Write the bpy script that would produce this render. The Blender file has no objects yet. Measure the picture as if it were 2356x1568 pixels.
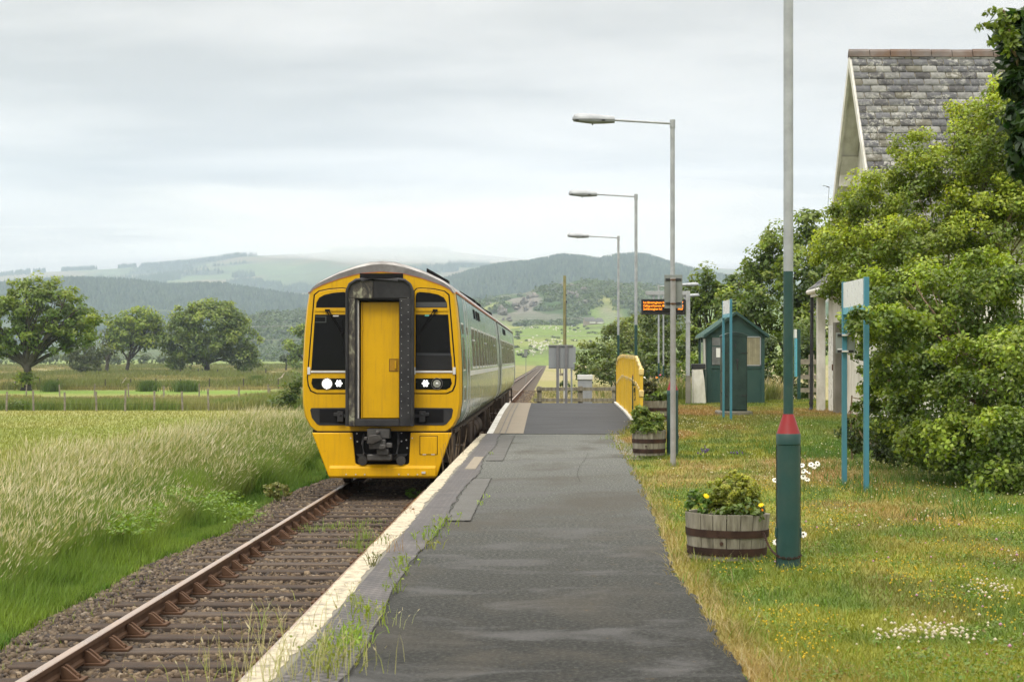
import bpy, bmesh, math, random
import numpy as np
from mathutils import Vector, Matrix
R = math.radians
random.seed(7)
RNG = np.random.default_rng(7)

# ------------------------------------------------------------ camera, sky, sun, exposure
sc = bpy.context.scene
col = sc.collection
F, CX, CY, CH = 4200.0, 1266.0, 827.0, 1.41      # focal length and vanishing point in pixels of a 2356 px wide frame, eye height
cam_d = bpy.data.cameras.new("camera")
cam = bpy.data.objects.new("camera", cam_d)
col.objects.link(cam)
sc.camera = cam
cam.location = (0, 0, CH)
cam.rotation_euler = (R(90), 0, 0)
cam_d.sensor_width = 36
cam_d.lens = F / 2356 * 36
cam_d.shift_x = (1178 - CX) / 2356
cam_d.shift_y = (CY - 784) / 2356
cam_d.clip_start = 0.3
cam_d.clip_end = 30000
cam_d.dof.use_dof = True
cam_d.dof.focus_distance = 30.0
cam_d.dof.aperture_fstop = 9.0

SUN_EL, SUN_AZ = 52.0, 200.0      # azimuth measured clockwise from +Y
wd = bpy.data.worlds.new("World")
sc.world = wd
wd.use_nodes = True
nt = wd.node_tree
nt.nodes.clear()
N = nt.nodes.new
L = nt.links.new
out = N("ShaderNodeOutputWorld")
bg_sky = N("ShaderNodeBackground"); bg_cloud = N("ShaderNodeBackground")
sky = N("ShaderNodeTexSky"); sky.sky_type = 'NISHITA'; sky.sun_disc = False
sky.sun_elevation = R(SUN_EL); sky.sun_rotation = R(SUN_AZ)
L(sky.outputs[0], bg_sky.inputs[0]); bg_sky.inputs[1].default_value = 0.10
tc = N("ShaderNodeTexCoord"); sep = N("ShaderNodeSeparateXYZ"); L(tc.outputs["Generated"], sep.inputs[0])
def wmath(op, a, b=None, c=None):
    n = N("ShaderNodeMath"); n.operation = op
    for i, s in enumerate((a, b, c)):
        if s is None: continue
        if isinstance(s, (int, float)): n.inputs[i].default_value = s
        else: L(s, n.inputs[i])
    return n.outputs[0]
zc = wmath('MAXIMUM', sep.outputs[2], 0.0)
den = wmath('ADD', zc, 0.055)
cxn = wmath('MULTIPLY', wmath('DIVIDE', sep.outputs[0], den), 0.9); cyn = wmath('MULTIPLY', wmath('DIVIDE', sep.outputs[1], den), 1.3)
cmb = N("ShaderNodeCombineXYZ"); L(cxn, cmb.inputs[0]); L(cyn, cmb.inputs[1])
cmb.inputs[2].default_value = 22.1
n1 = N("ShaderNodeTexNoise"); n1.inputs["Scale"].default_value = 0.62; n1.inputs["Detail"].default_value = 7; n1.inputs["Roughness"].default_value = 0.5
n1.inputs["Distortion"].default_value = 0.25
L(cmb.outputs[0], n1.inputs["Vector"])
cr = N("ShaderNodeValToRGB"); L(n1.outputs[0], cr.inputs[0])
cr.color_ramp.elements[0].position = 0.32; cr.color_ramp.elements[0].color = (0.43, 0.40, 0.365, 1)
cr.color_ramp.elements[1].position = 0.66; cr.color_ramp.elements[1].color = (0.88, 0.812, 0.735, 1)
e = cr.color_ramp.elements.new(0.46); e.color = (0.645, 0.598, 0.546, 1)
L(cr.outputs[0], bg_cloud.inputs[0])
# an overcast sky is brighter overhead than at the horizon
mr = N("ShaderNodeMapRange"); L(sep.outputs[2], mr.inputs[0])
mr.inputs[1].default_value = 0.20; mr.inputs[2].default_value = 0.9; mr.inputs[3].default_value = 1.0; mr.inputs[4].default_value = 3.35
L(mr.outputs[0], bg_cloud.inputs[1])
mx = N("ShaderNodeMixShader"); mx.inputs[0].default_value = 0.985
L(bg_sky.outputs[0], mx.inputs[1]); L(bg_cloud.outputs[0], mx.inputs[2]); L(mx.outputs[0], out.inputs[0])

sd = bpy.data.lights.new("sun", 'SUN'); sd.energy = 1.5; sd.angle = R(22); sd.color = (1.0, 0.94, 0.84)
so = bpy.data.objects.new("sun", sd); col.objects.link(so)
az = R(SUN_AZ); el = R(SUN_EL)
sdir = Vector((math.sin(az) * math.cos(el), math.cos(az) * math.cos(el), math.sin(el)))
so.rotation_euler = sdir.to_track_quat('Z', 'Y').to_euler()
so.location = (0, -20, 60)
vs = sc.view_settings
sc.display_settings.display_device = 'sRGB'
vs.view_transform = 'Standard'; vs.look = 'None'; vs.exposure = 0.41; vs.gamma = 1.0
sc.render.engine = 'CYCLES'
cy = sc.cycles
cy.use_denoising = True
cy.max_bounces = 8; cy.diffuse_bounces = 3; cy.glossy_bounces = 3; cy.transmission_bounces = 3; cy.volume_bounces = 3; cy.transparent_max_bounces = 8
cy.caustics_reflective = False; cy.caustics_refractive = False
cy.use_adaptive_sampling = True; cy.adaptive_threshold = 0.015

# ------------------------------------------------------------ helpers
def vnoise(x, y, seed=0):
    x = np.asarray(x, float); y = np.asarray(y, float)
    xi = np.floor(x).astype(np.int64); yi = np.floor(y).astype(np.int64)
    xf = x - xi; yf = y - yi
    u = xf * xf * (3 - 2 * xf); v = yf * yf * (3 - 2 * yf)
    def h(a, b):
        n = (a * 374761393 + b * 668265263 + seed * 1442695041) & 0xffffffff
        n = ((n ^ (n >> 13)) * 1274126177) & 0xffffffff
        return ((n ^ (n >> 16)) & 0xffff) / 65535.0
    a = h(xi, yi); b = h(xi + 1, yi); c = h(xi, yi + 1); d = h(xi + 1, yi + 1)
    return (a * (1 - u) + b * u) * (1 - v) + (c * (1 - u) + d * u) * v
def fbm(x, y, seed=0, o=4):
    s = 0; a = .5; t = 0
    for i in range(o):
        s = s + a * vnoise(np.asarray(x) * 2 ** i, np.asarray(y) * 2 ** i, seed + i * 17); t += a; a *= .5
    return s / t
def sstep(a, b, x):
    t = np.clip((np.asarray(x, float) - a) / (b - a), 0, 1); return t * t * (3 - 2 * t)
def lerp(a, b, t): return a + (b - a) * t
def W(px, py, d): return ((px - CX) / F * d, d, CH - (py - CY) / F * d)

def pz(y):      # platform surface height along the platform
    return np.interp(y, [0, 34.4, 36, 40, 43, 49.5, 60], [0, 0, .03, .12, .18, .23, .23])
def gz(x, y):   # height of the ground sheet
    x = np.asarray(x, float); y = np.asarray(y, float)
    left = np.interp(y, [0, 60, 360, 700, 1000, 2500, 9500], [-1.15, -1.2, -1.3, -.1, .8, 5, 5])
    bed = np.interp(y, [0, 400, 700, 9000], [-.97, -.97, -.4, 4])
    zr = .15 * sstep(24, 36, y) * sstep(1.2, 2.0, x) - .02
    right = zr - .95 * sstep(57.5, 72, y) * sstep(1.9, 2.6, x)
    back = np.where(y > 50.0, -.45 - .5 * sstep(51, 70, y), -.02)
    right = np.where(x > 2.3, right, np.where(y > 50.0, back, zr))
    right = np.where(y > 200, lerp(-.95, left, sstep(200, 420, y)), right)
    z = np.where(x < -4.4, lerp(left, bed, sstep(-5.3, -4.4, x)), bed)
    z = np.where(x > -1.28, lerp(bed, right, sstep(-1.28, -1.22, x)), z)
    z = np.where((x > -1.28) & (y > 50.5), lerp(bed, right, sstep(-1.28, 1.5, x)), z)
    return z
def G(px, py):  # where a line of sight meets the ground
    d = np.exp(np.linspace(math.log(5), math.log(3000), 6000))
    X = (px - CX) / F * d; Z = CH - (py - CY) / F * d
    k = np.argmax(Z < gz(X, d) + 0.0)
    return float(X[k]), float(d[k]), float(gz(X[k], d[k]))

def tag(o, label=None, cat=None, group=None, kind=None):
    if label: o["label"] = label
    if cat: o["category"] = cat
    if group: o["group"] = group
    if kind: o["kind"] = kind
    return o
def thing(name, label, cat, loc=(0, 0, 0), rz=0, group=None):
    o = bpy.data.objects.new(name, None); col.objects.link(o)
    o.location = loc; o.rotation_euler = (0, 0, rz); o.empty_display_size = .2
    return tag(o, label, cat, group)
def copy_tree(o, parent=None):
    c = o.copy(); col.objects.link(c)
    if parent: c.parent = parent
    for ch in list(o.children): copy_tree(ch, c)
    return c

class MB:
    def __init__(s): s.v = []; s.f = []; s.c = []
    def poly(s, pts):
        k = len(s.v); s.v += [tuple(p) for p in pts]; s.f.append(list(range(k, k + len(pts))))
    def bx(s, x0, x1, y0, y1, z0, z1):
        k = len(s.v)
        s.v += [(x0, y0, z0), (x1, y0, z0), (x1, y1, z0), (x0, y1, z0), (x0, y0, z1), (x1, y0, z1), (x1, y1, z1), (x0, y1, z1)]
        s.f += [[k + i for i in q] for q in ((0, 3, 2, 1), (4, 5, 6, 7), (0, 1, 5, 4), (1, 2, 6, 5), (2, 3, 7, 6), (3, 0, 4, 7))]
        return s
    def prism(s, pts, axis, a0, a1):
        def m(p, a):
            if axis == 'y': return (p[0], a, p[1])
            if axis == 'x': return (a, p[0], p[1])
            return (p[0], p[1], a)
        n = len(pts); k = len(s.v)
        s.v += [m(p, a0) for p in pts] + [m(p, a1) for p in pts]
        s.f.append([k + i for i in range(n)]); s.f.append([k + n + i for i in reversed(range(n))])
        for i in range(n):
            j = (i + 1) % n; s.f.append([k + i, k + j, k + n + j, k + n + i])
        return s
    def tube(s, pts, r, n=8, cap=True):
        pts = [Vector(p) for p in pts]; m = len(pts)
        if isinstance(r, (int, float)): r = [r] * m
        k = len(s.v); ref = None
        for i, p in enumerate(pts):
            t = (pts[min(i + 1, m - 1)] - pts[max(i - 1, 0)]).normalized()
            if ref is None: ref = Vector((0, 0, 1)) if abs(t.z) < .9 else Vector((1, 0, 0))
            a = t.cross(ref)
            if a.length < 1e-4: a = t.orthogonal()
            a.normalize(); b = t.cross(a).normalized(); ref = -b if False else ref
            for j in range(n):
                q = 2 * math.pi * j / n
                s.v.append(tuple(p + (a * math.cos(q) + b * math.sin(q)) * r[i]))
        for i in range(m - 1):
            for j in range(n):
                j2 = (j + 1) % n
                s.f.append([k + i * n + j, k + i * n + j2, k + (i + 1) * n + j2, k + (i + 1) * n + j])
        if cap:
            s.f.append([k + j for j in reversed(range(n))]); s.f.append([k + (m - 1) * n + j for j in range(n)])
        return s
    def cyl(s, p0, p1, r0, r1=None, n=20): return s.tube([p0, p1], [r0, r0 if r1 is None else r1], n)
    def lathe(s, prof, c=(0, 0, 0), n=24):
        k = len(s.v); m = len(prof)
        for r, z in prof:
            for j in range(n):
                q = 2 * math.pi * j / n; s.v.append((c[0] + r * math.cos(q), c[1] + r * math.sin(q), c[2] + z))
        for i in range(m - 1):
            for j in range(n):
                j2 = (j + 1) % n; s.f.append([k + i * n + j, k + i * n + j2, k + (i + 1) * n + j2, k + (i + 1) * n + j])
        s.f.append([k + j for j in reversed(range(n))]); s.f.append([k + (m - 1) * n + j for j in range(n)])
        return s
    def ball(s, c, rx, ry=None, rz=None, n=10, m=6):
        ry = rx if ry is None else ry; rz = rx if rz is None else rz
        k = len(s.v)
        for i in range(m + 1):
            a = -math.pi / 2 + math.pi * i / m
            for j in range(n):
                q = 2 * math.pi * j / n
                s.v.append((c[0] + rx * math.cos(a) * math.cos(q), c[1] + ry * math.cos(a) * math.sin(q), c[2] + rz * math.sin(a)))
        for i in range(m):
            for j in range(n):
                j2 = (j + 1) % n; s.f.append([k + i * n + j, k + i * n + j2, k + (i + 1) * n + j2, k + (i + 1) * n + j])
        return s
    def build(s, name, mat, parent=None, world=False, smooth=True, bevel=0, seg=2, angle=35, colors=None):
        me = bpy.data.meshes.new(name)
        v = s.v
        if world and parent is not None:
            l = parent.location; v = [(a - l.x, b - l.y, c - l.z) for a, b, c in v]
        me.from_pydata(v, [], s.f)
        bm = bmesh.new(); bm.from_mesh(me)
        bmesh.ops.remove_doubles(bm, verts=bm.verts, dist=1e-5) if not colors else None
        bmesh.ops.recalc_face_normals(bm, faces=bm.faces)
        bm.to_mesh(me); bm.free()
        if smooth:
            me.shade_smooth(); me.set_sharp_from_angle(angle=R(angle))
        me.materials.append(mat)
        o = bpy.data.objects.new(name, me); col.objects.link(o)
        if parent is not None: o.parent = parent
        if bevel:
            b = o.modifiers.new("bevel", 'BEVEL'); b.width = bevel; b.segments = seg; b.limit_method = 'ANGLE'; b.angle_limit = R(40)
        return o

def npmesh(name, verts, polys, mat, colors=None, parent=None, smooth=False):
    """verts (N,3); polys: list of (M,k) index arrays; colors (N,3) or None"""
    me = bpy.data.meshes.new(name)
    me.vertices.add(len(verts)); me.vertices.foreach_set("co", np.asarray(verts, np.float32).ravel())
    loops = np.concatenate([p.ravel() for p in polys]).astype(np.int32)
    sizes = np.concatenate([np.full(len(p), p.shape[1]) for p in polys]).astype(np.int32)
    starts = np.concatenate([[0], np.cumsum(sizes)[:-1]]).astype(np.int32)
    me.loops.add(len(loops)); me.loops.foreach_set("vertex_index", loops)
    me.polygons.add(len(sizes)); me.polygons.foreach_set("loop_start", starts)
    try: me.polygons.foreach_set("loop_total", sizes)
    except Exception: pass
    if smooth: me.polygons.foreach_set("use_smooth", np.ones(len(sizes), bool))
    me.update(calc_edges=True)
    if colors is not None:
        a = me.color_attributes.new("Col", 'FLOAT_COLOR', 'POINT')
        c = np.ones((len(verts), 4), np.float32); c[:, :3] = np.clip(colors, 0, 1); a.data.foreach_set("color", c.ravel())
    me.materials.append(mat)
    o = bpy.data.objects.new(name, me); col.objects.link(o)
    if parent is not None: o.parent = parent
    return o

# ------------------------------------------------------------ materials
def mat_new(name):
    m = bpy.data.materials.new(name); m.use_nodes = True; n = m.node_tree
    n.nodes.clear(); o = n.nodes.new("ShaderNodeOutputMaterial"); p = n.nodes.new("ShaderNodeBsdfPrincipled")
    n.links.new(p.outputs[0], o.inputs[0]); return m, n, p, o
def ramp(n, fac, stops):
    r = n.nodes.new("ShaderNodeValToRGB"); n.links.new(fac, r.inputs[0])
    els = r.color_ramp.elements
    while len(els) > 1: els.remove(els[0])
    els[0].position = stops[0][0]; els[0].color = (*stops[0][1], 1)
    for p, c in stops[1:]:
        e = els.new(p); e.color = (*c, 1)
    return r.outputs[0]
def noise(n, scale, detail=4, rough=.55, vec=None, dist=0, stretch=None):
    t = n.nodes.new("ShaderNodeTexNoise"); t.inputs["Scale"].default_value = scale
    t.inputs["Detail"].default_value = detail; t.inputs["Roughness"].default_value = rough; t.inputs["Distortion"].default_value = dist
    if vec is None:
        c = n.nodes.new("ShaderNodeTexCoord"); vec = c.outputs["Object"]
    if stretch:
        mp = n.nodes.new("ShaderNodeMapping"); mp.inputs["Scale"].default_value = stretch; n.links.new(vec, mp.inputs[0]); vec = mp.outputs[0]
    n.links.new(vec, t.inputs["Vector"]); return t.outputs[0]
def mixc(n, fac, a, b, mode='MIX'):
    m = n.nodes.new("ShaderNodeMix"); m.data_type = 'RGBA'; m.blend_type = mode
    for s, i in ((fac, 0), (a, 6), (b, 7)):
        if isinstance(s, (int, float)): m.inputs[i].default_value = s
        elif isinstance(s, tuple): m.inputs[i].default_value = (*s[:3], 1)
        else: n.links.new(s, m.inputs[i])
    return m.outputs[2]
def bumpn(n, p, h, strength, dist=.01):
    b = n.nodes.new("ShaderNodeBump"); b.inputs["Strength"].default_value = strength; b.inputs["Distance"].default_value = dist
    n.links.new(h, b.inputs["Height"]); n.links.new(b.outputs[0], p.inputs["Normal"])
def P(name, c, rough=.6, metal=0, var=.12, scale=6, dirt=None, damt=.35, dscale=2.5, dstretch=None, bump=.0, bscale=60, coat=0, spec=None, bdist=.004):
    if spec is None: spec = .5 if rough < .4 else (.3 if rough < .6 else .15)
    m, n, p, o = mat_new(name)
    lo = tuple(max(0, x * (1 - var)) for x in c); hi = tuple(min(1, x * (1 + var)) for x in c)
    base = ramp(n, noise(n, scale, 5), [(.3, lo), (.7, hi)])
    if dirt:
        f = ramp(n, noise(n, dscale, 8, .65, stretch=dstretch), [(.5 - damt * .35, (0, 0, 0)), (.78 - damt * .2, (1, 1, 1))])
        base = mixc(n, f, base, dirt)
    n.links.new(base, p.inputs["Base Color"])
    rr = ramp(n, noise(n, scale * 2.3, 4), [(.3, (max(.02, rough - .08),) * 3), (.7, (min(1, rough + .1),) * 3)])
    n.links.new(rr, p.inputs["Roughness"]); p.inputs["Metallic"].default_value = metal
    p.inputs["Specular IOR Level"].default_value = spec
    if coat: p.inputs["Coat Weight"].default_value = coat; p.inputs["Coat Roughness"].default_value = .08
    if bump: bumpn(n, p, noise(n, bscale, 4), bump, bdist)
    return m
def P_attr(name, rough=.7, transl=0, nvar=None, spec=.3, nscale=3):
    m, n, p, o = mat_new(name)
    a = n.nodes.new("ShaderNodeAttribute"); a.attribute_name = "Col"; c = a.outputs["Color"]
    if nvar:
        f = ramp(n, noise(n, nscale, 8, .7), [(.25, (1 - nvar,) * 3), (.75, (1 + nvar,) * 3)])
        c = mixc(n, 1.0, c, f, 'MULTIPLY')
    n.links.new(c, p.inputs["Base Color"]); p.inputs["Roughness"].default_value = rough; p.inputs["Specular IOR Level"].default_value = spec
    if transl:
        t = n.nodes.new("ShaderNodeBsdfTranslucent"); hs = mixc(n, 1.0, c, (1.25, 1.2, .55), 'MULTIPLY'); n.links.new(hs, t.inputs[0])
        mxs = n.nodes.new("ShaderNodeMixShader"); mxs.inputs[0].default_value = transl
        n.links.new(p.outputs[0], mxs.inputs[1]); n.links.new(t.outputs[0], mxs.inputs[2]); n.links.new(mxs.outputs[0], o.inputs[0])
    return m
def emit(name, c, s, base=(.8, .8, .8)):
    m, n, p, o = mat_new(name); p.inputs["Base Color"].default_value = (*base, 1)
    p.inputs["Emission Color"].default_value = (*c, 1); p.inputs["Emission Strength"].default_value = s; return m

M = {}
M['leaf'] = P_attr('leaf', .42, .38, spec=.45)
M['blade'] = P_attr('blade', .5, .3, spec=.3)
M['bark'] = P('bark', (.045, .038, .03), .9, var=.4, scale=8, dirt=(.085, .085, .07), damt=.4, bump=.8, bscale=14, bdist=.03)
M['twig'] = P('twig', (.16, .12, .08), .85, var=.3, scale=10)
M['ground'] = P_attr('ground', .95, 0, .38, .2, 3.5)
M['galv'] = P('galvanised_paint', (.38, .41, .44), .42, .2, .1, 5, dirt=(.24, .26, .28), damt=.25, dscale=4)
M['grey_post'] = P('grey_post', (.29, .295, .30), .5, 0, .06, 8, dirt=(.2, .19, .17), damt=.2)
M['green_post'] = P('green_post', (.016, .056, .053), .4, 0, .12, 9, dirt=(.035, .07, .062), damt=.3, dscale=5, bump=.1, bscale=90)
M['red_cone'] = P('red_cone', (.23, .011, .017), .42, 0, .1, 6, spec=.25, dirt=(.20, .03, .03), damt=.3)
M['sign_back'] = P('sign_back', (.21, .24, .235), .55, .1, .06, 5, dirt=(.15, .16, .14), damt=.3)
M['sign_grey'] = P('sign_grey', (.26, .285, .31), .5, .1, .05, 4)
M['dark'] = P('dark_metal', (.03, .032, .036), .5, .2, .2, 8)
M['blue_post'] = P('blue_post', (.042, .185, .26), .38, 0, .08, 5, dirt=(.05, .16, .19), damt=.25, dstretch=(1, 1, .3))
M['blue_band'] = P('blue_band', (.09, .36, .47), .3, 0, .04)
M['white_panel'] = P('white_panel', (.66, .68, .68), .3, 0, .03, 3)
M['yellow_rail'] = P('yellow_rail', (.66, .44, .035), .42, 0, .08, 7, dirt=(.5, .33, .05), damt=.3, dstretch=(1, 1, .4))
M['yellow_top'] = P('yellow_top', (.78, .60, .22), .4, 0, .08, 7, dirt=(.35, .27, .14), damt=.35, dscale=8)
M['white_paint'] = P('white_paint', (.68, .68, .65), .6, 0, .05, 3, dirt=(.42, .42, .36), damt=.3, dscale=3, dstretch=(1, 1, .4))
M['shed'] = P('shed_green', (.017, .052, .049), .5, 0, .12, 4, dirt=(.03, .065, .058), damt=.35, dstretch=(1, 1, .4), bump=.15, bscale=30)
M['shed_roof'] = P('shed_roof', (.06, .13, .12), .5, 0, .12, 4, dirt=(.16, .24, .2), damt=.4)
M['cabinet'] = P('cabinet_green', (.012, .030, .028), .5, 0, .12, 4, dirt=(.03, .06, .05), damt=.3)
M['concrete'] = P('concrete', (.24, .23, .21), .9, 0, .2, 5, dirt=(.11, .11, .08), damt=.5, bump=.5, bscale=40)
M['old_wood'] = P('old_wood', (.29, .27, .22), .9, 0, .25, 4, dirt=(.12, .11, .07), damt=.4, dstretch=(6, 6, .6), bump=.5, bscale=30)
M['fence_wood'] = P('fence_wood', (.22, .20, .165), .9, 0, .3, 6, bump=.4, bscale=30)
M['pole_wood'] = P('pole_wood', (.27, .25, .13), .85, 0, .25, 2, dirt=(.12, .13, .06), damt=.4, dstretch=(4, 4, .5))
M['glass'] = P('dark_glass', (.004, .005, .006), .05, 0, .1, 3, spec=.16)
M['rock'] = P('rock', (.2, .19, .18), .9, 0, .4, .2)
# ------------------------------------------------------------ ground sheet
def axis_steps(a, b, fine, lo, hi, grow=1.12):
    xs = list(np.arange(a, b + 1e-6, fine)); s = fine
    while xs[-1] < hi: s *= grow; xs.append(min(hi, xs[-1] + s))
    s = fine
    while xs[0] > lo: s *= grow; xs.insert(0, max(lo, xs[0] - s))
    return np.array(xs)
TAN = np.array((.27, .185, .075)); REDD = np.array((.23, .125, .05)); GRN = np.array((.085, .135, .02)); YGR = np.array((.185, .20, .028)); BAL = np.array((.075, .06, .045))
MEAD = np.array((.185, .215, .05)); ROUGH = np.array((.20, .195, .07)); FAR = np.array((.15, .20, .05)); LUSH = np.array((.045, .115, .015))
def c_mix(a, b, t): return a + (b - a) * np.asarray(t)[..., None]
def verge_in(y): return -4.75 + .12 * np.sin(y * .55) + .25 * (fbm(y * .8, 0, 5, 2) - .5)
def gcol(x, y):
    x = np.asarray(x, float); y = np.asarray(y, float)
    a = fbm(x * .55, y * .28, 11, 4); b = fbm(x * .9 + 7, y * .35, 23, 3); c = fbm(x * 2.5, y * 1.4, 31, 3)
    # station lawn
    right = c_mix(np.broadcast_to(GRN, x.shape + (3,)), YGR, sstep(.35, .62, c))
    dry = sstep(.50, .66, a) * sstep(16, 30, y) * .85 + sstep(.60, .72, a) * .4
    edge = 1 - sstep(.90, 1.10, x + .25 * (c - .5))
    dryt = np.clip(dry * sstep(60, 40, y) + edge * .5 + .25 * sstep(28, 34, y) * sstep(52, 46, y), 0, 1)
    right = c_mix(right, TAN, np.clip(dryt, 0, .9))
    right = c_mix(right, REDD, sstep(.58, .70, b) * sstep(1.4, 2.2, x) * .32)
    right = c_mix(right, LUSH * 1.3, sstep(3.3, 4.6, x) * sstep(16, 20, y) * .55 * sstep(44, 36, y))
    # fields on the left
    m = fbm(x * .03, y * .03, 41, 4); m2 = fbm(x * .12, y * .09, 43, 3)
    lf = c_mix(np.broadcast_to(MEAD, x.shape + (3,)), (.22, .225, .065), sstep(.4, .7, m2))
    lf = c_mix(lf, (.21, .20, .085), sstep(95, 99, y) * sstep(135, 128, y))
    lf = c_mix(lf, (.13, .21, .03), sstep(140, 144, y) * sstep(160, 154, y))
    rg = c_mix(np.broadcast_to(ROUGH, x.shape + (3,)), (.21, .19, .08), sstep(.38, .6, m))
    rg = c_mix(rg, (.11, .14, .045), sstep(.55, .72, m2) * .7)
    lf = c_mix(lf, rg, sstep(152, 166, y))
    lf = c_mix(lf, FAR, sstep(600, 640, y))
    lf = c_mix(lf, LUSH, (x > -9.5) & (y < 95))
    o = np.where((x < -4.4)[..., None], lf, BAL)
    isr = (x > -1.25)
    rr = np.where((y > 50.5)[..., None], c_mix(np.broadcast_to((.13, .15, .05), x.shape + (3,)), (.24, .2, .1), sstep(.4, .6, a)), right)
    rr = np.where(((y > 44) & (y < 70) & (x > 2.2))[..., None], right, rr)
    rr = np.where((y > 75)[..., None], c_mix(np.broadcast_to(ROUGH * 1.1, x.shape + (3,)), (.26, .235, .12), sstep(.35, .6, m)), rr)
    o = np.where(isr[..., None], rr, o)
    return o
xs = axis_steps(-7, 9, .2, -4600, 4600, 1.09); ys = axis_steps(6, 62, .3, -400, 7400, 1.05)
# duplicate columns right at the platform edge keep the step sharp
xs = np.unique(np.concatenate([xs, [-1.28, -1.22]]))
XX, YY = np.meshgrid(xs, ys); ZZ = gz(XX, YY)
near = (np.abs(XX) < 40) & (YY < 120) & (XX > 1.2)
ZZ = ZZ + np.where(near, .03 * (fbm(XX * 1.5, YY * 1.2, 3, 3) - .5), 0)
nx, ny = len(xs), len(ys)
ii = np.arange(nx * ny).reshape(ny, nx)
q = np.stack([ii[:-1, :-1], ii[:-1, 1:], ii[1:, 1:], ii[1:, :-1]], -1).reshape(-1, 4)
ground = npmesh("ground", np.stack([XX, YY, ZZ], -1).reshape(-1, 3), [q], M['ground'], gcol(XX, YY).reshape(-1, 3), smooth=True)
tag(ground, kind="structure")

# ------------------------------------------------------------ hills
SHEEPHILL = None
class Hill:
    def __init__(s, name, ridge, d_r, d_f, zf, mat, colf, amp=0, nsc=.004, seed=1, shape=1.2, nxs=260, nt=70, rdg=0, xr=(-500, 3000)):
        px = np.linspace(xr[0], xr[1], nxs); rp = np.array(ridge, float)
        py = np.interp(px, rp[:, 0], rp[:, 1]) + rdg * (fbm(px * .02, 0 * px, seed + 9, 4) - .5)
        s.X = (px - CX) / F * d_r; s.zr = CH - (py - CY) / F * d_r
        t = np.concatenate([np.linspace(0, 1, nt), 1 + np.linspace(.03, .16, 8)])
        s.T = t; s.Y = d_f + (d_r - d_f) * t
        A, B = np.meshgrid(s.X, s.Y)
        tt = np.where(t <= 1, t, np.maximum(0, 1 - (t - 1) * 2))
        sh = tt ** shape
        Z = zf + (s.zr[None, :] - zf) * sh[:, None]
        env = (np.sin(np.clip(t, 0, 1) * math.pi) ** .7)[:, None]
        Z = Z + env * amp * (fbm(A * nsc, B * nsc, seed, 5) - .5) * 2
        Z[0] = zf - 4
        s.Z = Z; ny_, nx_ = A.shape; ii = np.arange(nx_ * ny_).reshape(ny_, nx_)
        q = np.stack([ii[:-1, :-1], ii[:-1, 1:], ii[1:, 1:], ii[1:, :-1]], -1).reshape(-1, 4)
        gy, gx = np.gradient(Z); slope = np.hypot(gy / np.gradient(B, axis=0), gx / np.gradient(A, axis=1))
        c = colf(A, B, Z, slope, np.broadcast_to(t[:, None], A.shape))
        s.o = tag(npmesh(name, np.stack([A, B, Z], -1).reshape(-1, 3), [q], mat, c.reshape(-1, 3), smooth=True), kind="structure")
    def h(s, x, y):
        x = np.asarray(x, float); y = np.asarray(y, float)
        fx = np.clip(np.interp(x, s.X, np.arange(len(s.X))), 0, len(s.X) - 1.001); fy = np.clip(np.interp(y, s.Y, np.arange(len(s.Y))), 0, len(s.Y) - 1.001)
        i = fx.astype(int); j = fy.astype(int); u = fx - i; v = fy - j
        return (s.Z[j, i] * (1 - u) + s.Z[j, i + 1] * u) * (1 - v) + (s.Z[j + 1, i] * (1 - u) + s.Z[j + 1, i + 1] * u) * v
    def hit(s, px, py):
        d = np.linspace(s.Y[1], s.Y[-9], 900); X = (px - CX) / F * d; Z = CH - (py - CY) / F * d
        k = np.nonzero(s.h(X, d) > Z)[0]
        if len(k) == 0: return None
        k = k[0]; return float(X[k]), float(d[k]), float(s.h(X[k], d[k]))
def full(c, A): return np.broadcast_to(np.array(c, float), A.shape + (3,))
def col_moor(A, B, Z, S, T):
    n = fbm(A * .0022, B * .0016, 61, 5); n2 = fbm(A * .0055, B * .003, 67, 4)
    c = c_mix(full((.085, .115, .045), A), (.16, .135, .075), sstep(.42, .6, n2))
    c = c_mix(c, (.095, .15, .045), sstep(.5, .7, n) * .8)
    return c_mix(c, (.028, .05, .028), sstep(.68, .70, fbm(A * .0016 + 5, B * .0022, 71, 3)))
def col_forest(A, B, Z, S, T):
    n = fbm(A * .012, B * .008, 77, 4)
    return c_mix(full((.022, .042, .034), A), (.065, .09, .055), sstep(.42, .6, n))
def col_rocky(A, B, Z, S, T):
    n = fbm(A * .02, B * .008, 81, 4); n2 = fbm(A * .011, B * .006, 85, 4)
    c = c_mix(full((.12, .18, .045), A), (.25, .25, .085), sstep(.45, .65, n))
    c = c_mix(c, (.04, .075, .025), sstep(.40, .52, n2))
    c = c_mix(c, (.08, .105, .05), sstep(1000, 800, CX + A / B * F) * .85)
    return c_mix(c, (.16, .15, .13), sstep(.68, .74, fbm(A * .022, B * .009, 89, 3)) * sstep(.3, .55, T))
def col_pasture(A, B, Z, S, T):
    n = fbm(A * .04, B * .013, 91, 4); n2 = fbm(A * .013, B * .007, 95, 3)
    c = c_mix(full((.13, .19, .045), A), (.17, .205, .06), sstep(.4, .6, n2))
    return c_mix(c, (.09, .12, .045), sstep(.62, .70, n) * .8)
M['hill'] = P_attr('hillside', 1, 0, .35, .1, .02)
M['hill_near'] = P_attr('hillside_near', 1, 0, .4, .1, .25)
far_m = Hill("far_mountain", [(-500, 650), (0, 636), (60, 628), (120, 625), (250, 619), (350, 612), (450, 604), (550, 590), (620, 587), (720, 582), (800, 575), (1000, 575), (1150, 590), (1260, 602), (1400, 608), (1600, 616), (1800, 622), (2400, 640), (3000, 650)],
             6200, 3600, 20, M['hill'], col_moor, 55, .0012, 3, .85, 300, 90)
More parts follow.
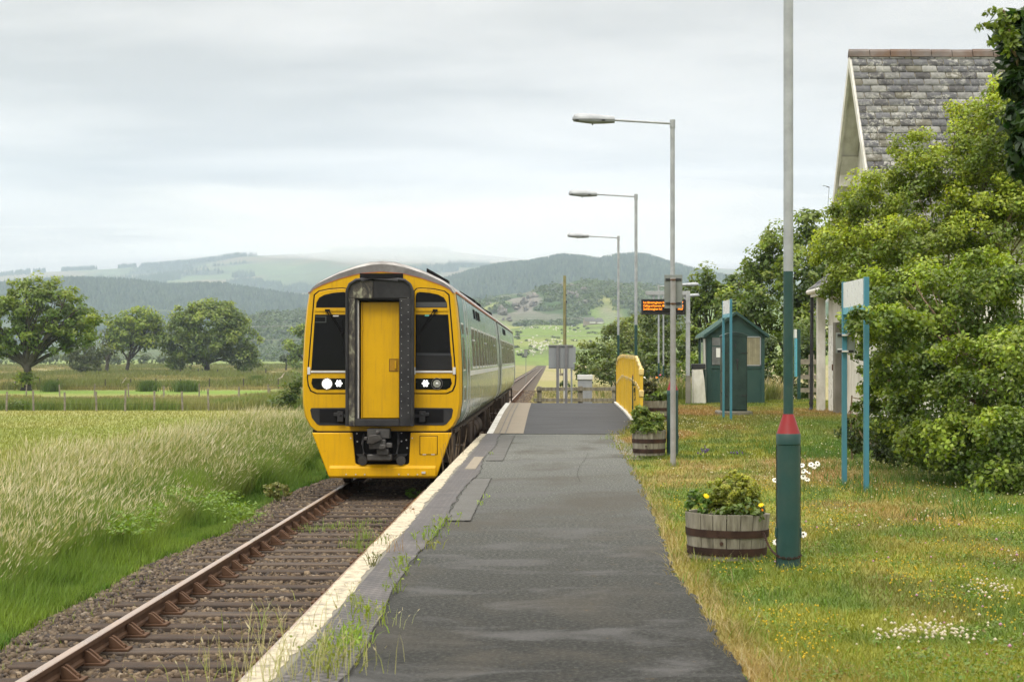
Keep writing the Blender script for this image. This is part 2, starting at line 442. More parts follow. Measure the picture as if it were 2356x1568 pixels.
forest_l = Hill("forested_hill", [(-500, 640), (0, 662), (120, 652), (161, 648), (293, 653), (395, 664), (469, 660), (513, 661), (586, 674), (690, 688), (800, 700), (900, 720), (1000, 740), (1100, 770), (1200, 820), (3000, 840)],
                2900, 2150, 4, M['hill'], col_forest, 18, .003, 5, .9)
forest_r = Hill("forested_hill", [(-500, 850), (700, 800), (850, 700), (990, 662), (1040, 645), (1100, 628), (1150, 617), (1222, 611), (1282, 598), (1293, 596), (1337, 600), (1378, 606), (1401, 599), (1450, 594), (1488, 596), (1540, 613), (1600, 630), (1750, 660), (2000, 720), (3000, 760)],
                3200, 1950, 4, M['hill'], col_forest, 18, .003, 7, .85)
low_l = Hill("wooded_rise", [(-500, 745), (0, 738), (240, 728), (320, 714), (350, 711), (420, 713), (500, 727), (560, 742), (700, 770), (900, 815), (3000, 830)],
             2100, 1500, 1, M['hill'], col_forest, 6, .008, 13, 1.0, rdg=4)
rocky = Hill("rocky_hill", [(-500, 830), (380, 815), (480, 780), (600, 735), (690, 716), (800, 705), (950, 697), (1121, 689), (1154, 678), (1208, 674), (1234, 664), (1293, 651), (1330, 646), (1360, 643), (1394, 648), (1438, 654), (1500, 656), (1600, 662), (1800, 680), (2200, 700), (3000, 740)],
             1800, 1190, 1, M['hill_near'], col_rocky, 17, .0085, 9, .95, 420, 110, rdg=8)
pasture = Hill("pasture_hill", [(-500, 840), (850, 835), (950, 812), (1050, 785), (1130, 765), (1182, 755), (1232, 747), (1293, 747), (1323, 752), (1384, 744), (1440, 742), (1500, 745), (1600, 760), (1900, 790), (3000, 820)],
               1150, 600, -1.2, M['hill_near'], col_pasture, 2.4, .013, 15, 1.1, 300, 80, rdg=4)

def cones(name, hill, n, h0, h1, rr, seed, pxr, c0, c1, tmin=.0, mask=None):
    g = np.random.default_rng(seed)
    px = g.uniform(*pxr, n); t = g.uniform(tmin, 1.0, n) ** .8; y = hill.Y[0] + (hill.Y[-9] - hill.Y[0]) * t
    k = g.random(n) < .25; y[k] = hill.Y[-9] - g.uniform(0, 30, k.sum())
    x = (px - CX) / F * y
    if mask is not None:
        keep = mask(x, y); x = x[keep]; y = y[keep]
    n = len(x)
    z = hill.h(x, y) - 1; h = g.uniform(h0, h1, n); r = h * rr
    K = 5; a = np.arange(K) / K * 2 * math.pi
    V = np.zeros((n, K + 1, 3)); V[:, :K, 0] = x[:, None] + np.cos(a) * r[:, None]; V[:, :K, 1] = y[:, None] + np.sin(a) * r[:, None]; V[:, :K, 2] = z[:, None] + h[:, None] * .12
    V[:, K, 0] = x + g.normal(0, .4, n); V[:, K, 1] = y; V[:, K, 2] = z + h
    b = (np.arange(n) * (K + 1))[:, None]
    tri = np.concatenate([np.stack([b[:, 0] + j, b[:, 0] + (j + 1) % K, b[:, 0] + K], -1) for j in range(K)])
    c = lerp(np.array(c0), np.array(c1), g.random((n, 1))); C = np.repeat(c, K + 1, 0)
    o = npmesh(name, V.reshape(-1, 3), [tri], M['hill'], C); return tag(o, kind="stuff")
tag(cones("conifer_forest", forest_l, 14000, 7, 13, .24, 1, (-60, 760), (.02, .038, .03), (.06, .088, .058)), "dark blue-green conifer plantation on the lower hill at the left", "forest")
tag(cones("conifer_forest", forest_r, 17000, 7, 14, .24, 2, (880, 1800), (.02, .038, .03), (.06, .088, .058)), "hazy conifer plantation on the ridge behind the lamp posts", "forest")
fm = lambda x, y: (fbm(x * .0016 + 5, y * .0022, 71, 3) > .70) | ((y > 6050) & (np.abs(CX + x / y * F - 33) < 38)) | ((y > 6100) & (np.abs(CX + x / y * F - 90) < 14)) | ((y > 6130) & (np.abs(CX + x / y * F - 200) < 58) & (fbm(x * .02, y * 0, 3, 2) > .3)) | ((y > 6160) & (np.abs(CX + x / y * F - 292) < 21) & (fbm(x * .03, y * 0, 3, 2) > .5)) | ((y > 6150) & (np.abs(CX + x / y * F - 345) < 20))
tag(cones("conifer_belt", far_m, 14000, 11, 20, .2, 4, (-60, 1700), (.02, .04, .024), (.035, .06, .03), mask=fm), "scattered conifer belts high on the far mountain", "forest")

def cones_at(name, label, hill, patches, h0, h1, seed):
    g = np.random.default_rng(seed); P_ = []
    for px, py, rx, ry, n in patches:
        for i in range(n):
            a, r = g.uniform(0, 6.28), math.sqrt(g.random()); r_ = hill.hit(px + rx * r * math.cos(a), py + ry * r * math.sin(a) + .25 * ry * math.sin(px * .3 + a))
            if r_: P_.append(r_)
    P_ = np.array(P_); n = len(P_); h = g.uniform(h0, h1, n); r = h * .24; K = 5; a = np.arange(K) / K * 2 * math.pi
    V = np.zeros((n, K + 1, 3)); V[:, :K, 0] = P_[:, :1] + np.cos(a) * r[:, None]; V[:, :K, 1] = P_[:, 1:2] + np.sin(a) * r[:, None]; V[:, :K, 2] = P_[:, 2:3] - 1
    V[:, K] = P_ + np.stack([0 * h, 0 * h, h], -1)
    b = np.arange(n) * (K + 1); tri = np.concatenate([np.stack([b + j, b + (j + 1) % K, b + K], -1) for j in range(K)])
    C = np.repeat(lerp(np.array((.02, .042, .022)), np.array((.04, .07, .03)), g.random((n, 1))), K + 1, 0)
    tag(npmesh(name, V.reshape(-1, 3), [tri], M['hill'], C), label, "forest", kind="stuff")
cones_at("conifer_wood", "dark conifer woods in patches across the slope of the far mountain", far_m,
         [(388, 641, 26, 6, 260), (350, 650, 34, 6, 260), (320, 657, 24, 5, 120), (575, 655, 34, 7, 220), (545, 660, 26, 5, 120), (620, 662, 30, 5, 120), (560, 636, 26, 3, 60), (700, 668, 30, 6, 160), (660, 672, 50, 4, 160), (1000, 622, 60, 6, 200), (1080, 612, 50, 5, 160)], 12, 22, 5)

# ------------------------------------------------------------ platform
def asphalt_mat():
    m, n, p, o = mat_new("asphalt")
    c = n.nodes.new("ShaderNodeTexCoord").outputs["Object"]
    grit = ramp(n, noise(n, 38, 4, .75, c), [(.34, (.0155, .017, .016)), (.52, (.044, .047, .044)), (.66, (.115, .119, .105))])
    sp = n.nodes.new("ShaderNodeSeparateXYZ"); n.links.new(c, sp.inputs[0])
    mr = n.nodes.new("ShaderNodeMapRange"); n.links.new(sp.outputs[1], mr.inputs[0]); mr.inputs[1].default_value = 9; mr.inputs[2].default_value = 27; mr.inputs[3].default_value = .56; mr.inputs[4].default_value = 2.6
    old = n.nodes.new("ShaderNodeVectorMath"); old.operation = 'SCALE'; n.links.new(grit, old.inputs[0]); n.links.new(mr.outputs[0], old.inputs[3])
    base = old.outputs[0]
    # worn lighter swathes across the walkway, long and low
    w = ramp(n, noise(n, 1.1, 4, .55, c, .8, (1.0, 1.5, 1)), [(.52, (0, 0, 0)), (.66, (.6, .6, .6))])
    base = mixc(n, w, base, (.092, .093, .094))
    b = ramp(n, noise(n, .8, 5, .6, c, .5, (.8, .55, 1)), [(.50, (0, 0, 0)), (.64, (.7, .7, .7))])
    base = mixc(n, b, base, (.060, .056, .046))
    mo = ramp(n, noise(n, 5.5, 8, .75, c, .3), [(.62, (0, 0, 0)), (.68, (.8, .8, .8))])
    edge = n.nodes.new("ShaderNodeMapRange"); n.links.new(sp.outputs[0], edge.inputs[0]); edge.inputs[1].default_value = -.3; edge.inputs[2].default_value = .85
    mm = n.nodes.new("ShaderNodeMath"); mm.operation = 'MULTIPLY'; n.links.new(mo, mm.inputs[0]); n.links.new(edge.outputs[0], mm.inputs[1])
    base = mixc(n, mm.outputs[0], base, (.17, .11, .03))
    gr = ramp(n, noise(n, 95, 2, .6, c), [(.70, (0, 0, 0)), (.76, (.8, .8, .8))])
    base = mixc(n, gr, base, (.35, .34, .3))
    n.links.new(base, p.inputs["Base Color"])
    p.inputs["Roughness"].default_value = .85
    p.inputs["Specular IOR Level"].default_value = .15
    bumpn(n, p, noise(n, 140, 3, .6, c), .6, .004)
    return m
M['asphalt'] = asphalt_mat()
M['new_asphalt'] = P('new_asphalt', (.068, .072, .078), .8, 0, .25, 70, dirt=(.045, .047, .05), damt=.4, dscale=1.2, dstretch=(.6, 2, 1), bump=.4, bscale=120)
M['patch'] = P('asphalt_patch', (.115, .117, .112), .85, 0, .22, 80, dirt=(.09, .09, .085), damt=.35, bump=.4, bscale=120)
M['buff'] = P('buff_paving', (.25, .22, .175), .85, 0, .08, 60, dirt=(.22, .2, .16), damt=.3, bump=.2, bscale=100)
def paver_mat():
    m, n, p, o = mat_new("diamond_pavers")
    tcn = n.nodes.new("ShaderNodeTexCoord"); mp = n.nodes.new("ShaderNodeMapping"); mp.inputs["Rotation"].default_value = (0, 0, R(45)); n.links.new(tcn.outputs["Object"], mp.inputs[0])
    b = n.nodes.new("ShaderNodeTexBrick"); n.links.new(mp.outputs[0], b.inputs[0]); b.offset = 0
    b.inputs["Scale"].default_value = 1; b.inputs["Brick Width"].default_value = .066; b.inputs["Row Height"].default_value = .066; b.inputs["Mortar Size"].default_value = .010; b.inputs["Mortar Smooth"].default_value = .3
    b.inputs["Color1"].default_value = (.10, .095, .098, 1); b.inputs["Color2"].default_value = (.06, .058, .064, 1); b.inputs["Mortar"].default_value = (.018, .017, .015, 1)
    d = ramp(n, noise(n, 2.2, 6, .6), [(.4, (.75, .75, .75)), (.7, (1.35, 1.3, 1.25))])
    n.links.new(mixc(n, 1.0, b.outputs[0], d, 'MULTIPLY'), p.inputs["Base Color"]); p.inputs["Roughness"].default_value = .6
    bumpn(n, p, b.outputs["Fac"], -.7, .008); return m
M['pavers'] = paver_mat()
def line_mat():
    m, n, p, o = mat_new("worn_line")
    base = ramp(n, noise(n, 9, 8, .7), [(.36, (.17, .15, .115)), (.49, (.40, .36, .26)), (.68, (.56, .51, .385))])
    chips = ramp(n, noise(n, 28, 4, .6), [(.36, (1, 1, 1)), (.43, (0, 0, 0))])
    n.links.new(mixc(n, chips, base, (.22, .19, .15)), p.inputs["Base Color"]); p.inputs["Roughness"].default_value = .7
    bumpn(n, p, noise(n, 25, 4), .7, .01); return m
M['line'] = line_mat()
M['soil0'] = P('crack_dark', (.02, .018, .014), 1, 0, .3, 20)
def strip(name, mat, x0f, x1f, y0, y1, dz, step=.5, thick=0, jit=(0, 0), seed=0, world_end=True):
    ys_ = np.arange(y0, y1 + 1e-6, step); 
    if ys_[-1] < y1 - 1e-6: ys_ = np.append(ys_, y1)
    g = np.random.default_rng(seed)
    b = MB(); top = []
    for y in ys_:
        a = float(x0f(y)) + g.uniform(-jit[0], jit[0]); c = float(x1f(y)) + g.uniform(-jit[1], jit[1]); z = float(pz(y)) + dz
        top.append(((a, y, z), (c, y, z)))
    for (p0, p1), (q0, q1) in zip(top[:-1], top[1:]):
        b.poly([p0, p1, q1, q0])
        if thick:
            lo = lambda p: (p[0], p[1], -1.15)
            b.poly([lo(p0), p0, q0, lo(q0)])
    if thick:
        for (p0, p1) in (top[0], top[-1]):
            b.poly([p0, p1, (p1[0], p1[1], -1.15), (p0[0], p0[1], -1.15)])
            
    return tag(b.build(name, mat, smooth=False), kind="structure")
def ledge(y): return float(np.interp(y, [0, 12, 18, 26, 32, 34.6, 50], [-1.36, -1.36, -1.355, -1.345, -1.33, -1.31, -1.31]))
def redge(y): return float(np.interp(y, [0, 8, 11, 12, 16, 20, 24, 30, 34.6], [.88, .88, .86, .82, .93, 1.02, 1.07, 1.1, 1.14]))
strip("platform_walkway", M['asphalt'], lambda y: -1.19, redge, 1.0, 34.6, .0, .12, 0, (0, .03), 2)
b = MB()   # edge copings with a brick-built face below
for y0, y1 in [(1, 34.6)]:
    yy = np.arange(y0, y1, .5)
    for y in yy:
        y2 = min(y + .495, y1)
        b.bx(ledge(y), -1.185, y, y2, -.10, .001)
b.bx(-1.29, -1.25, 1, 34.6, -1.2, -.10)
for y in np.arange(34.6, 49.5, .5):
    y2 = min(y + .497, 49.6); z = float(pz(y + .25))
    k = len(b.v)
    xl = -1.20
    b.bx(xl, -1.0, y, y2, -.12, 0)
    for i in (4, 5): b.v[k + i] = (b.v[k + i][0], b.v[k + i][1], float(pz(y)))
    for i in (6, 7): b.v[k + i] = (b.v[k + i][0], b.v[k + i][1], float(pz(y2)))
b.bx(-1.18, -1.12, 34.6, 49.6, -1.2, -.12)
tag(b.build("platform_edge", M['concrete'], bevel=.008), kind="structure")
strip("edge_line", M['line'], lambda y: ledge(y) + .004, lambda y: -1.215 + .015 * math.sin(y * 1.3), 1.0, 34.6, .004, .12, 0, (.004, .016), 4)
strip("diamond_paving", M['pavers'], lambda y: -1.19, lambda y: -.945 + .03 * math.sin(y * .9) + (.02 if y > 18 else 0), 1.0, 34.58, .0045, .3, 0, (0, .012), 5)
strip("paving_repair", M['patch'], lambda y: -.925, lambda y: -.70, 15.9, 21.6, .0045, .5)
strip("paving_repair", M['patch'], lambda y: -.90, lambda y: -.66, 25.4, 33.9, .0045, .5)
strip("edge_repair", M['buff'], lambda y: -1.10, lambda y: -.96, 23.4, 26.4, .009, .5)
strip("raised_platform", M['new_asphalt'], lambda y: -1.0, lambda y: np.interp(y, [34.6, 38.8, 49.5], [1.72, 1.78, 1.8]), 34.6, 49.6, .006, .5, thick=1)
strip("buff_paving", M['buff'], lambda y: -1.08, lambda y: -.51, 34.62, 49.58, .0105, .5)
strip("hump_edge_line", M['white_paint'], lambda y: -1.205, lambda y: -1.085, 34.6, 49.58, .0105, .5)
for q_ in (-.97, -.86): strip("buff_groove", M['dark'], lambda y: q_, lambda y: q_ + .016, 34.64, 49.5, .0145, .5)
b = MB()
for y in np.arange(36.2, 49.4, .6): b.bx(1.72, 1.80, y, y + .59, float(pz(y)) - .15, float(pz(y + .3)) + .05)
tag(b.build("raised_platform_kerb", M['white_paint'], bevel=.01), kind="structure")
strip("gravel_shoulder", M['concrete'], lambda y: redge(min(y, 34)) - .02, lambda y: redge(min(y, 34)) + .25, 26, 40, -.008, .5, 0, (.03, .08), 9)

b = MB(); g = random.Random(6)
def crack(x0f, y0, y1, w, step=.09):
    y = y0; px_ = x0f(y0)
    while y < y1:
        y2 = y + step; x2 = x0f(y2) + g.uniform(-.008, .008); ww = w * g.uniform(.3, 1.3); z = float(pz(y)) + .0095
        b.poly([(px_, y, z), (px_ + ww, y, z), (x2 + ww, y2, z), (x2, y2, z)]); y = y2; px_ = x2
crack(lambda y: -.935 + .03 * math.sin(y * .9) + .012 * math.sin(y * 7) + (.02 if y > 18 else 0), 7.5, 34.4, .006)
crack(lambda y: -.70, 15.9, 21.6, .006); crack(lambda y: -.66, 25.4, 33.9, .006); crack(lambda y: .45 + .12 * math.sin(y * .5), 21, 27.5, .005)
for yy, xa, xb in ((15.9, -.93, -.70), (21.6, -.92, -.70), (25.4, -.9, -.66), (34.55, -1.0, 1.1)):
    x = xa
    while x < xb: b.poly([(x, yy, .0096), (x + .06, yy + g.uniform(-.02, .02), .0096), (x + .06, yy + .05, .0096), (x, yy + .05, .0096)]); x += .06
tag(b.build("paving_cracks", M['soil0'], smooth=False), kind="structure")

# ------------------------------------------------------------ railway
TX = -2.83; RAILZ = -.76
def steel_mat(nm, c): return P(nm, c, .75, .2, .25, 6, dirt=(.10, .055, .032), damt=.5, bump=.3, bscale=60)
M['rust'] = steel_mat('rail_rust', (.105, .062, .04))
M['railhead'] = P('rail_head', (.50, .38, .30), .30, .8, .05, .5)
for sx, nm in ((-1, "left"), (1, "right")):
    xc = TX + sx * .7525
    t = thing("rail", "%s running rail with a shiny worn top and rusty sides" % ("left-hand" if sx < 0 else "right-hand, platform-side"), "rail", (xc, 0, RAILZ), 0, "rails of the track")
    prof = [(-.035, -.006), (-.035, -.04), (-.011, -.052), (-.011, -.105), (-.03, -.118), (-.03, -.142), (.03, -.142), (.03, -.118), (.011, -.105), (.011, -.052), (.035, -.04), (.035, -.006)]
    b = MB(); b.prism(prof, 'y', 1, 900); b.build("rail_web", M['rust'], t, smooth=False)
    b = MB(); b.prism([(-.0345, -.0055), (.0345, -.0055), (.03, 0), (-.03, 0)], 'y', 1, 900); b.build("rail_head", M['railhead'], t, smooth=False)
M['sleeper'] = P('sleeper_wood', (.085, .058, .04), .9, 0, .35, 5, dirt=(.045, .04, .037), damt=.55, dscale=1.7, dstretch=(.5, 3, 3), bump=.9, bscale=26, bdist=.02)
M['sleeper_dark'] = P('sleeper_wood_tarred', (.045, .04, .04), .8, 0, .35, 5, dirt=(.12, .09, .065), damt=.45, dscale=1.7, dstretch=(.5, 3, 3), bump=.9, bscale=26, bdist=.02)
def sleeper(dark):
    t = thing("sleeper", "x", "sleeper")
    b = MB(); b.bx(-1.3, 1.3, -.125, .125, -.13, 0); b.build("timber", M['sleeper_dark' if dark else 'sleeper'], t, bevel=.012)
    for sx in (-1, 1):
        b = MB(); cx = sx * .7525
        b.bx(cx - .2, cx + .2, -.09, .09, 0, .022)
        for s2 in (-1, 1):     # ribbed jaws either side of the rail
            b.prism([(cx + s2 * .036, .022), (cx + s2 * .17, .022), (cx + s2 * .15, .036), (cx + s2 * .075, .10), (cx + s2 * .055, .112), (cx + s2 * .036, .112)], 'y', -.062, -.028)
            b.prism([(cx + s2 * .036, .022), (cx + s2 * .17, .022), (cx + s2 * .15, .036), (cx + s2 * .075, .10), (cx + s2 * .055, .112), (cx + s2 * .036, .112)], 'y', .028, .062)
            b.bx(cx + s2 * .115 - .045, cx + s2 * .115 + .045, -.028, .028, .022, .034)
            b.cyl((cx + s2 * .15, 0, .022), (cx + s2 * .15, 0, .05), .018, n=8)
        b.bx(cx + sx * .036, cx + sx * .068, -.075, .07, .05, .098) # wedge key
        b.build("rail_chair", M['rust'], t, bevel=.004)
    return t
SLZ = RAILZ - .142 - .022
s_l, s_d = sleeper(False), sleeper(True)
first = {0: True, 1: True}; k = 0; y = 7.0
lab = {0: ("weathered brown timber sleeper bedded in the ballast under the rails", "brown timber sleepers under the rails"), 1: ("dark tarred timber sleeper bedded in the ballast under the rails", "dark tarred sleepers under the rails")}
while y < 132:
    if not (34 < y < 74):
        dk = 1 if random.random() < .3 else 0
        src = s_d if dk else s_l
        o = src if first[dk] else copy_tree(src); first[dk] = False
        o["label"], o["group"] = lab[dk]
        o.location = (TX + random.uniform(-.03, .03), y, SLZ + random.uniform(-.006, .004)); o.rotation_euler = (0, 0, R(random.uniform(-.7, .7)))
    y += .70 if y < 74 else .75
# ballast stones
def stones(n, xr, yr, s0, s1, seed, zf, dens_pow=1.6):
    g = np.random.default_rng(seed)
    x = g.uniform(*xr, n); y = yr[0] + (yr[1] - yr[0]) * g.random(n) ** dens_pow
    z = zf(x, y) + g.uniform(-.008, .012, n)
    s = g.uniform(s0, s1, n)
    base = np.array([(-1, -1, -1), (1, -1, -1), (1, 1, -1), (-1, 1, -1), (-1, -1, 1), (1, -1, 1), (1, 1, 1), (-1, 1, 1)]) * .5
    V = base[None] * g.uniform(.55, 1.25, (n, 8, 3)) * s[:, None, None] * g.uniform(.6, 1.2, (n, 1, 3))
    a = g.uniform(0, 6.28, n); b_ = g.uniform(-.7, .7, n)
    ca, sa, cb, sb = np.cos(a), np.sin(a), np.cos(b_), np.sin(b_)
    X = V[..., 0] * cb[:, None] + V[..., 2] * sb[:, None]; Z = -V[..., 0] * sb[:, None] + V[..., 2] * cb[:, None]
    X2 = X * ca[:, None] - V[..., 1] * sa[:, None]; Y2 = X * sa[:, None] + V[..., 1] * ca[:, None]
    Vw = np.stack([X2 + x[:, None], Y2 + y[:, None], Z + z[:, None]], -1).reshape(-1, 3)
    f = np.array([(0, 3, 2, 1), (4, 5, 6, 7), (0, 1, 5, 4), (1, 2, 6, 5), (2, 3, 7, 6), (3, 0, 4, 7)])
    F_ = (f[None] + (np.arange(n) * 8)[:, None, None]).reshape(-1, 4)
    pal = np.array([(.17, .125, .08), (.12, .09, .065), (.21, .16, .105), (.085, .07, .06), (.27, .22, .16)])
    c = .8 * pal[g.choice(5, n, p=[.32, .28, .2, .14, .06])] * g.uniform(.7, 1.2, (n, 1))
    shoulder = (x < -4.15)[:, None]; c = np.where(shoulder, c * np.array((.85, .88, .95)) , c)
    return Vw, F_, np.repeat(c, 8, 0)
V1, F1, C1 = stones(60000, (-5.05, -1.3), (7.2, 36), .022, .052, 5, lambda x, y: gz(x, y) + .004)
V2, F2, C2 = stones(9000, (-5.0, -1.0), (74, 140), .05, .1, 6, lambda x, y: gz(x, y) + .004)
M['stone'] = P_attr('ballast_stone', .9, 0, .3, .3, 40)
bl = npmesh("ballast", np.concatenate([V1, V2]), [np.concatenate([F1, F2 + len(V1)])], M['stone'], np.concatenate([C1, C2]))
tag(bl, "brown and grey stone ballast between and beside the rails", "ballast", kind="stuff")
b = MB(); b.bx(-5.2, -1.35, 70.6, 71.2, -.95, -.78); b.bx(TX - .6, TX + .6, 71.25, 73.0, -.95, -.775); b.bx(-1.9, -.4, 70.8, 73.0, -.95, -.77)
tag(b.build("track_crossing", M['sleeper'], bevel=.02), "dark timber foot crossing boards laid over the track past the platform end", "crossing")
# ------------------------------------------------------------ train
M['t_yellow'] = P('train_yellow', (.72, .40, .006), .3, 0, .05, 2.5, dirt=(.55, .30, .015), damt=.2, dscale=2.5, coat=.3)
def yellow_mat(nm, c, dust):
    m, n, p, o = mat_new(nm)
    base = ramp(n, noise(n, 2.5, 5), [(.3, tuple(q * .95 for q in c)), (.7, tuple(min(1, q * 1.05) for q in c))])
    st = ramp(n, noise(n, 3.0, 8, .7, stretch=(5, 5, .35)), [(.50, (0, 0, 0)), (.74, (dust,) * 3)])
    base = mixc(n, st, base, (.30, .17, .03))
    sp = ramp(n, noise(n, 42, 3, .6), [(.69, (0, 0, 0)), (.74, (.65,) * 3)])
    base = mixc(n, sp, base, (.16, .09, .03))
    n.links.new(base, p.inputs["Base Color"]); p.inputs["Roughness"].default_value = .33; p.inputs["Specular IOR Level"].default_value = .3
    return m
M['t_yellow'] = yellow_mat('train_yellow_grimy', (.60, .345, .001), .45)
M['t_skirt'] = P('skirt_yellow', (.76, .43, .006), .25, 0, .03, 2, dirt=(.55, .30, .03), damt=.2, dscale=6, coat=.4)
M['t_roof'] = P('train_roof', (.42, .415, .41), .5, .1, .12, 3, dirt=(.14, .135, .13), damt=.45, dscale=2.2)
M['t_rooffront'] = P('roof_fairing', (.20, .20, .205), .55, 0, .12, 5, dirt=(.11, .10, .10), damt=.45, dscale=4)
M['t_orange'] = P('orange_line', (.34, .11, .045), .5, 0, .15, 6)
M['t_side'] = P('train_side', (.15, .30, .285), .2, .35, .08, .8, dirt=(.27, .36, .33), damt=.3, dscale=.9, coat=.5)
M['t_teal'] = P('train_teal', (.02, .14, .15), .35, 0, .12, 2, dirt=(.08, .26, .25), damt=.3, coat=.6)
M['t_band'] = P('train_band', (.62, .65, .63), .35, 0, .05, 2)
M['t_black'] = P('train_black', (.007, .007, .008), .7, 0, .2, 6, spec=.15)
M['t_rubber'] = P('gangway_rubber', (.017, .018, .021), .55, 0, .2, 5, dirt=(.04, .04, .042), damt=.3, spec=.3)
def mott():
    m, n, p, o = mat_new("weathered_gangway")
    c = ramp(n, noise(n, 7, 8, .62, dist=1.0, stretch=(1.2, 1, .6)), [(.40, (.018, .018, .019)), (.49, (.055, .048, .038)), (.55, (.11, .105, .08)), (.63, (.27, .28, .20))])
    n.links.new(c, p.inputs["Base Color"]); p.inputs["Roughness"].default_value = .6; return m
M['t_mott'] = mott()
M['t_pane'] = P('side_window_glass', (.085, .06, .045), .25, 0, .2, 1.5, spec=.2)
M['t_under'] = P('underframe', (.085, .062, .045), .85, 0, .3, 3, dirt=(.03, .025, .022), damt=.5, bump=.3, bscale=20)
M['t_steel'] = P('coupler_steel', (.13, .13, .13), .5, .6, .3, 8, dirt=(.05, .045, .04), damt=.45)
M['t_silver'] = P('silver_trim', (.6, .61, .62), .35, .2, .08, 10)
M['lamp_on'] = emit('headlight_lit', (1, .98, .95), 2.2)
M['lamp_led'] = emit('led_lit', (1, .99, 1), 1.6)
M['lamp_rim'] = emit('headlight_reflector_glow', (1, .97, .9), .55, (.6, .6, .6))  # reflector given its own glow in place of light from the lamp
M['lamp_off'] = P('headlight_glass', (.33, .33, .33), .12, .5, .1, 20, coat=1)
train = thing("diesel_train", "yellow-fronted two-car diesel train with pale green sides arriving at the platform", "train", (TX + .02, 30.4, RAILZ))
def cu(x): return (x - 555) / 376.2
def ch(y): return (1504 - y) / 376.2
def cp(x, y): return (cu(x), ch(y))
# half outlines (u, h), bottom to top
SIDE = [(1.06, .97), (1.14, 1.0), (1.22, 1.07), (1.30, 1.22), (1.335, 1.45), (1.34, 1.75), (1.335, 2.1), (1.31, 2.6), (1.265, 3.05), (1.225, 3.29)]
ROOF = [(1.225, 3.29), (1.19, 3.36), (1.10, 3.45), (.95, 3.535), (.72, 3.645), (.45, 3.74), (.2, 3.805), (0, 3.82)]
CAPT = [(1.185, 3.27), (1.17, 3.31), (1.0, 3.40), (.68, 3.515), (.36, 3.595), (0, 3.625)]
def sc_(pts, s, hs=1.0): return [(u * s, 1.9 + (h - 1.9) * hs) for u, h in pts]
def loft(loops, closed=False):
    b = MB(); n = len(loops[0][1])
    for (v, pts) in loops: b.v += [(u, v, h) for u, h in pts]
    for i in range(len(loops) - 1):
        for j in range(n - 1): b.f.append([i * n + j, i * n + j + 1, (i + 1) * n + j + 1, (i + 1) * n + j])
    return b
def mir(pts): return pts + [(-u, h) for u, h in reversed(pts)]   # right side up, over to left side
def fullside(pts): return [(-u, h) for u, h in pts], pts
# yellow cab: face and wrap-round corners
capside = [(u * .965, h) for u, h in SIDE]
face = [(.0, .955)] + capside + CAPT[1:]
loopF = [(u, h) for u, h in face]
b = MB()
poly = loopF + [(-u, h) for u, h in reversed(loopF[1:-1])]
b.v += [(u, 0, h) for u, h in poly]; b.f.append(list(range(len(poly))))
b.build("cab_front", M['t_yellow'], train, smooth=False)
for sgn in (1, -1):
    f = lambda pts: [(sgn * u, h) for u, h in pts]
    l = loft([(0, f(capside)), (.03, f(sc_(SIDE, .978))), (.09, f(sc_(SIDE, .990))), (.2, f(sc_(SIDE, .997)))])
    l.build("cab_corner", M['t_yellow'], train)
# roof fairing over the cab: an arched band, its face slightly raked
capT2 = [(1.185, 3.27)] + CAPT[1:]
def rsm(pts, k):   # resample a polyline to k points by length
    p = np.array(pts); d = np.concatenate([[0], np.cumsum(np.hypot(*np.diff(p, axis=0).T))]); t = np.linspace(0, d[-1], k)
    return list(zip(np.interp(t, d, p[:, 0]), np.interp(t, d, p[:, 1])))
A0 = mir(rsm(capT2, 16)); A1 = mir(rsm(ROOF, 16))
A0b = [(u, h + .013) for u, h in A0]
b = loft([(-.008, A0), (-.008, A0b)]); b.build("orange_line", M['t_orange'], train)
A2 = [(a[0] * .28 + b_[0] * .72 * .995, a[1] * .28 + (b_[1] - .012) * .72) for a, b_ in zip(A0b, A1)]
b = loft([(-.004, A0b), (.0, A2)]); b.build("roof_fairing", M['t_rooffront'], train)
b = loft([(.0, A2), (.06, [(u * .992, h - .022) for u, h in A1]), (.22, A1)]); b.build("roof_edge", M['t_roof'], train)
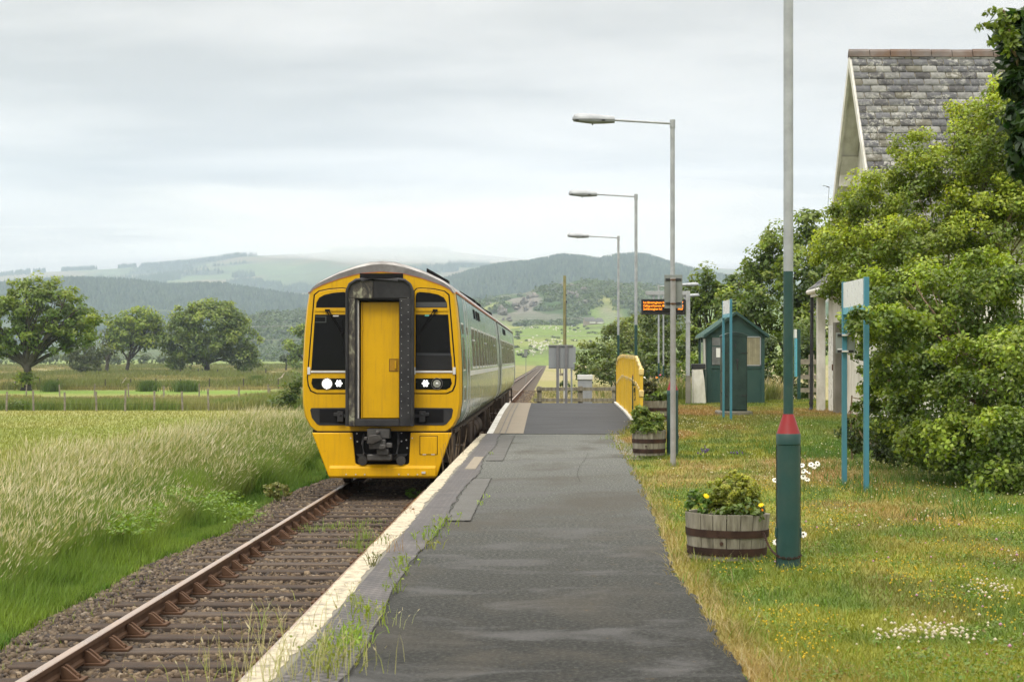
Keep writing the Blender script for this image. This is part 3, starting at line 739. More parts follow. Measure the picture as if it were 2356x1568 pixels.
def car(v0, v1, cab, name):
    # roof
    b = loft([(v0, mir(ROOF)), (v1, mir(ROOF))]); b.build("roof", M['t_roof'], train)
    for sgn in (1, -1):
        f = lambda pts: [(sgn * u, h) for u, h in pts]
        b = loft([(v0, f(SIDE)), (v1, f(SIDE))])
        b.build("body_side", M['t_side'], train)
        # gutter
        b = MB(); b.bx(min(sgn * 1.222, sgn * 1.245), max(sgn * 1.222, sgn * 1.245), v0, v1, 3.275, 3.305); b.build("gutter", M['t_orange'] if cab else M['rust'], train)
        b = MB(); x = sgn * 1.3315
        b.prism([(sgn * 1.338, 1.88), (sgn * 1.345, 1.88), (sgn * 1.338, 1.97), (sgn * 1.334, 1.97)], 'y', v0 + (2.9 if cab else 1.6), v1 - 1.6); b.build("waist_band", M['t_band'], train, smooth=False)
        # windows
        uu = lambda h: float(np.interp(h, [p[1] for p in SIDE], [p[0] for p in SIDE]))
        def pane(va, vb, ha, hb, fw=.05, vent=False):
            def quadb(va, vb, ha, hb, out):
                b = MB(); pts = []
                for h in (ha, hb): pts.append((sgn * (uu(h) + out), h))
                pr = [(sgn * (uu(ha) - .02), ha), (sgn * (uu(ha) + out), ha), (sgn * (uu(hb) + out), hb), (sgn * (uu(hb) - .02), hb)]
                return b.prism(pr, 'y', va, vb)
            w = quadb(va, vb, ha, hb, .007).build("window_frame", M['t_band'], train, smooth=False)
            quadb(va + fw, vb - fw, ha + fw, hb - fw, .011).build("pane", M['t_pane'], w, smooth=False)
            if vent: quadb(va + fw, vb - fw, hb - .27, hb - .24, .018).build("vent_bar", M['t_silver'], w, smooth=False)
        def door(va, vb):
            b = MB()
            for q0, q1 in ((va - .03, va), (vb, vb + .03)):
                pr = [(sgn * (u + .012), h) for u, h in SIDE[2:]] + [(sgn * (u - .02), h) for u, h in reversed(SIDE[2:])]
                b.prism(pr, 'y', q0, q1)
            dm = b.build("door_pillar", M['t_silver'], train, smooth=False)
            pr = [(sgn * (u + .006), h) for u, h in SIDE[2:]] + [(sgn * (u - .02), h) for u, h in reversed(SIDE[2:])]
            d = MB().prism(pr, 'y', va, vb).build("door", M['t_side'], train, smooth=False)
            q = MB().prism([(sgn * (uu(1.95) - .01), 1.95), (sgn * (uu(1.95) + .012), 1.95), (sgn * (uu(2.75) + .012), 2.75), (sgn * (uu(2.75) - .01), 2.75)], 'y', va + .18, vb - .18)
            q.build("door_window", M['t_pane'], d, smooth=False)
        if cab:
            b = loft([(v0 + .001, f([(u + .004, h) for u, h in SIDE])), (v0 + 1.75, f([(u + .004, h) for u, h in SIDE]))]); b.build("teal_panel", M['t_teal'], train)
            pane(v0 + .35, v0 + 1.15, 1.98, 2.80, .03)
            pane(v0 + .55, v0 + .95, 1.45, 1.72, .03)
            door(v0 + 1.9, v0 + 2.75)
            st = v0 + 4.0
        else:
            door(v0 + .5, v0 + 1.35); st = v0 + 1.9
        en = v1 - 2.2; nwin = 10; w = (en - st) / nwin
        for i in range(nwin): pane(st + i * w + .22, st + (i + 1) * w - .22, 2.0, 2.8, .045, i in (0, 4, 8))
        door(v1 - 1.5, v1 - .65)
        for q0 in ((v0 + 6.3, v0 + 7.6, v0 + 8.6) if cab else (v0 + 5.6, v0 + 6.8, v0 + 7.9)):    # small high louvres
            MB().prism([(sgn * (uu(3.0) + .004), 3.0), (sgn * (uu(3.0) + .02), 3.0), (sgn * (uu(3.18) + .02), 3.18), (sgn * (uu(3.18) + .004), 3.18)], 'y', q0, q0 + .5).build("louvre", M['t_black'], train, smooth=False)
    # ends, floor
    b = MB(); b.bx(-1.2, 1.2, v0 + .25, v1 - .02, .93, .99); b.build("floor_pan", M['t_under'], train)
    if not cab:
        p_ = mir(SIDE + ROOF[1:]); b = MB(); b.v += [(u, v0, h) for u, h in p_]; b.f.append(list(range(len(p_)))); b.build("car_end", M['t_black'], train, smooth=False)
    p_ = mir(SIDE + ROOF[1:]); b = MB(); b.v += [(u, v1, h) for u, h in p_]; b.f.append(list(range(len(p_)))); b.build("car_end", M['t_black'] if cab else M['t_yellow'], train, smooth=False)
    # underframe: bogies, tanks, boxes, hangers
    for vc in (v0 + 3.0, v1 - 3.6):
        b = MB()
        for s in (-1, 1):
            b.prism([(vc - 1.75, .42), (vc - 1.5, .33), (vc + 1.5, .33), (vc + 1.75, .42), (vc + 1.6, .66), (vc + .7, .52), (vc - .7, .52), (vc - 1.6, .66)], 'x', s * 1.0 - .06, s * 1.0 + .06)
            for w_ in (-1.3, 1.3):
                b.bx(s * 1.02 - .12, s * 1.02 + .12, vc + w_ - .17, vc + w_ + .17, .28, .62); b.cyl((s * 1.03, vc + w_ - .35, .45), (s * 1.03, vc + w_ - .35, .8), .09, n=10); b.cyl((s * 1.03, vc + w_ + .35, .45), (s * 1.03, vc + w_ + .35, .8), .09, n=10)
            b.bx(s * 1.02 - .14, s * 1.02 + .14, vc - .3, vc + .3, .6, .93)
        b.bx(-1.0, 1.0, vc - .2, vc + .2, .5, .7)
        bg_ = b.build("bogie", M['t_under'], train, bevel=.01)
        for w_ in (-1.3, 1.3):
            b = MB()
            for s in (-1, 1): b.lathe([(.36, -.07), (.42, -.06), (.42, .0), (.455, .03), (.455, .06), (.1, .06)], n=28) if False else b.cyl((s * .70, vc + w_, .42), (s * .83, vc + w_, .42), .42, n=28)
            b.cyl((-.7, vc + w_, .42), (.7, vc + w_, .42), .09, n=12)
            b.build("wheelset", M['t_under'], bg_)
    g = random.Random(int(v0))
    for s in (-1, 1):
        v = v0 + 5.2
        while v < v1 - 6:
            l_ = g.uniform(.6, 1.7); kind = g.random()
            b = MB()
            if kind < .25: b.cyl((s * .95, v, .62), (s * .95, v + l_, .62), .24, n=16); nm = "air_tank"
            else:
                b.bx(s * 1.0 - .22, s * 1.0 + .22, v, v + l_, g.uniform(.32, .5), .92); nm = "equipment_box"
                b.bx(s * 1.225 - .012, s * 1.225 + .012, v + .05, v + .1, .3, .93)
            b.build(nm, M['t_under'], train, bevel=.015)
            v += l_ + g.uniform(.1, .5)
        for vv in (v0 + 1.9, v1 - 1.5):
            b = MB(); b.bx(s * 1.17 - .12, s * 1.17 + .1, vv, vv + .85, .60, .64); b.bx(s * 1.2 - .02, s * 1.2 + .02, vv, vv + .05, .45, .98); b.bx(s * 1.2 - .02, s * 1.2 + .02, vv + .8, vv + .85, .45, .98)
            b.build("footstep", M['t_under'], train)
car(.2, 22.9, True, "front")
car(23.6, 46.3, False, "rear")
b = MB(); b.bx(-.75, .75, 22.85, 23.65, 1.1, 3.45); b.build("corridor_connection", M['t_black'], train)
# roof pods and exhaust hatches
for (px, d, l_, w_, hh) in ((.62, 5.0, .55, .42, .17), (.70, 16.0, 1.0, .4, .17), (.72, 18.6, 1.0, .4, .15), (.72, 27.5, 1.2, .4, .15)):
    b = MB(); zt = float(np.interp(px, [p[0] for p in reversed(ROOF)], [p[1] for p in reversed(ROOF)]))
    b.prism([(px - w_ / 2, zt + .05), (px - w_ / 2, zt + hh + .10), (px + w_ / 2, zt + hh * .35 - .03), (px + w_ / 2, zt - .18)], 'y', d, d + l_)
    b.build("roof_hatch", M['t_black'], train, bevel=.015)
# cab windows: raised frame, dark glass
def frontplate(name, pts, v, mat, parent, th=.02, bevel=.006, smooth=False):
    return MB().prism([cp(*p) for p in pts], 'y', v, v + th).build(name, mat, parent, bevel=bevel, smooth=smooth)
def mx_(pts): return [(1112 - x, y) for x, y in pts]     # mirror across the train's centre
for side in (0, 1):
    f = (lambda p: p) if side == 0 else mx_
    sur = frontplate("window_surround", f([(138, 285), (165, 262), (230, 248), (310, 242), (335, 246), (350, 262), (352, 897), (150, 897), (115, 880), (100, 845), (95, 800)]), -.012, M['t_yellow'], train, .014, .010)
    frontplate("surround_seal", f([(130, 280), (160, 256), (230, 241), (312, 236), (340, 240), (356, 258), (358, 902), (146, 902), (108, 885), (92, 848), (87, 800)]), -.004, M['t_black'], train, .006, 0)
    frontplate("upper_window", f([(145, 362), (148, 330), (165, 300), (200, 281), (255, 269), (318, 264), (336, 270), (342, 290), (342, 362)]), -.018, M['glass'], train, .006, .002)
    frontplate("windscreen", f([(115, 755), (139, 405), (343, 405), (344, 755)]), -.018, M['glass'], train, .006, .002)
    frontplate("window_bar", f([(138, 366), (343, 366), (343, 385), (138, 385)]), -.026, M['t_yellow'], train, .014, .003)
    frontplate("sill_strip", f([(112, 757), (345, 757), (345, 769), (112, 769)]), -.030, M['t_silver'], train, .016, .002)
    for q0 in (92, 344):
        frontplate("sill_bracket", f([(q0, 735), (q0 + 18 if q0 < 200 else q0 + 10, 735), (q0 + 18 if q0 < 200 else q0 + 10, 780), (q0, 780)]), -.034, M['t_silver'], train, .02, .003)
    lb = frontplate("light_cluster", f([(122, 804), (343, 804), (343, 874), (150, 874), (128, 862), (116, 835)]), -.019, M['glass'], train, .006, .002)
    cxr, cxh = (215, 288) if side == 0 else (903, 831)
    c0 = cp(cxr, 838); c1 = cp(cxh, 836)
    if side == 0: MB().cyl((c0[0], -.016, c0[1]), (c0[0], -.030, c0[1]), .098, .096, n=40).build("lamp_reflector_glow", M['lamp_rim'], train)
    b = MB().cyl((c0[0], -.016, c0[1]), (c0[0], -.036, c0[1]), .070, .064, n=40); b.build("headlight", M['lamp_on'] if side == 0 else M['lamp_off'], train)
    MB().tube([(c0[0] + .092 * math.cos(a), -.026, c0[1] + .092 * math.sin(a)) for a in np.linspace(0, 2 * math.pi, 29)], .008, 6).build("lamp_bezel", M['t_steel'], train)
    if side == 1: MB().ball((c0[0], -.036, c0[1]), .024, .01, .024).build("bulb", M['t_silver'], train)
    b = MB()
    for (i, j) in ((0, 0), (1, 0), (-1, 0), (.5, .87), (-.5, .87), (.5, -.87), (-.5, -.87)): b.cyl((c1[0] + i * .042, -.018, c1[1] + j * .042), (c1[0] + i * .042, -.032, c1[1] + j * .042), .0175, n=10)
    b.build("marker_light", M['lamp_led'], train)
    # bumper recess: a flat black plate paints the shade inside it
    frontplate("bumper_recess_rim", f([(108, 1002), (116, 990), (352, 988), (352, 1098), (168, 1098), (150, 1090), (118, 1050)]), -.010, M['t_rubber'], train, .012, .004)
    frontplate("bumper_recess_shade", f([(168, 998), (348, 998), (348, 1086), (168, 1080)]), -.016, M['t_black'], train, .01, 0)
    # jumper coupling bracket
    sg = -1 if side == 0 else 1; u0 = cu(300) if side == 0 else cu(812)
    b = MB(); b.bx(u0 - .05, u0 + .05, -.10, -.01, ch(1075), ch(1010)); b.bx(min(u0, u0 - sg * .16), max(u0, u0 - sg * .16), -.07, -.03, ch(1050), ch(1030)); b.bx(u0 - .11 if sg < 0 else u0 + .03, u0 - .03 if sg < 0 else u0 + .11, -.09, -.04, ch(1040), ch(1018)); b.cyl((u0, -.12, ch(1030)), (u0, -.09, ch(1030)), .02, n=10)
    b.build("jumper_socket", M['t_rubber'], train, bevel=.006)
    # wiper: two arms and blade
    p0, p1 = (cp(218, 380), cp(310, 520)) if side == 0 else (cp(892, 380), cp(795, 520))
    b = MB(); 
    for off in (-.022, .022): b.tube([(p0[0] + off, -.05, p0[1]), (p1[0] + off * .6, -.045, p1[1])], .0085, 6)
    b.bx(p0[0] - .04, p0[0] + .04, -.06, -.02, p0[1] - .02, p0[1] + .02)
    b.tube([(p1[0] - .02, -.045, p1[1] - .02), (p1[0] + .025, -.045, p1[1] + .02)], .014, 6)
    b.tube([(p1[0], -.034, p1[1] + .22), (p1[0] + .012, -.034, p1[1] - .30)], .006, 5)
    b.build("windscreen_wiper", M['t_black'], train)
# cab interior hints behind the glass are below noise; a sticker on the right screen is visible
frontplate("sticker", [(828, 406), (855, 406), (852, 416), (826, 416)], -.0205, P('sticker_teal', (.1, .4, .38), .4), train, .002, 0)
frontplate("sticker", [(252, 410), (288, 410), (286, 418), (252, 418)], -.0205, M['t_silver'], train, .002, 0)
M['cab_dim'] = P('cab_interior', (.03, .034, .04), .5, 0, .3, 4)
frontplate("window_blind", [(772, 328), (963, 328), (963, 359), (772, 359)], -.0205, P('blind_grey', (.06, .065, .07), .5), train, .002, 0)
frontplate("cab_desk", [(775, 645), (990, 648), (992, 664), (775, 662)], -.0205, M['cab_dim'], train, .002, 0)
frontplate("cab_desk", [(772, 664), (994, 666), (998, 752), (772, 752)], -.0205, P('cab_interior2', (.012, .013, .015), .5, 0, .3, 4), train, .002, 0)
frontplate("mirror_frame", [(142, 415), (210, 415), (210, 456), (204, 456), (204, 421), (142, 421)], -.0205, P('mirror_grey', (.05, .06, .06), .5), train, .002, 0)
frontplate("mirror_frame", [(140, 450), (210, 450), (210, 456), (140, 456)], -.0232, P('mirror_grey2', (.05, .06, .06), .5), train, .002, 0)
# gangway: surround, top, sill, door
gw = -.34
top = [(-.545, 3.12), (-.545, 3.30), (-.50, 3.42), (-.40, 3.485), (-.30, 3.50), (.30, 3.50), (.41, 3.485), (.505, 3.42), (.55, 3.30), (.55, 3.12)]
MB().prism([(-.545, 3.18), (-.545, 3.30), (-.50, 3.42), (-.40, 3.485), (-.30, 3.50), (-.11, 3.50), (-.11, 3.18)], 'y', gw, -.01).build("gangway_header_worn", M['t_mott'], train, bevel=.01, smooth=False)
MB().prism([(-.107, 3.18), (-.107, 3.50), (.30, 3.50), (.41, 3.485), (.505, 3.42), (.55, 3.30), (.55, 3.18)], 'y', gw, -.01).build("gangway_header", M['t_rubber'], train, bevel=.01, smooth=False)
MB().bx(-.545, -.41, gw, -.01, 1.075, 3.178).build("gangway_pillar", M['t_mott'], train, bevel=.01)
MB().bx(-.408, -.37, gw + .03, -.01, 1.195, 3.178).build("gangway_jamb", M['t_rubber'], train, bevel=.004)
gp_ = MB().bx(.325, .55, gw, -.01, 1.075, 3.178).build("gangway_pillar", M['t_rubber'], train, bevel=.01)
MB().bx(-.41, .325, gw, -.01, 1.075, 1.19).build("gangway_sill", M['t_rubber'], train, bevel=.01)
b = MB(); b.tube([(u * 1.0, gw - .012, h) for u, h in [(-.535, 1.08), (-.535, 3.30), (-.49, 3.41), (-.39, 3.475), (-.30, 3.487), (.30, 3.487), (.41, 3.475), (.495, 3.41), (.54, 3.30), (.54, 1.08)]], .028, 8); b.build("gangway_seal", M['t_rubber'], train)
for k_ in range(17):
    for x_, z_ in ((.36, 1.25), (.47, 1.30)): MB().cyl((x_, gw - .004, z_ + k_ * .118), (x_, gw + .002, z_ + k_ * .118), .006, n=6).build("rivet", M['t_silver'], gp_, smooth=False)
MB().bx(-.367, -.352, gw + .05, -.13, 1.2, 3.14).build("jamb_strip", M['t_silver'], train)
MB().bx(-.37, .325, gw + .16, gw + .162, 3.12, 3.178).build("door_head_shadow_gap", M['t_black'], train)
MB().bx(-.35, .325, -.10, -.02, 1.19, 3.178).build("door_reveal", M['t_black'], train)
MB().bx(-.325, -.302, -.17, -.12, 1.2, 3.13).build("door_hinge_edge", M['t_yellow'], train, bevel=.004)
dr = MB().bx(-.30, .308, -.16, -.11, 1.205, 3.125).build("gangway_door", M['t_yellow'], train, bevel=.006)
MB().bx(.15, .298, -.163, -.158, 1.985, 2.175).build("handle_recess_shade", P('shaded_yellow', (.36, .19, .01), .5), dr, bevel=.002)  # flat plate in darker yellow paints the shade of a sunken handle
MB().bx(.235, .265, -.19, -.163, 2.02, 2.15).build("door_handle", M['t_yellow'], dr, bevel=.006)
b = MB(); b.bx(.145, .30, -.168, -.16, 2.176, 2.184); b.bx(.145, .30, -.168, -.16, 1.976, 1.984); b.bx(.142, .15, -.168, -.16, 1.976, 2.184); b.build("handle_frame", M['rust'], dr)
b = MB(); b.bx(-.31, -.285, -.175, -.155, 2.66, 2.72); b.bx(-.31, -.285, -.175, -.155, 1.63, 1.70); b.build("hinge", M['t_yellow'], dr)
b = MB(); b.bx(-.36, .36, -.012, -.006, 3.50, 3.605); b.build("soot_panel", M['t_black'], train)
b = MB(); b.bx(-.37, .325, gw - .0, gw + .04, 3.155, 3.178); b.build("gangway_lintel", M['t_black'], train)
# yellow beam below the windows, skirt, coupler pocket
sk = [(-1.155, .958), (-.475, .958), (-.43, .46), (-.40, .43), (.44, .43), (.465, .46), (.485, .958), (1.18, .958), (1.155, .90), (.93, .24), (.90, .21), (-.85, .21), (-.88, .24), (-1.13, .90)]
b = MB(); b.prism(sk, 'y', -.06, -.01); M['t_skirt'] = yellow_mat('skirt_yellow_grimy', (.68, .38, .001), .35); skirt = b.build("front_skirt", M['t_skirt'], train, bevel=.018, seg=3)
b = MB(); b.prism([(-.06, .20), (-.10, .24), (-.10, .37), (-.06, .42)], 'x', -.86, .91); b.build("skirt_lip", M['t_skirt'], skirt, bevel=.01)
b = MB()
for s in (-1, 1):
    xo = .02 + s * 1.15; xi = .02 + s * .88
    b.poly([(xo, -.03, .94), (xo * .985, .55, .94), (xi * .985, .55, .25), (xi, -.03, .24)]); b.poly([(xo - s * .03, -.03, .94), (xo * .985 - s * .03, .55, .94), (xi * .985 - s * .03, .55, .25), (xi - s * .03, -.03, .24)])
b.build("skirt_side", M['t_skirt'], skirt, smooth=False)
hp = MB().prism([cp(799, 1166), cp(904, 1166), cp(904, 1278), cp(799, 1278)], 'y', -.072, -.055).build("skirt_hatch", M['t_skirt'], skirt, bevel=.005)
MB().prism([cp(795, 1162), cp(908, 1162), cp(908, 1282), cp(795, 1282)], 'y', -.0625, -.055).build("hatch_seal", M['t_black'], skirt, smooth=False)
b = MB()
for x in (338, 398, 454, 667, 725, 783): b.cyl((cu(x), -.112, ch(1403)), (cu(x), -.10, ch(1403)), .012, n=8)
for p in ((365, 1177), (749, 1177)): b.cyl((cu(p[0]), -.07, ch(p[1])), (cu(p[0]), -.06, ch(p[1])), .012, n=8)
b.bx(cu(810), cu(833), -.13, -.10, ch(1398), ch(1385)); b.bx(cu(815), cu(836), -.074, -.06, ch(1282), ch(1277)); b.bx(cu(868), cu(890), -.074, -.06, ch(1282), ch(1277))
b.build("skirt_bolts", M['t_silver'], skirt, smooth=False)
MB().bx(-.55, .57, .02, .10, .3, 1.0).build("coupler_pocket", M['t_black'], train)
MB().bx(-1.10, 1.12, -.02, -.005, .955, .985).build("beam_shadow_gap", M['t_black'], train)
b = MB(); b.bx(-.21, .16, -.30, .02, .87, 1.03); b.bx(-.17, .10, -.40, -.28, .70, .86); b.prism([(-.20, .80), (-.10, .78), (.05, .86), (.0, .95), (-.16, .93)], 'y', -.5, -.38); b.prism([(0, .70), (.10, .70), (.12, .77), (.02, .79)], 'y', -.5, -.36)
b.cyl((-.02, -.52, .98), (-.02, -.30, .98), .03, n=12); b.bx(-.26, -.2, -.35, -.2, .84, .9); b.bx(.1, .2, -.34, -.2, .72, .80); b.bx(-.05, .14, -.33, -.1, .60, .70)
b.build("coupler", M['t_steel'], train, bevel=.012)
b = MB(); b.bx(-.22, .19, -.24, -.1, .50, .61); b.build("coupler_box", M['t_steel'], train, bevel=.02)
b = MB(); b.prism([(-.42, .60), (.44, .60), (.34, .50), (-.32, .50)], 'y', -.06, .0); b.build("pocket_beam", M['t_rubber'], train, bevel=.01)
for u_ in (-.31, .33):
    b = MB(); b.cyl((u_, -.10, .455 + .04), (u_, .02, .495), .075, n=20); b.cyl((u_, -.112, .495), (u_, -.10, .495), .045, n=16); b.build("warning_horn", M['t_steel'], train)
b = MB()
for (x, y_) in ((400, 1150), (440, 1140), (680, 1145), (710, 1190), (403, 1200), (440, 1195), (680, 1198), (715, 1240)): b.cyl((cu(x), .0, ch(y_)), (cu(x), .02, ch(y_)), .013, n=8)
b.build("pocket_bolts", M['t_silver'], train, smooth=False)
for s in (-1, 1):
    b = MB(); b.bx(s * 1.0 - .1, s * 1.0 + .14, .9, 1.7, .40, .9); b.bx(s * 1.04 - .03, s * 1.04 + .08, 1.2, 1.35, .2, .5); b.build("equipment_box", M['t_under'], train, bevel=.015)
b = MB()
for s in (-1, 1):
    b.tube([(s * .28, -.05, .95), (s * .30, -.2, .78), (s * .27, -.22, .62), (s * .22, -.1, .55)], .018, 8)
b.build("brake_hose", M['t_rubber'], train)
# ------------------------------------------------------------ lamps
def lamp(x, y, z, label, arm=-1, h=4.83, head=True, group="street lamps with red cones and green bases"):
    t = thing("street_lamp", label, "street lamp", (x, y, z), 0, group)
    MB().lathe([(.079, -.05), (.079, .83)], n=28).build("base_section", M['green_post'], t)
    MB().lathe([(.079, .83), (.0835, .835), (.0835, .905), (.080, .91)], n=28).build("collar", M['green_post'], t, bevel=.002)
    MB().lathe([(.081, .908), (.037, 1.04)], n=28).build("cone", M['red_cone'], t)
    MB().lathe([(.034, 1.035), (.034, 2.01)], n=20).build("lower_column", M['green_post'], t)
    MB().lathe([(.0335, 2.01), (.033, h - .12)], n=20).build("upper_column", M['galv'], t)
    MB().lathe([(.0395, h - .125), (.0395, h)], n=20).build("cap", M['galv'], t, bevel=.003)
    s = arm
    MB().tube([(0, 0, h - .055), (s * .86, 0, h - .005)], .017, 10).build("arm", M['galv'], t)
    pr = [(.84, -.055), (.84, .052), (1.18, .095), (1.36, .105), (1.42, .09), (1.45, .045), (1.455, .0)]
    b = MB()
    rings = [(.84, .048, .05), (1.0, .075, .066), (1.18, .098, .085), (1.34, .10, .096), (1.42, .085, .08), (1.455, .05, .03)]
    n = 12; k = 0
    for (u, w, hh) in rings:
        for j in range(n):
            a = math.pi * j / (n - 1); b.v.append((s * u, w * math.cos(a), h + .0 + hh * math.sin(a) ** .8))
    for i in range(len(rings) - 1):
        for j in range(n - 1): b.f.append([i * n + j, i * n + j + 1, (i + 1) * n + j + 1, (i + 1) * n + j])
    b.f.append(list(range(n))); b.f.append(list(range(len(b.v) - n, len(b.v))))
    b.build("lantern_hood", M['galv'], t)
    b = MB()
    for (u, w, hh) in [(.84, .046, -.045), (1.0, .07, -.055), (1.16, .09, -.058), (1.34, .095, -.035), (1.44, .07, -.02)]:
        for j in range(n):
            a = math.pi * j / (n - 1); b.v.append((s * u, w * math.cos(a), h - .004 + hh * math.sin(a) ** .6))
    for i in range(4):
        for j in range(n - 1): b.f.append([i * n + j, i * n + j + 1, (i + 1) * n + j + 1, (i + 1) * n + j])
    b.f.append(list(range(n))); b.f.append(list(range(len(b.v) - n, len(b.v))))
    b.build("diffuser", M['sign_grey'], t)
    b = MB()
    for u in (.98, 1.36): b.bx(min(s * u, s * (u + .05)), max(s * u, s * (u + .05)), -.108, -.085, h - .03, h - .012)
    b.cyl((s * 1.16, 0, h - .08), (s * 1.16, 0, h - .06), .01, n=8); b.build("clip", M['dark'], t)
    b = MB(); 
    for q in (-.03, .03): b.cyl((q * .8, -.042, h - .10), (q * .8, -.036, h - .10), .005, n=8)
    b.build("bolt", M['dark'], t)
    b = MB()
    for s2 in (-1, 1): b.bx(s2 * .082 - .008, s2 * .082 + .008, -.02, .02, .20, .27)
    b.build("side_bolt", M['dark'], t, bevel=.003) if False else None
    MB().bx(-.089, -.077, -.018, .018, .20, .27).build("side_bolt", M['green_post'], t, bevel=.003); MB().bx(.077, .089, -.018, .018, .20, .27).build("side_bolt", M['green_post'], t, bevel=.003)
    MB().bx(-.0835, -.078, -.004, .004, .0, .83).build("seam", M['dark'], t); MB().bx(.078, .0835, -.004, .004, .0, .83).build("seam", M['dark'], t)
    return t
lamp(1.62, 12.42, 0, "nearest tall lamp post, green base and red cone, beside the large flower tub")
lamp(1.775, 26.5, .06, "lamp post just behind the grey sign post, its lantern highest in view")
lamp(1.85, 39.4, .15, "second smaller lamp post with its arm over the platform, beside the yellow railing")
lamp(1.94, 52.0, .10, "farthest lamp post with its arm towards the track, behind the yellow railing")
lamp(3.92, 66, -.72, "distant lamp post with arm to the right, the left one behind the departure board", 1)
lamp(4.56, 73.5, -.85, "distant lamp post with arm to the right, the right one behind the departure board", 1)

# sign post seen from behind
t = thing("sign_post", "plain grey round post carrying a square sign seen from the back", "sign post", (1.655, 24.6, 0))
MB().cyl((0, 0, -.05), (0, 0, 2.52), .038, n=24).build("post", M['grey_post'], t)
z0 = 1.41 + (827 - 705) / 171; z1 = 1.41 + (827 - 633) / 171
b = MB(); b.bx(-.115, .13, .045, .049, z0 - .02, z1 + .01); sp_ = b.build("sign_panel", M['sign_back'], t, bevel=.002)
b = MB()
for z in (z0 + .03, z1 - .07): b.bx(-.10, .115, .034, .045, z, z + .012); b.bx(-.10, .115, .034, .045, z + .022, z + .03)
b.build("mounting_rail", M['dark'], t)
b = MB()
for z in (z0 + .03, z1 - .07): b.lathe([(.0395, z), (.0395, z + .018)], n=20); b.bx(-.025, .025, -.05, -.038, z, z + .02)
b.build("clamp", M['rust'], t)

# ------------------------------------------------------------ flower tubs
def stave_mat():
    m, n, p, o = mat_new("tub_staves")
    g = noise(n, 3.5, 8, .65, stretch=(5, 5, .8))
    n.links.new(ramp(n, g, [(.3, (.07, .062, .045)), (.46, (.18, .168, .13)), (.7, (.30, .285, .235))]), p.inputs["Base Color"])
    p.inputs["Roughness"].default_value = .9; bumpn(n, p, g, .5, .01); return m
M['stave'] = stave_mat()
M['hoop'] = P('hoop_iron', (.032, .022, .02), .7, .2, .3, 5, dirt=(.075, .042, .03), damt=.45, dscale=5)
M['soil'] = P('soil', (.03, .021, .015), 1, 0, .4, 20, bump=.8, bscale=40)
def tub(x, y, z, r, h, label, tilt=0):
    t = thing("flower_tub", label, "flower tub", (x, y, z), 0, "half-barrel flower tubs along the platform")
    t.rotation_euler = (0, R(tilt), .3)
    rr = lambda q: r * (.90 + .10 * q ** .8)
    n = 19; b = MB()
    for i in range(n):
        a0 = 2 * math.pi * (i + .03) / n; a1 = 2 * math.pi * (i + .97) / n; tz = h + random.uniform(-.006, .004)
        ro = random.uniform(-.002, .002)
        ring = []
        for q in (0, .5, 1):
            R_ = rr(q) + ro; zz = tz * q
            for (aa, Rr) in ((a0, R_), ((a0 + a1) / 2, R_ * 1.004), (a1, R_), (a1, R_ - .025), (a0, R_ - .025)):
                ring.append((Rr * math.cos(aa), Rr * math.sin(aa), zz))
        k = len(b.v); b.v += ring
        for l in range(2):
            for j in range(5): b.f.append([k + l * 5 + j, k + l * 5 + (j + 1) % 5, k + (l + 1) * 5 + (j + 1) % 5, k + (l + 1) * 5 + j])
        b.f.append([k + j for j in range(5)]); b.f.append([k + 10 + j for j in range(5)])
    b.build("staves", M['stave'], t, smooth=False)
    for q0, q1 in ((.10, .27), (.50, .665)):
        hb = MB().lathe([(rr(q0) + .001, h * q0), (rr(q0) + .0055, h * q0), (rr(q1) + .0055, h * q1), (rr(q1) + .001, h * q1)], n=48).build("hoop", M['hoop'], t)
        b = MB()
        for aa in (-2.05, -2.17): 
            for dz in (.25, .7): b.ball(((rr(q0) + .006) * math.cos(aa), (rr(q0) + .006) * math.sin(aa), h * (q0 + (q1 - q0) * dz)), .006, n=6, m=4)
        b.build("rivet", M['hoop'], hb)
    aa = -2.1; b = MB(); b.cyl((rr(.38) * math.cos(aa), rr(.38) * math.sin(aa), h * .38), ((rr(.38) + .008) * math.cos(aa), (rr(.38) + .008) * math.sin(aa), h * .38), .013, n=12); b.build("bung", M['hoop'], t)
    MB().lathe([(.02, h * .85), (rr(.9) - .022, h * .86), (rr(.9) - .022, h * .9), (.02, h * .97)], n=30).build("soil", M['soil'], t)
    return t
SX, SY = 1.268, 13.12
tub(SX, SY, -.01, .305, .325, "large weathered half-barrel tub chained to the nearest lamp post, with a golden-green bush in it", 1.2)
tub(1.43, 26.45, .03, .25, .36, "middle half-barrel flower tub in front of the yellow railing, with tall leafy plants")
tub(2.17, 37.5, .15, .30, .42, "far half-barrel flower tub half hidden behind the yellow railing, with red and orange flowers")
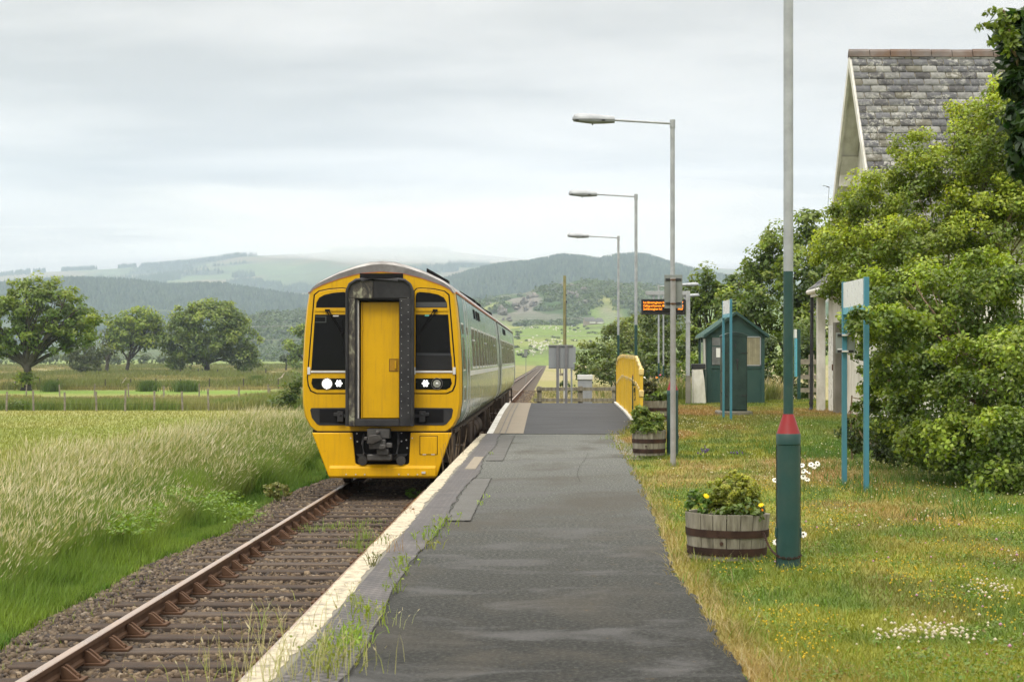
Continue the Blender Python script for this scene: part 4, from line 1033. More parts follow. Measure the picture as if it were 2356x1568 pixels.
# chain round the lamp
b = MB(); pts = []
lx, ly = 1.62, 12.42
for i in range(9):
    q = i / 8; pts.append((lerp(SX + .24, lx - .082, q), lerp(SY - .19, ly - .03, q), lerp(.19, .085, q) - .03 * math.sin(q * math.pi)))
for i in range(14):
    a = math.pi + math.pi * i / 13 * 1.0; pts.append((lx + .085 * math.cos(a), ly + .085 * math.sin(a), .085 - .018 * math.sin(math.pi * i / 13) - .0 * i))
pts = [Vector(p) for p in pts]
d_ = [0]
for a, c in zip(pts[:-1], pts[1:]): d_.append(d_[-1] + (c - a).length)
s_ = 0; k = 0
while s_ < d_[-1] - .01:
    q = np.interp([s_, s_ + .026], d_, [p.x for p in pts]); q2 = np.interp([s_, s_ + .026], d_, [p.y for p in pts]); q3 = np.interp([s_, s_ + .026], d_, [p.z for p in pts])
    A = Vector((q[0], q2[0], q3[0])); B = Vector((q[1], q2[1], q3[1])); m_ = (A + B) / 2; dr_ = (B - A).normalized()
    up = Vector((0, 0, 1)) if k % 2 else dr_.cross(Vector((0, 0, 1))).normalized()
    loop = [m_ + dr_ * .014 * math.cos(2 * math.pi * j / 8) + up * .008 * math.sin(2 * math.pi * j / 8) for j in range(9)]
    b.tube(loop, .0028, 5, cap=False); s_ += .02; k += 1
tag(b.build("chain", M['hoop']), "rusty chain tying the nearest flower tub to the lamp post base", "chain")

# ------------------------------------------------------------ blue double-post signs seen edge-on
def name_sign(p0, p1, H, label, pw=.055, extra=None):
    t = thing("station_sign", label, "sign", p0, 0, "blue two-post signs along the lawn")
    a = Vector(p0); d = Vector(p1) - a; ln = math.hypot(d.x, d.y); dz = p1[2] - p0[2]
    ang = math.atan2(d.y, d.x); t.rotation_euler = (0, 0, ang)
    MB().bx(-pw / 2, pw / 2, -pw / 2, pw / 2, -.1, H).build("post", M['blue_post'], t, bevel=.004)
    MB().prism([(ln - pw / 2, dz - .1), (ln + pw / 2, dz - .1), (ln + pw / 2 + extra, H + dz * .2), (ln - pw / 2 + extra, H + dz * .2)] if extra else [(ln - pw / 2, dz - .1), (ln + pw / 2, dz - .1), (ln + pw / 2, H), (ln - pw / 2, H)], 'y', -pw / 2, pw / 2).build("post", M['blue_post'], t, bevel=.004)
    pn = MB().bx(pw / 2, ln - pw / 2, -.018, .018, H - .30, H - .01).build("sign_panel", M['white_panel'], t, bevel=.002)
    MB().bx(pw / 2 - .001, ln - pw / 2 + .001, -.0205, .0205, H - .375, H - .298).build("sign_band", M['blue_band'], t)
    b = MB()
    for q in (.06, .2): b.cyl((0, -pw / 2 - .004, H - q), (0, -pw / 2 - .001, H - q), .006, n=8)
    b.build("bolt", M['blue_band'], t)
    return t
n2 = name_sign((3.41, 19.7, -.01), (3.375, 20.95, -.01), 2.31, "large blue two-post sign with a white board among the hawthorn leaves")
n1s = name_sign((3.82, 38.6, .13), (3.775, 39.8, .13), 2.56, "smaller blue two-post sign with a white board in front of the green cabinet", .05)
# notice backs on its post
t = thing("notice_plate", "small grey plate seen from the back, clamped to the left blue sign post", "sign", (3.375, 20.9, 1.5))
px0, px1, py0, py1 = 1924, 1969, 765, 812
s_ = F / 20.9
b = MB(); b.bx((px0 - CX) / s_ - 3.375, (px1 - CX) / s_ - 3.375, .04, .045, CH - (py1 - CY) / s_ - 1.5, CH - (py0 - CY) / s_ - 1.5); b.build("plate", M['sign_back'], t, bevel=.002)
w0 = (px0 - CX) / s_ - 3.375 + .02; w1 = (px1 - CX) / s_ - 3.375 - .02
zt = CH - (py0 - CY) / s_ - 1.5
for z in (zt - .04, zt - .225): b = MB(); b.bx(w0, w1, .028, .034, z, z + .026); b.bx(w0, w1, .0335, .04, z, z + .008); b.build("mounting_rail", M['dark'], t)
b = MB()
for z in (zt - .04, zt - .225): b.bx(-.034, .034, -.036, .034, z + .002, z + .022)
b.build("clamp", M['t_silver'], t, bevel=.002)
b = MB(); b.bx(w0 + .0, w0 + .07, .0385, .0398, zt - .195, zt - .18); b.build("sticker", M['white_panel'], t)

# ------------------------------------------------------------ green waiting shelter
sx0, sx1, sy0, sy1 = 4.60, 6.27, 53.4, 56.3; sz = .13
s_ = F / sy0
t = thing("waiting_shelter", "dark green timber hut with pitched roof and curtained window behind the lawn", "shelter", (sx0, sy0, sz))
eh = 2.02; ah = 2.60; xm = (sx0 + sx1) / 2
def B_(x0, x1, y0, y1, z0, z1): return MB().bx(x0, x1, y0, y1, z0 + sz, z1 + sz)
MB().prism([(sx0, sz - .1), (sx1, sz - .1), (sx1, sz + eh), (xm, sz + ah), (sx0, sz + eh)], 'y', sy0, sy1).build("wall", M['shed'], t, world=True, smooth=False)
b = MB()
for sg in (-1, 1):
    xe = xm + sg * ((sx1 - sx0) / 2 + .12); ze = sz + eh - .085
    n_ = 1
    b.prism([(xm, sz + ah + .0), (xe, ze), (xe, ze + .05), (xm, sz + ah + .06)], 'y', sy0 - .12, sy1 + .12)
    for yy in np.arange(sy0 - .12, sy1 + .1, .24):
        b.prism([(xm, sz + ah + .06), (xe, ze + .05), (xe, ze + .075), (xm, sz + ah + .085)], 'y', yy, yy + .05)
b.build("roof", M['shed_roof'], t, world=True, smooth=False)
b = MB()
for sg in (-1, 1):
    xe = xm + sg * ((sx1 - sx0) / 2 + .13); ze = sz + eh - .12
    b.prism([(xm, sz + ah + .02), (xe, ze), (xe, ze + .09), (xm, sz + ah + .10)], 'y', sy0 - .15, sy0 - .115)
b.build("bargeboard", M['shed'], t, world=True, smooth=False)
b = B_(sx0 - .1, sx1 + .1, sy0 - .03, sy0 + .0, eh - .10, eh - .01); b.bx(sx0 - .0, sx0 + .11, sy0 - .02, sy0 - .0, sz, sz + eh); b.bx(sx1 - .10, sx1, sy0 - .02, sy0, sz, sz + eh); b.bx(sx0 + .48, sx0 + .58, sy0 - .02, sy0, sz, sz + eh); b.bx(sx0 + .11, sx1 - .1, sy0 - .02, sy0, sz + 1.02, sz + 1.1)
for yy in (sy0, sy0 + .9, sy0 + 1.9, sy1 - .08): b.bx(sx0 - .03, sx0, yy, yy + .08, sz, sz + eh)
b.bx(sx0 - .05, sx0, sy0, sy1, sz + eh - .08, sz + eh)
b.build("frame", M['shed'], t, world=True, bevel=.004)
M['curtain'] = P('curtain', (.25, .235, .16), .8, 0, .25, 6, dstretch=(9, 1, .2), dirt=(.16, .15, .10), damt=.5, coat=.6)
M['shed_glass'] = P('shed_glass', (.10, .11, .115), .12, 0, .4, 3, coat=1)
wn = B_(sx0 + .13, sx0 + .47, sy0 - .026, sy0 - .0205, 1.13, 1.93).build("window", M['shed_glass'], t, world=True, smooth=False)
b = B_(sx0 + .13, sx0 + .47, sy0 - .034, sy0 - .026, 1.66, 1.69); b.build("glazing_bar", M['shed'], t, world=True)
B_(sx0 + .25, sx0 + .42, sy0 - .031, sy0 - .0265, 1.35, 1.62).build("notice", M['white_panel'], t, world=True)
b = B_(sx1 - .53, sx1 - .14, sy0 - .026, sy0 - .0205, 1.13, 1.93); b.build("window", M['curtain'], t, world=True, smooth=False)
b = B_(sx1 - .56, sx1 - .53, sy0 - .035, sy0 - .0, 1.10, 1.96); b.bx(sx1 - .14, sx1 - .11, sy0 - .035, sy0, sz + 1.1, sz + 1.96); b.bx(sx1 - .56, sx1 - .11, sy0 - .035, sy0, sz + 1.93, sz + 1.96); b.bx(sx1 - .56, sx1 - .11, sy0 - .035, sy0, sz + 1.10, sz + 1.13); b.build("window_frame", M['sign_grey'], t, world=True)
b = B_(sx0 - .05, sx0 - .03, sy0 + .25, sy0 + .85, 1.0, 1.9); b.build("poster_case", M['white_paint'], t, world=True)
b = B_(sx0 - .045, sx0 - .03, sy0 + 1.05, sy0 + 1.75, .9, 1.8); b.build("side_window", M['shed_glass'], t, world=True)

# tall dark cabinet
cxa, cxb, cyf, cyb = 3.98, 4.52, 41.9, 42.75; cz = .13
t = thing("equipment_cabinet", "tall dark green metal cabinet with an arched top on a concrete plinth", "cabinet", (cxa, cyf, cz))
MB().bx(cxa - .12, cxb + .12, cyf - .12, cyb + .1, cz - .05, cz + .10).build("plinth", M['concrete'], t, world=True, bevel=.03)
top_z = cz + 1.90
MB().prism([(cxa, cz + .10), (cxb, cz + .10), (cxb, top_z - .07), (cxb - .1, top_z - .03), ((cxa + cxb) / 2, top_z), (cxa + .1, top_z - .03), (cxa, top_z - .07)], 'y', cyf, cyb).build("body", M['cabinet'], t, world=True, bevel=.012, smooth=False)
MB().prism([(cxa - .02, top_z - .09), (cxb + .02, top_z - .09), (cxb + .02, top_z - .06), (cxb - .1, top_z - .01), ((cxa + cxb) / 2, top_z + .02), (cxa + .1, top_z - .01), (cxa - .02, top_z - .06)], 'y', cyf - .02, cyb + .02).build("cap", M['cabinet'], t, world=True, bevel=.006, smooth=False)
MB().bx(cxa + .02, cxb - .02, cyf - .02, cyf, cz + .13, top_z - .10).build("door", M['cabinet'], t, world=True, bevel=.006)
b = MB(); 
for z in (.45, 1.42): b.bx(cxb - .14, cxb + .01, cyf - .035, cyf - .02, cz + z, cz + z + .02); b.bx(cxa - .03, cxa + .1, cyf - .035, cyf - .02, cz + z, cz + z + .02)
for z in (.5, 1.0, 1.45): b.bx(cxa - .03, cxa, cyf + .2, cyf + .3, cz + z, cz + z + .04)
b.build("hinge", M['dark'], t, world=True)
b = MB(); b.cyl((cxa + .31, cyf - .03, cz + 1.27), (cxa + .31, cyf - .02, cz + 1.27), .035, n=14); b.bx(cxa + .295, cxa + .325, cyf - .05, cyf - .03, cz + 1.05, cz + 1.28); b.bx(cxa + .25, cxa + .28, cyf - .03, cyf - .02, cz + 1.56, cz + 1.64); b.build("handle", M['dark'], t, world=True, bevel=.004)

# departure board
bd = 52.6; s_ = F / bd
t = thing("departure_board", "black electronic departure board with amber text hung from a pale steel arm", "departure board", ((1583 - CX) / s_, bd, .13))
X_ = lambda px: (px - CX) / s_
Z_ = lambda py: CH - (py - CY) / s_
MB().bx(X_(1578), X_(1587.5), bd - .06, bd + .06, .95, Z_(669)).build("column", M['galv'], t, world=True, bevel=.005)
MB().bx(X_(1577.5), X_(1589), bd - .075, bd + .075, .0, .95).build("column_base", M['concrete'], t, world=True, bevel=.005)
MB().bx(X_(1576.5), X_(1589), bd - .08, bd + .08, Z_(743), Z_(739)).build("collar", M['galv'], t, world=True)
MB().bx(X_(1485.5), X_(1578), bd - .06, bd + .06, Z_(678.5), Z_(669.5)).build("arm", M['galv'], t, world=True, bevel=.004)
MB().prism([(X_(1565), Z_(678.5)), (X_(1578), Z_(678.5)), (X_(1578), Z_(690))], 'y', bd - .01, bd + .01).build("gusset", M['galv'], t, world=True)
b = MB(); b.bx(X_(1501.5), X_(1506), bd - .02, bd + .02, Z_(690), Z_(678.5)); b.bx(X_(1556), X_(1560), bd - .02, bd + .02, Z_(690), Z_(678.5)); b.build("hanger", M['galv'], t, world=True)
hs = MB().bx(X_(1475), X_(1576), bd - .12, bd + .12, Z_(723.5), Z_(688)).build("board_housing", P('board_black', (.012, .012, .015), .35, 0, .1, 5), t, world=True, bevel=.008)
MB().bx(X_(1480), X_(1571), bd - .124, bd - .121, Z_(719), Z_(692.5)).build("screen", P('board_screen', (.006, .005, .006), .2, 0, .1, 5), hs, world=False)
for o_ in hs.children:      # the screen was given in world coordinates
    for v_ in o_.data.vertices: v_.co -= t.location
amber = emit("amber_led", (1.0, .26, .01), 2.6, (.2, .05, 0))
def text_mesh(s, x, z, hgt, width, y, mat, parent, name, align='LEFT'):
    c = bpy.data.curves.new(name, 'FONT'); c.body = s; c.size = 1; c.align_x = align; c.space_character = 1.05
    c.offset = .012
    o = bpy.data.objects.new(name, c); col.objects.link(o); bpy.context.view_layer.update()
    me = bpy.data.meshes.new_from_object(o.evaluated_get(bpy.context.evaluated_depsgraph_get()))
    bpy.data.objects.remove(o); bpy.data.curves.remove(c)
    co = np.zeros(len(me.vertices) * 3); me.vertices.foreach_get("co", co); co = co.reshape(-1, 3)
    x0_, x1_ = co[:, 0].min(), co[:, 0].max(); sxx = width / (x1_ - x0_)
    n_ = np.zeros_like(co); n_[:, 0] = x + (co[:, 0] - x0_) * sxx; n_[:, 2] = z + co[:, 1] * hgt / .72; n_[:, 1] = y
    l = parent.location if parent.parent is None else t.location
    n_ -= np.array(l); me.vertices.foreach_set("co", n_.ravel()); me.materials.append(mat); me.update()
    ob = bpy.data.objects.new(name, me); col.objects.link(ob); ob.parent = parent; return ob
PB = lambda q: 1475 + (q - 240) / 1710 * 101     # column in the close-up of the board to frame pixels
for s, x0_, x1_, row in (("1st Birmingham Intl", 322, 1215, 0), ("0737", 1665, 1865, 0), ("Calling at:Caersws, Machynlleth", 322, 1500, 1), ("city S", 1600, 1865, 1), ("2nd Birmingham Intl", 322, 1040, 2), ("1437", 1670, 1865, 2)):
    text_mesh(s, X_(PB(x0_)), Z_(698.2 + row * 7.3), .058, (x1_ - x0_) / 1710 * 101 / s_, bd - .1265, amber, hs, "board_text")

# pale block beside the shelter with a black cap
t = thing("salt_bin", "pale tapered white block with a black cap between board post and green hut", "bin", (4.13, 53.0, .12))
b = MB(); b.prism([(-.01, 0), (.39, 0), (.33, .72), (.28, 1.02), (-.01, 1.02)], 'y', -.2, .2); b.build("body", M['white_paint'], t, bevel=.03)
MB().bx(-.03, .36, -.22, .22, 1.02, 1.17).build("lid", M['dark'], t, bevel=.02)

# ------------------------------------------------------------ yellow railing beside the raised platform
t = thing("railing", "bright yellow steel railing along the back of the raised platform", "railing", (1.80, 36.1, 0))
Y0, Y1 = 36.1, 48.9
tz = lambda y: float(np.interp(y, [36.1, 38.0, 45.4, 48.0, 48.9], [1.22, 1.46, 1.515, 1.46, 1.31]))
mz = lambda y: float(np.interp(y, [36.1, 38.0, 40, 45.4, 48.9], [.79, .93, .98, 1.02, .80]))
def railpath(zf, nm, mat, r, lumps):
    b = MB(); ys_ = np.linspace(Y0, Y1, 40)
    b.tube([(0, y - 36.1, zf(y)) for y in ys_], r, 8)
    if lumps:
        for y in np.arange(Y0 + .3, Y1, .62): b.lathe([(r * 1.35, -.04), (r * 1.35, .04)], (0, y - 36.1, zf(y) - .01), 8)
    b.build(nm, mat, t)
railpath(tz, "top_rail", M['yellow_top'], .030, True); railpath(mz, "middle_rail", M['yellow_top'], .024, True)
for y in (36.1, 38.6, 41.2, 43.8, 46.4, 48.9):
    MB().bx(-.035, .035, y - 36.1 - .035, y - 36.1 + .035, float(pz(y)) - .1, tz(y) + .0).build("post", M['yellow_rail'], t, bevel=.005)
b = MB()
for y in np.arange(Y0 + .12, Y1 - .05, .105): b.bx(-.012, .012, y - 36.1 - .012, y - 36.1 + .012, float(pz(y)) + .04, tz(y) - .02)
o_ = b.build("baluster", M['yellow_rail'], t, smooth=False); o_["kind"] = "stuff"
b = MB(); b.tube([(0, y - 36.1, float(pz(y)) + .06) for y in np.linspace(Y0, Y1, 20)], .02, 6); b.build("bottom_rail", M['yellow_rail'], t)
for zf in (tz, mz):
    MB().bx(-.05, .05, -.06, .04, zf(36.1) - .12, zf(36.1) + .02).build("end_bracket", M['yellow_top'], t, bevel=.02)

# ------------------------------------------------------------ beyond the platform end
def at(px, py, d): return Vector(W(px, py, d))
d = 54.0; s_ = F / d; X_ = lambda px: (px - CX) / s_; Z_ = lambda py: CH - (py - CY) / s_
t = thing("sign_board", "large grey two-post sign board seen from the back at the platform end", "sign", (X_(1291), d, -.5))
MB().bx(X_(1262.3), X_(1319.3), d, d + .006, Z_(846), Z_(793)).build("board", M['sign_grey'], t, world=True)
b = MB(); b.bx(X_(1262), X_(1319.6), d - .03, d - .001, Z_(847.5), Z_(845)); b.bx(X_(1262), X_(1319.6), d - .03, d - .001, Z_(796.5), Z_(793.5)); b.build("frame_rail", P('frame_grey', (.16, .17, .18), .5), t, world=True)
for px in (1283, 1302.5): MB().bx(X_(px - 3.2), X_(px + 3.2), d - .09, d - .031, -.6, Z_(794)).build("post", P('post_grey', (.17, .175, .19), .5), t, world=True, bevel=.004)
d = 56.0; s_ = F / d
t = thing("sign_board", "narrow grey sign panel seen from the back, just right of the larger sign board", "sign", (X_(1316), d, -.6))
MB().bx(X_(1306), X_(1324.5), d, d + .02, Z_(834), Z_(797)).build("board", M['sign_grey'], t, world=True)
MB().bx(X_(1316), X_(1322), d, d + .02, Z_(850), Z_(835.5)).build("lower_plate", M['sign_grey'], t, world=True)
MB().bx(X_(1313), X_(1317), d + .021, d + .06, -.6, Z_(798)).build("post", M['sign_grey'], t, world=True)
d = 58.0; s_ = F / d
t = thing("relay_cabinet", "small pale grey metal cabinet with a white lid beyond the platform end", "cabinet", (X_(1346), d, -.9))
MB().bx(X_(1329.5), X_(1362.5), d, d + .4, -.75, Z_(873)).build("body", P('cab_grey', (.30, .32, .34), .5), t, world=True, bevel=.01)
MB().bx(X_(1328.5), X_(1363.5), d - .03, d + .43, Z_(873), Z_(862)).build("lid", M['white_panel'], t, world=True, bevel=.01)
MB().bx(X_(1331), X_(1361), d + .02, d + .38, -1.0, -.74).build("plinth", M['concrete'], t, world=True)
d = 60.0; s_ = F / d
t = thing("white_gate_post", "old flaking white timber posts standing behind the sign board", "posts", (X_(1291), d, -.8))
b = MB(); b.bx(X_(1281), X_(1287), d, d + .1, -.8, Z_(838)); b.build("post", M['white_paint'], t, world=True, bevel=.01)
b = MB(); b.bx(X_(1296.5), X_(1302.5), d, d + .1, -.8, Z_(838)); b.build("post", M['white_paint'], t, world=True, bevel=.01)
b = MB(); b.bx(X_(1287.2), X_(1296.3), d + .02, d + .08, Z_(845), Z_(840)); b.bx(X_(1287.2), X_(1296.3), d + .02, d + .08, Z_(864), Z_(858)); b.bx(X_(1288.5), X_(1291), d + .02, d + .08, Z_(858), Z_(845)); b.build("crossbar", M['old_wood'], t, world=True)
# low timber barrier
d = 56.5; s_ = F / d
t = thing("timber_barrier", "low weathered timber rail fence across the end of the platform", "fence", (X_(1330), d, -.6))
MB().bx(X_(1234), X_(1419), d, d + .05, Z_(898.5), Z_(890.5)).build("top_rail", M['old_wood'], t, world=True, bevel=.006)
MB().bx(X_(1228), X_(1419), d, d + .05, Z_(924), Z_(916)).build("lower_rail", M['old_wood'], t, world=True, bevel=.006)
for px in (1241, 1335.5, 1413.8): MB().bx(X_(px - 5.5), X_(px + 5.5), d + .052, d + .16, -.7, Z_(888)).build("post", M['old_wood'], t, world=True, bevel=.01)
# telegraph pole
x_, y_, z_ = W(1299, 834, 110); z_ = float(gz(x_, 110))
t = thing("telegraph_pole", "weathered wooden telegraph pole standing behind the grey sign board", "pole", (x_, 110, z_))
MB().lathe([(.105, -.2), (.095, 3), (.085, CH + 193 / F * 110 - z_)], n=14).build("pole", M['pole_wood'], t)
b = MB(); b.bx(.08, .13, -.05, .05, 6.2, 6.3); b.cyl((.1, 0, 5.8), (.1, 0, 5.9), .05, n=8); b.build("insulator", M['dark'], t)
MB().tube([(.09, -.02, -.1), (.09, -.02, 5.8)], .018, 5).build("cable", M['dark'], t)
# pole behind the trees and small items round the station house
t = thing("telegraph_pole", "pole whose pale top stands clear of the trees left of the station house", "pole", (*W(1862.5, 820, 82)[:2], -.8))
MB().lathe([(.09, 0), (.07, CH + 259 / F * 82 + .8)], n=12).build("pole", M['fence_wood'], t)
d = 58.0; s_ = F / d
t = thing("notice_post", "green square post with a pale notice edge, seen beyond the nearest lamp post", "post", (X_(1838), d, .1))
MB().bx(X_(1834.5), X_(1842), d, d + .1, .0, Z_(757)).build("post", M['green_post'], t, world=True, bevel=.004)
MB().bx(X_(1830), X_(1834), d - .02, d + .3, Z_(866), Z_(778)).build("blue_panel", M['blue_band'], t, world=True)
MB().bx(X_(1829), X_(1833), d - .02, d + .3, Z_(777), Z_(757)).build("white_panel", M['white_panel'], t, world=True)
d = 60.0; s_ = F / d
t = thing("wooden_fence", "short run of brown post and rail fence between lamp post and station house", "fence", (X_(1868), d, 0))
for z0_, z1_ in ((838, 826), (872, 862), (902, 892)): MB().bx(X_(1842), X_(1884), d, d + .05, Z_(z0_), Z_(z1_)).build("rail", M['fence_wood'], t, world=True)
for px in (1868,): MB().bx(X_(px - 6), X_(px + 6), d + .052, d + .18, -.1, Z_(815)).build("post", M['fence_wood'], t, world=True)

# ------------------------------------------------------------ station house
HX, RY, RZ = 6.57, 40.0, 8.12
EZ, HH = 3.9, 3.28      # eaves height and half depth
house = thing("station_house", "white station house with a steep grey slate roof behind the hawthorn", "house", (HX, RY, .13))
def slates(name, parent, P0, U, V, nu, nv, seed, thick=.012):
    """rows of overlapping slates: P0 = eave corner, U along the eave, V up the slope (world)"""
    g = random.Random(seed); b = []; fs = []; cs = []
    P0, U, V = Vector(P0), Vector(U), Vector(V); Nn = U.cross(V).normalized()
    if Nn.z < 0: Nn = -Nn
    for r in range(nv):
        off = 0 if r % 2 == 0 else .5
        c = -off
        while c < nu:
            a0 = max(0, c) + .03; a1 = min(nu, c + 1) - .03
            c += 1
            if a1 - a0 < .1: continue
            k = len(b); lf = g.uniform(.005, .011); sl = g.uniform(-.02, .02)
            v0 = r + sl; v1 = r + 1.25
            p = [P0 + U * (a0 / nu) + V * (v0 / nv), P0 + U * (a1 / nu) + V * (v0 / nv), P0 + U * (a1 / nu) + V * (min(v1, nv) / nv), P0 + U * (a0 / nu) + V * (min(v1, nv) / nv)]
            up0 = Nn * (.022 + lf); up1 = Nn * .008
            q = [p[0] + up0, p[1] + up0, p[2] + up1, p[3] + up1, p[0] + up0 - Nn * thick * 1.4, p[1] + up0 - Nn * thick * 1.4]
            b += [tuple(x) for x in q]; fs += [(k, k + 1, k + 2, k + 3)]; fs += [(k + 4, k + 5, k + 1, k)]
            tone = g.choice([(.115, .12, .135), (.09, .095, .11), (.145, .15, .155), (.24, .245, .24), (.17, .175, .175), (.06, .06, .066), (.13, .125, .10), (.10, .105, .12)])
            f_ = g.uniform(.85, 1.15); cs += [[x * f_ for x in tone]] * 6
    l = np.array(parent.location)
    return npmesh(name, np.array(b) - l, [np.array(fs)], M['slate'], np.array(cs), parent)
def slate_mat():
    m, n, p, o = mat_new("slate")
    a = n.nodes.new("ShaderNodeAttribute"); a.attribute_name = "Col"
    c0 = mixc(n, 1.0, a.outputs["Color"], ramp(n, noise(n, 9, 8, .7), [(.3, (.65,) * 3), (.7, (1.3,) * 3)]), 'MULTIPLY')
    li = noise(n, 7, 8, .78, dist=.3); lm = ramp(n, li, [(.49, (0, 0, 0)), (.56, (1, 1, 1))])
    big = ramp(n, noise(n, 1.2, 4), [(.38, (.1,) * 3), (.6, (1, 1, 1))])
    m2 = mixc(n, 1.0, lm, big, 'MULTIPLY')
    c1 = mixc(n, m2, c0, ramp(n, noise(n, 22, 3), [(.35, (.22, .23, .21)), (.65, (.5, .5, .48))]))
    dk = ramp(n, noise(n, 5, 6, .7), [(.60, (0, 0, 0)), (.70, (.8,) * 3)])
    c1 = mixc(n, dk, c1, (.045, .045, .045))
    n.links.new(c1, p.inputs["Base Color"]); p.inputs["Roughness"].default_value = .62; return m
M['slate'] = slate_mat()
LEN = 9.0
slope = Vector((0, HH, RZ - EZ))
slates("front_roof", house, (HX, RY - HH, EZ), (LEN, 0, 0), (0, HH, RZ - EZ), 27, 26, 3)
slates("rear_roof", house, (HX, RY + HH, EZ), (LEN, 0, 0), (0, -HH, RZ - EZ), 27, 26, 4)
b = MB()
for sg in (-1, 1):
    b.prism([(RY, RZ - .02), (RY + sg * HH, EZ - .02), (RY + sg * HH, EZ - .08), (RY, RZ - .10)], 'x', HX + .02, HX + LEN)
b.build("roof_boarding", M['old_wood'], house, world=True, smooth=False)
rt = []
M['ridge_tile'] = P('ridge_tile', (.15, .14, .135), .8, 0, .3, 2.2, dirt=(.12, .075, .05), damt=.4, dscale=1.6)
b = MB()
for i in range(20):
    x0_ = HX - .03 + i * .45; x1_ = x0_ + .435; j = random.uniform(-.006, .006)
    b.prism([(RY - .14, RZ - .10 + j), (RY - .10, RZ + .02 + j), (RY, RZ + .085 + j), (RY + .10, RZ + .02 + j), (RY + .14, RZ - .10 + j)], 'x', x0_, x1_)
b.build("ridge_tiles", M['ridge_tile'], house, world=True, smooth=False)
wallx = HX + .42
b = MB(); b.prism([(RY - HH + .35, -.1), (RY + HH - .35, -.1), (RY + HH - .35, EZ + .25), (RY, RZ - .28), (RY - HH + .35, EZ + .25)], 'x', wallx, HX + LEN - .3)
wl = b.build("wall", M['white_paint'], house, world=True, smooth=False)
b = MB()
for sg in (-1, 1):      # bargeboards and soffit
    b.prism([(RY, RZ - .02), (RY + sg * (HH + .02), EZ - .04), (RY + sg * (HH + .02), EZ - .32), (RY, RZ - .32)], 'x', HX - .03, HX + .03)
b.build("bargeboard", M['white_paint'], house, world=True, smooth=False)
b = MB()
for sg in (-1, 1): b.prism([(RY, RZ - .12), (RY + sg * HH, EZ - .12), (RY + sg * HH, EZ - .16), (RY, RZ - .16)], 'x', HX + .03, wallx)
b.build("soffit", M['white_paint'], house, world=True, smooth=False)
b = MB(); b.bx(HX + .03, wallx, RY - 1.15, RY - 1.02, RZ - 2.0, RZ - 1.5) if False else None
for sg in (-1, 1):
    pr = [(sg * q[0] + RY, q[1]) for q in [(1.9, RZ - 2.75), (1.9, RZ - 2.62), (1.5, RZ - 2.1), (1.45, RZ - 2.1), (1.7, RZ - 2.5), (1.72, RZ - 2.75)]]; b = MB()
    b.prism(pr, 'x', HX + .04, wallx); b.build("corbel_bracket", M['white_paint'], house, world=True, smooth=False)
gw_ = MB().bx(wallx - .03, wallx - .002, RY - .45, RY + .45, 4.6, 5.75).build("window", M['white_panel'], house, world=True, bevel=.01)
b = MB(); b.bx(wallx - .036, wallx - .031, RY - .36, RY + .36, 4.7, 5.65); o_ = b.build("pane", M['glass'], gw_); 
for v_ in o_.data.vertices: v_.co -= house.location
b = MB(); b.bx(wallx - .3, wallx - .05, RY + HH - .5, RY + HH - .47, 5.2, 5.23) if False else None
x_, y_, z_ = W(1912, 432, 43.4)
b = MB(); b.tube([(HX + .05, 43.3, z_), (x_ - .12, 43.3, z_ + .02)], .012, 6); b.tube([(x_ - .05, 43.3, z_), (x_ - .16, 43.3, z_ + .04), (x_ - .22, 43.25, z_ + .03)], .006, 5); b.tube([(x_ - .06, 43.3, z_), (x_ - .09, 43.3, z_ - .5)], .005, 5)
b.build("aerial_bracket", M['dark'], house, world=True)
# low annexe with an open porch
an = thing("porch_annexe", "low white timber annexe with slate roof and black downpipe beside the station house", "annexe", (6.78, 43.4, .13))
GX = 6.5; gz0 = 3.13
b = MB()
for s0, s1 in ((43.4, 45.8),): b.tube([(GX, 41.6, gz0 - .03), (GX, 46.0, gz0 - .03)], .06, 10)
b.build("gutter", M['white_paint'], an, world=True)
slates("roof", an, (GX - .02, 41.4, gz0 + .02), (0, 4.5, 0), (1.9, 0, 1.5), 12, 10, 9)
slates("roof", an, (GX + 3.78, 41.4, gz0 + .02), (0, 4.5, 0), (-1.9, 0, 1.5), 12, 10, 10)
b = MB(); b.prism([(GX + .03, gz0), (GX + 3.75, gz0), (GX + 1.88, gz0 + 1.47)], 'y', 41.5, 45.8); b.build("gable", M['white_paint'], an, world=True, smooth=False)
b = MB(); b.bx(GX + .02, GX + .2, 41.5, 45.75, gz0 - .16, gz0 - .02); b.build("fascia", M['white_paint'], an, world=True)
b = MB(); b.bx(6.66, 6.86, 45.5, 45.7, -.05, gz0 - .16); b.build("corner_post", M['white_paint'], an, world=True, bevel=.01)
b = MB(); b.bx(6.95, 9.8, 43.55, 45.6, -.05, gz0); b.build("wall", M['white_paint'], an, world=True)
b = MB(); b.bx(6.90, 6.945, 44.4, 45.3, .15, 2.25); dd = b.build("door", M['white_panel'], an, world=True, bevel=.006)
b = MB(); b.bx(6.87, 6.90, 44.5, 44.56, 1.15, 1.3); o_ = b.build("handle", M['rust'], dd)
for v_ in o_.data.vertices: v_.co -= an.location
b = MB(); b.bx(6.80, 6.94, 43.55, 43.9, .05, 2.3); b.build("render_pier", M['concrete'], an, world=True)
b = MB(); b.tube([(6.56, 45.75, gz0 - .1), (6.56, 45.75, gz0 - .3), (6.54, 45.75, .15)], .045, 10)
for z_ in (.35, 1.3, 2.65): b.lathe([(.06, z_ - .06), (.06, z_)], (6.54, 45.75, 0), 10)
b.tube([(6.54, 45.75, .2), (6.48, 45.65, .1)], .045, 8)
b.build("downpipe", M['dark'], an, world=True)

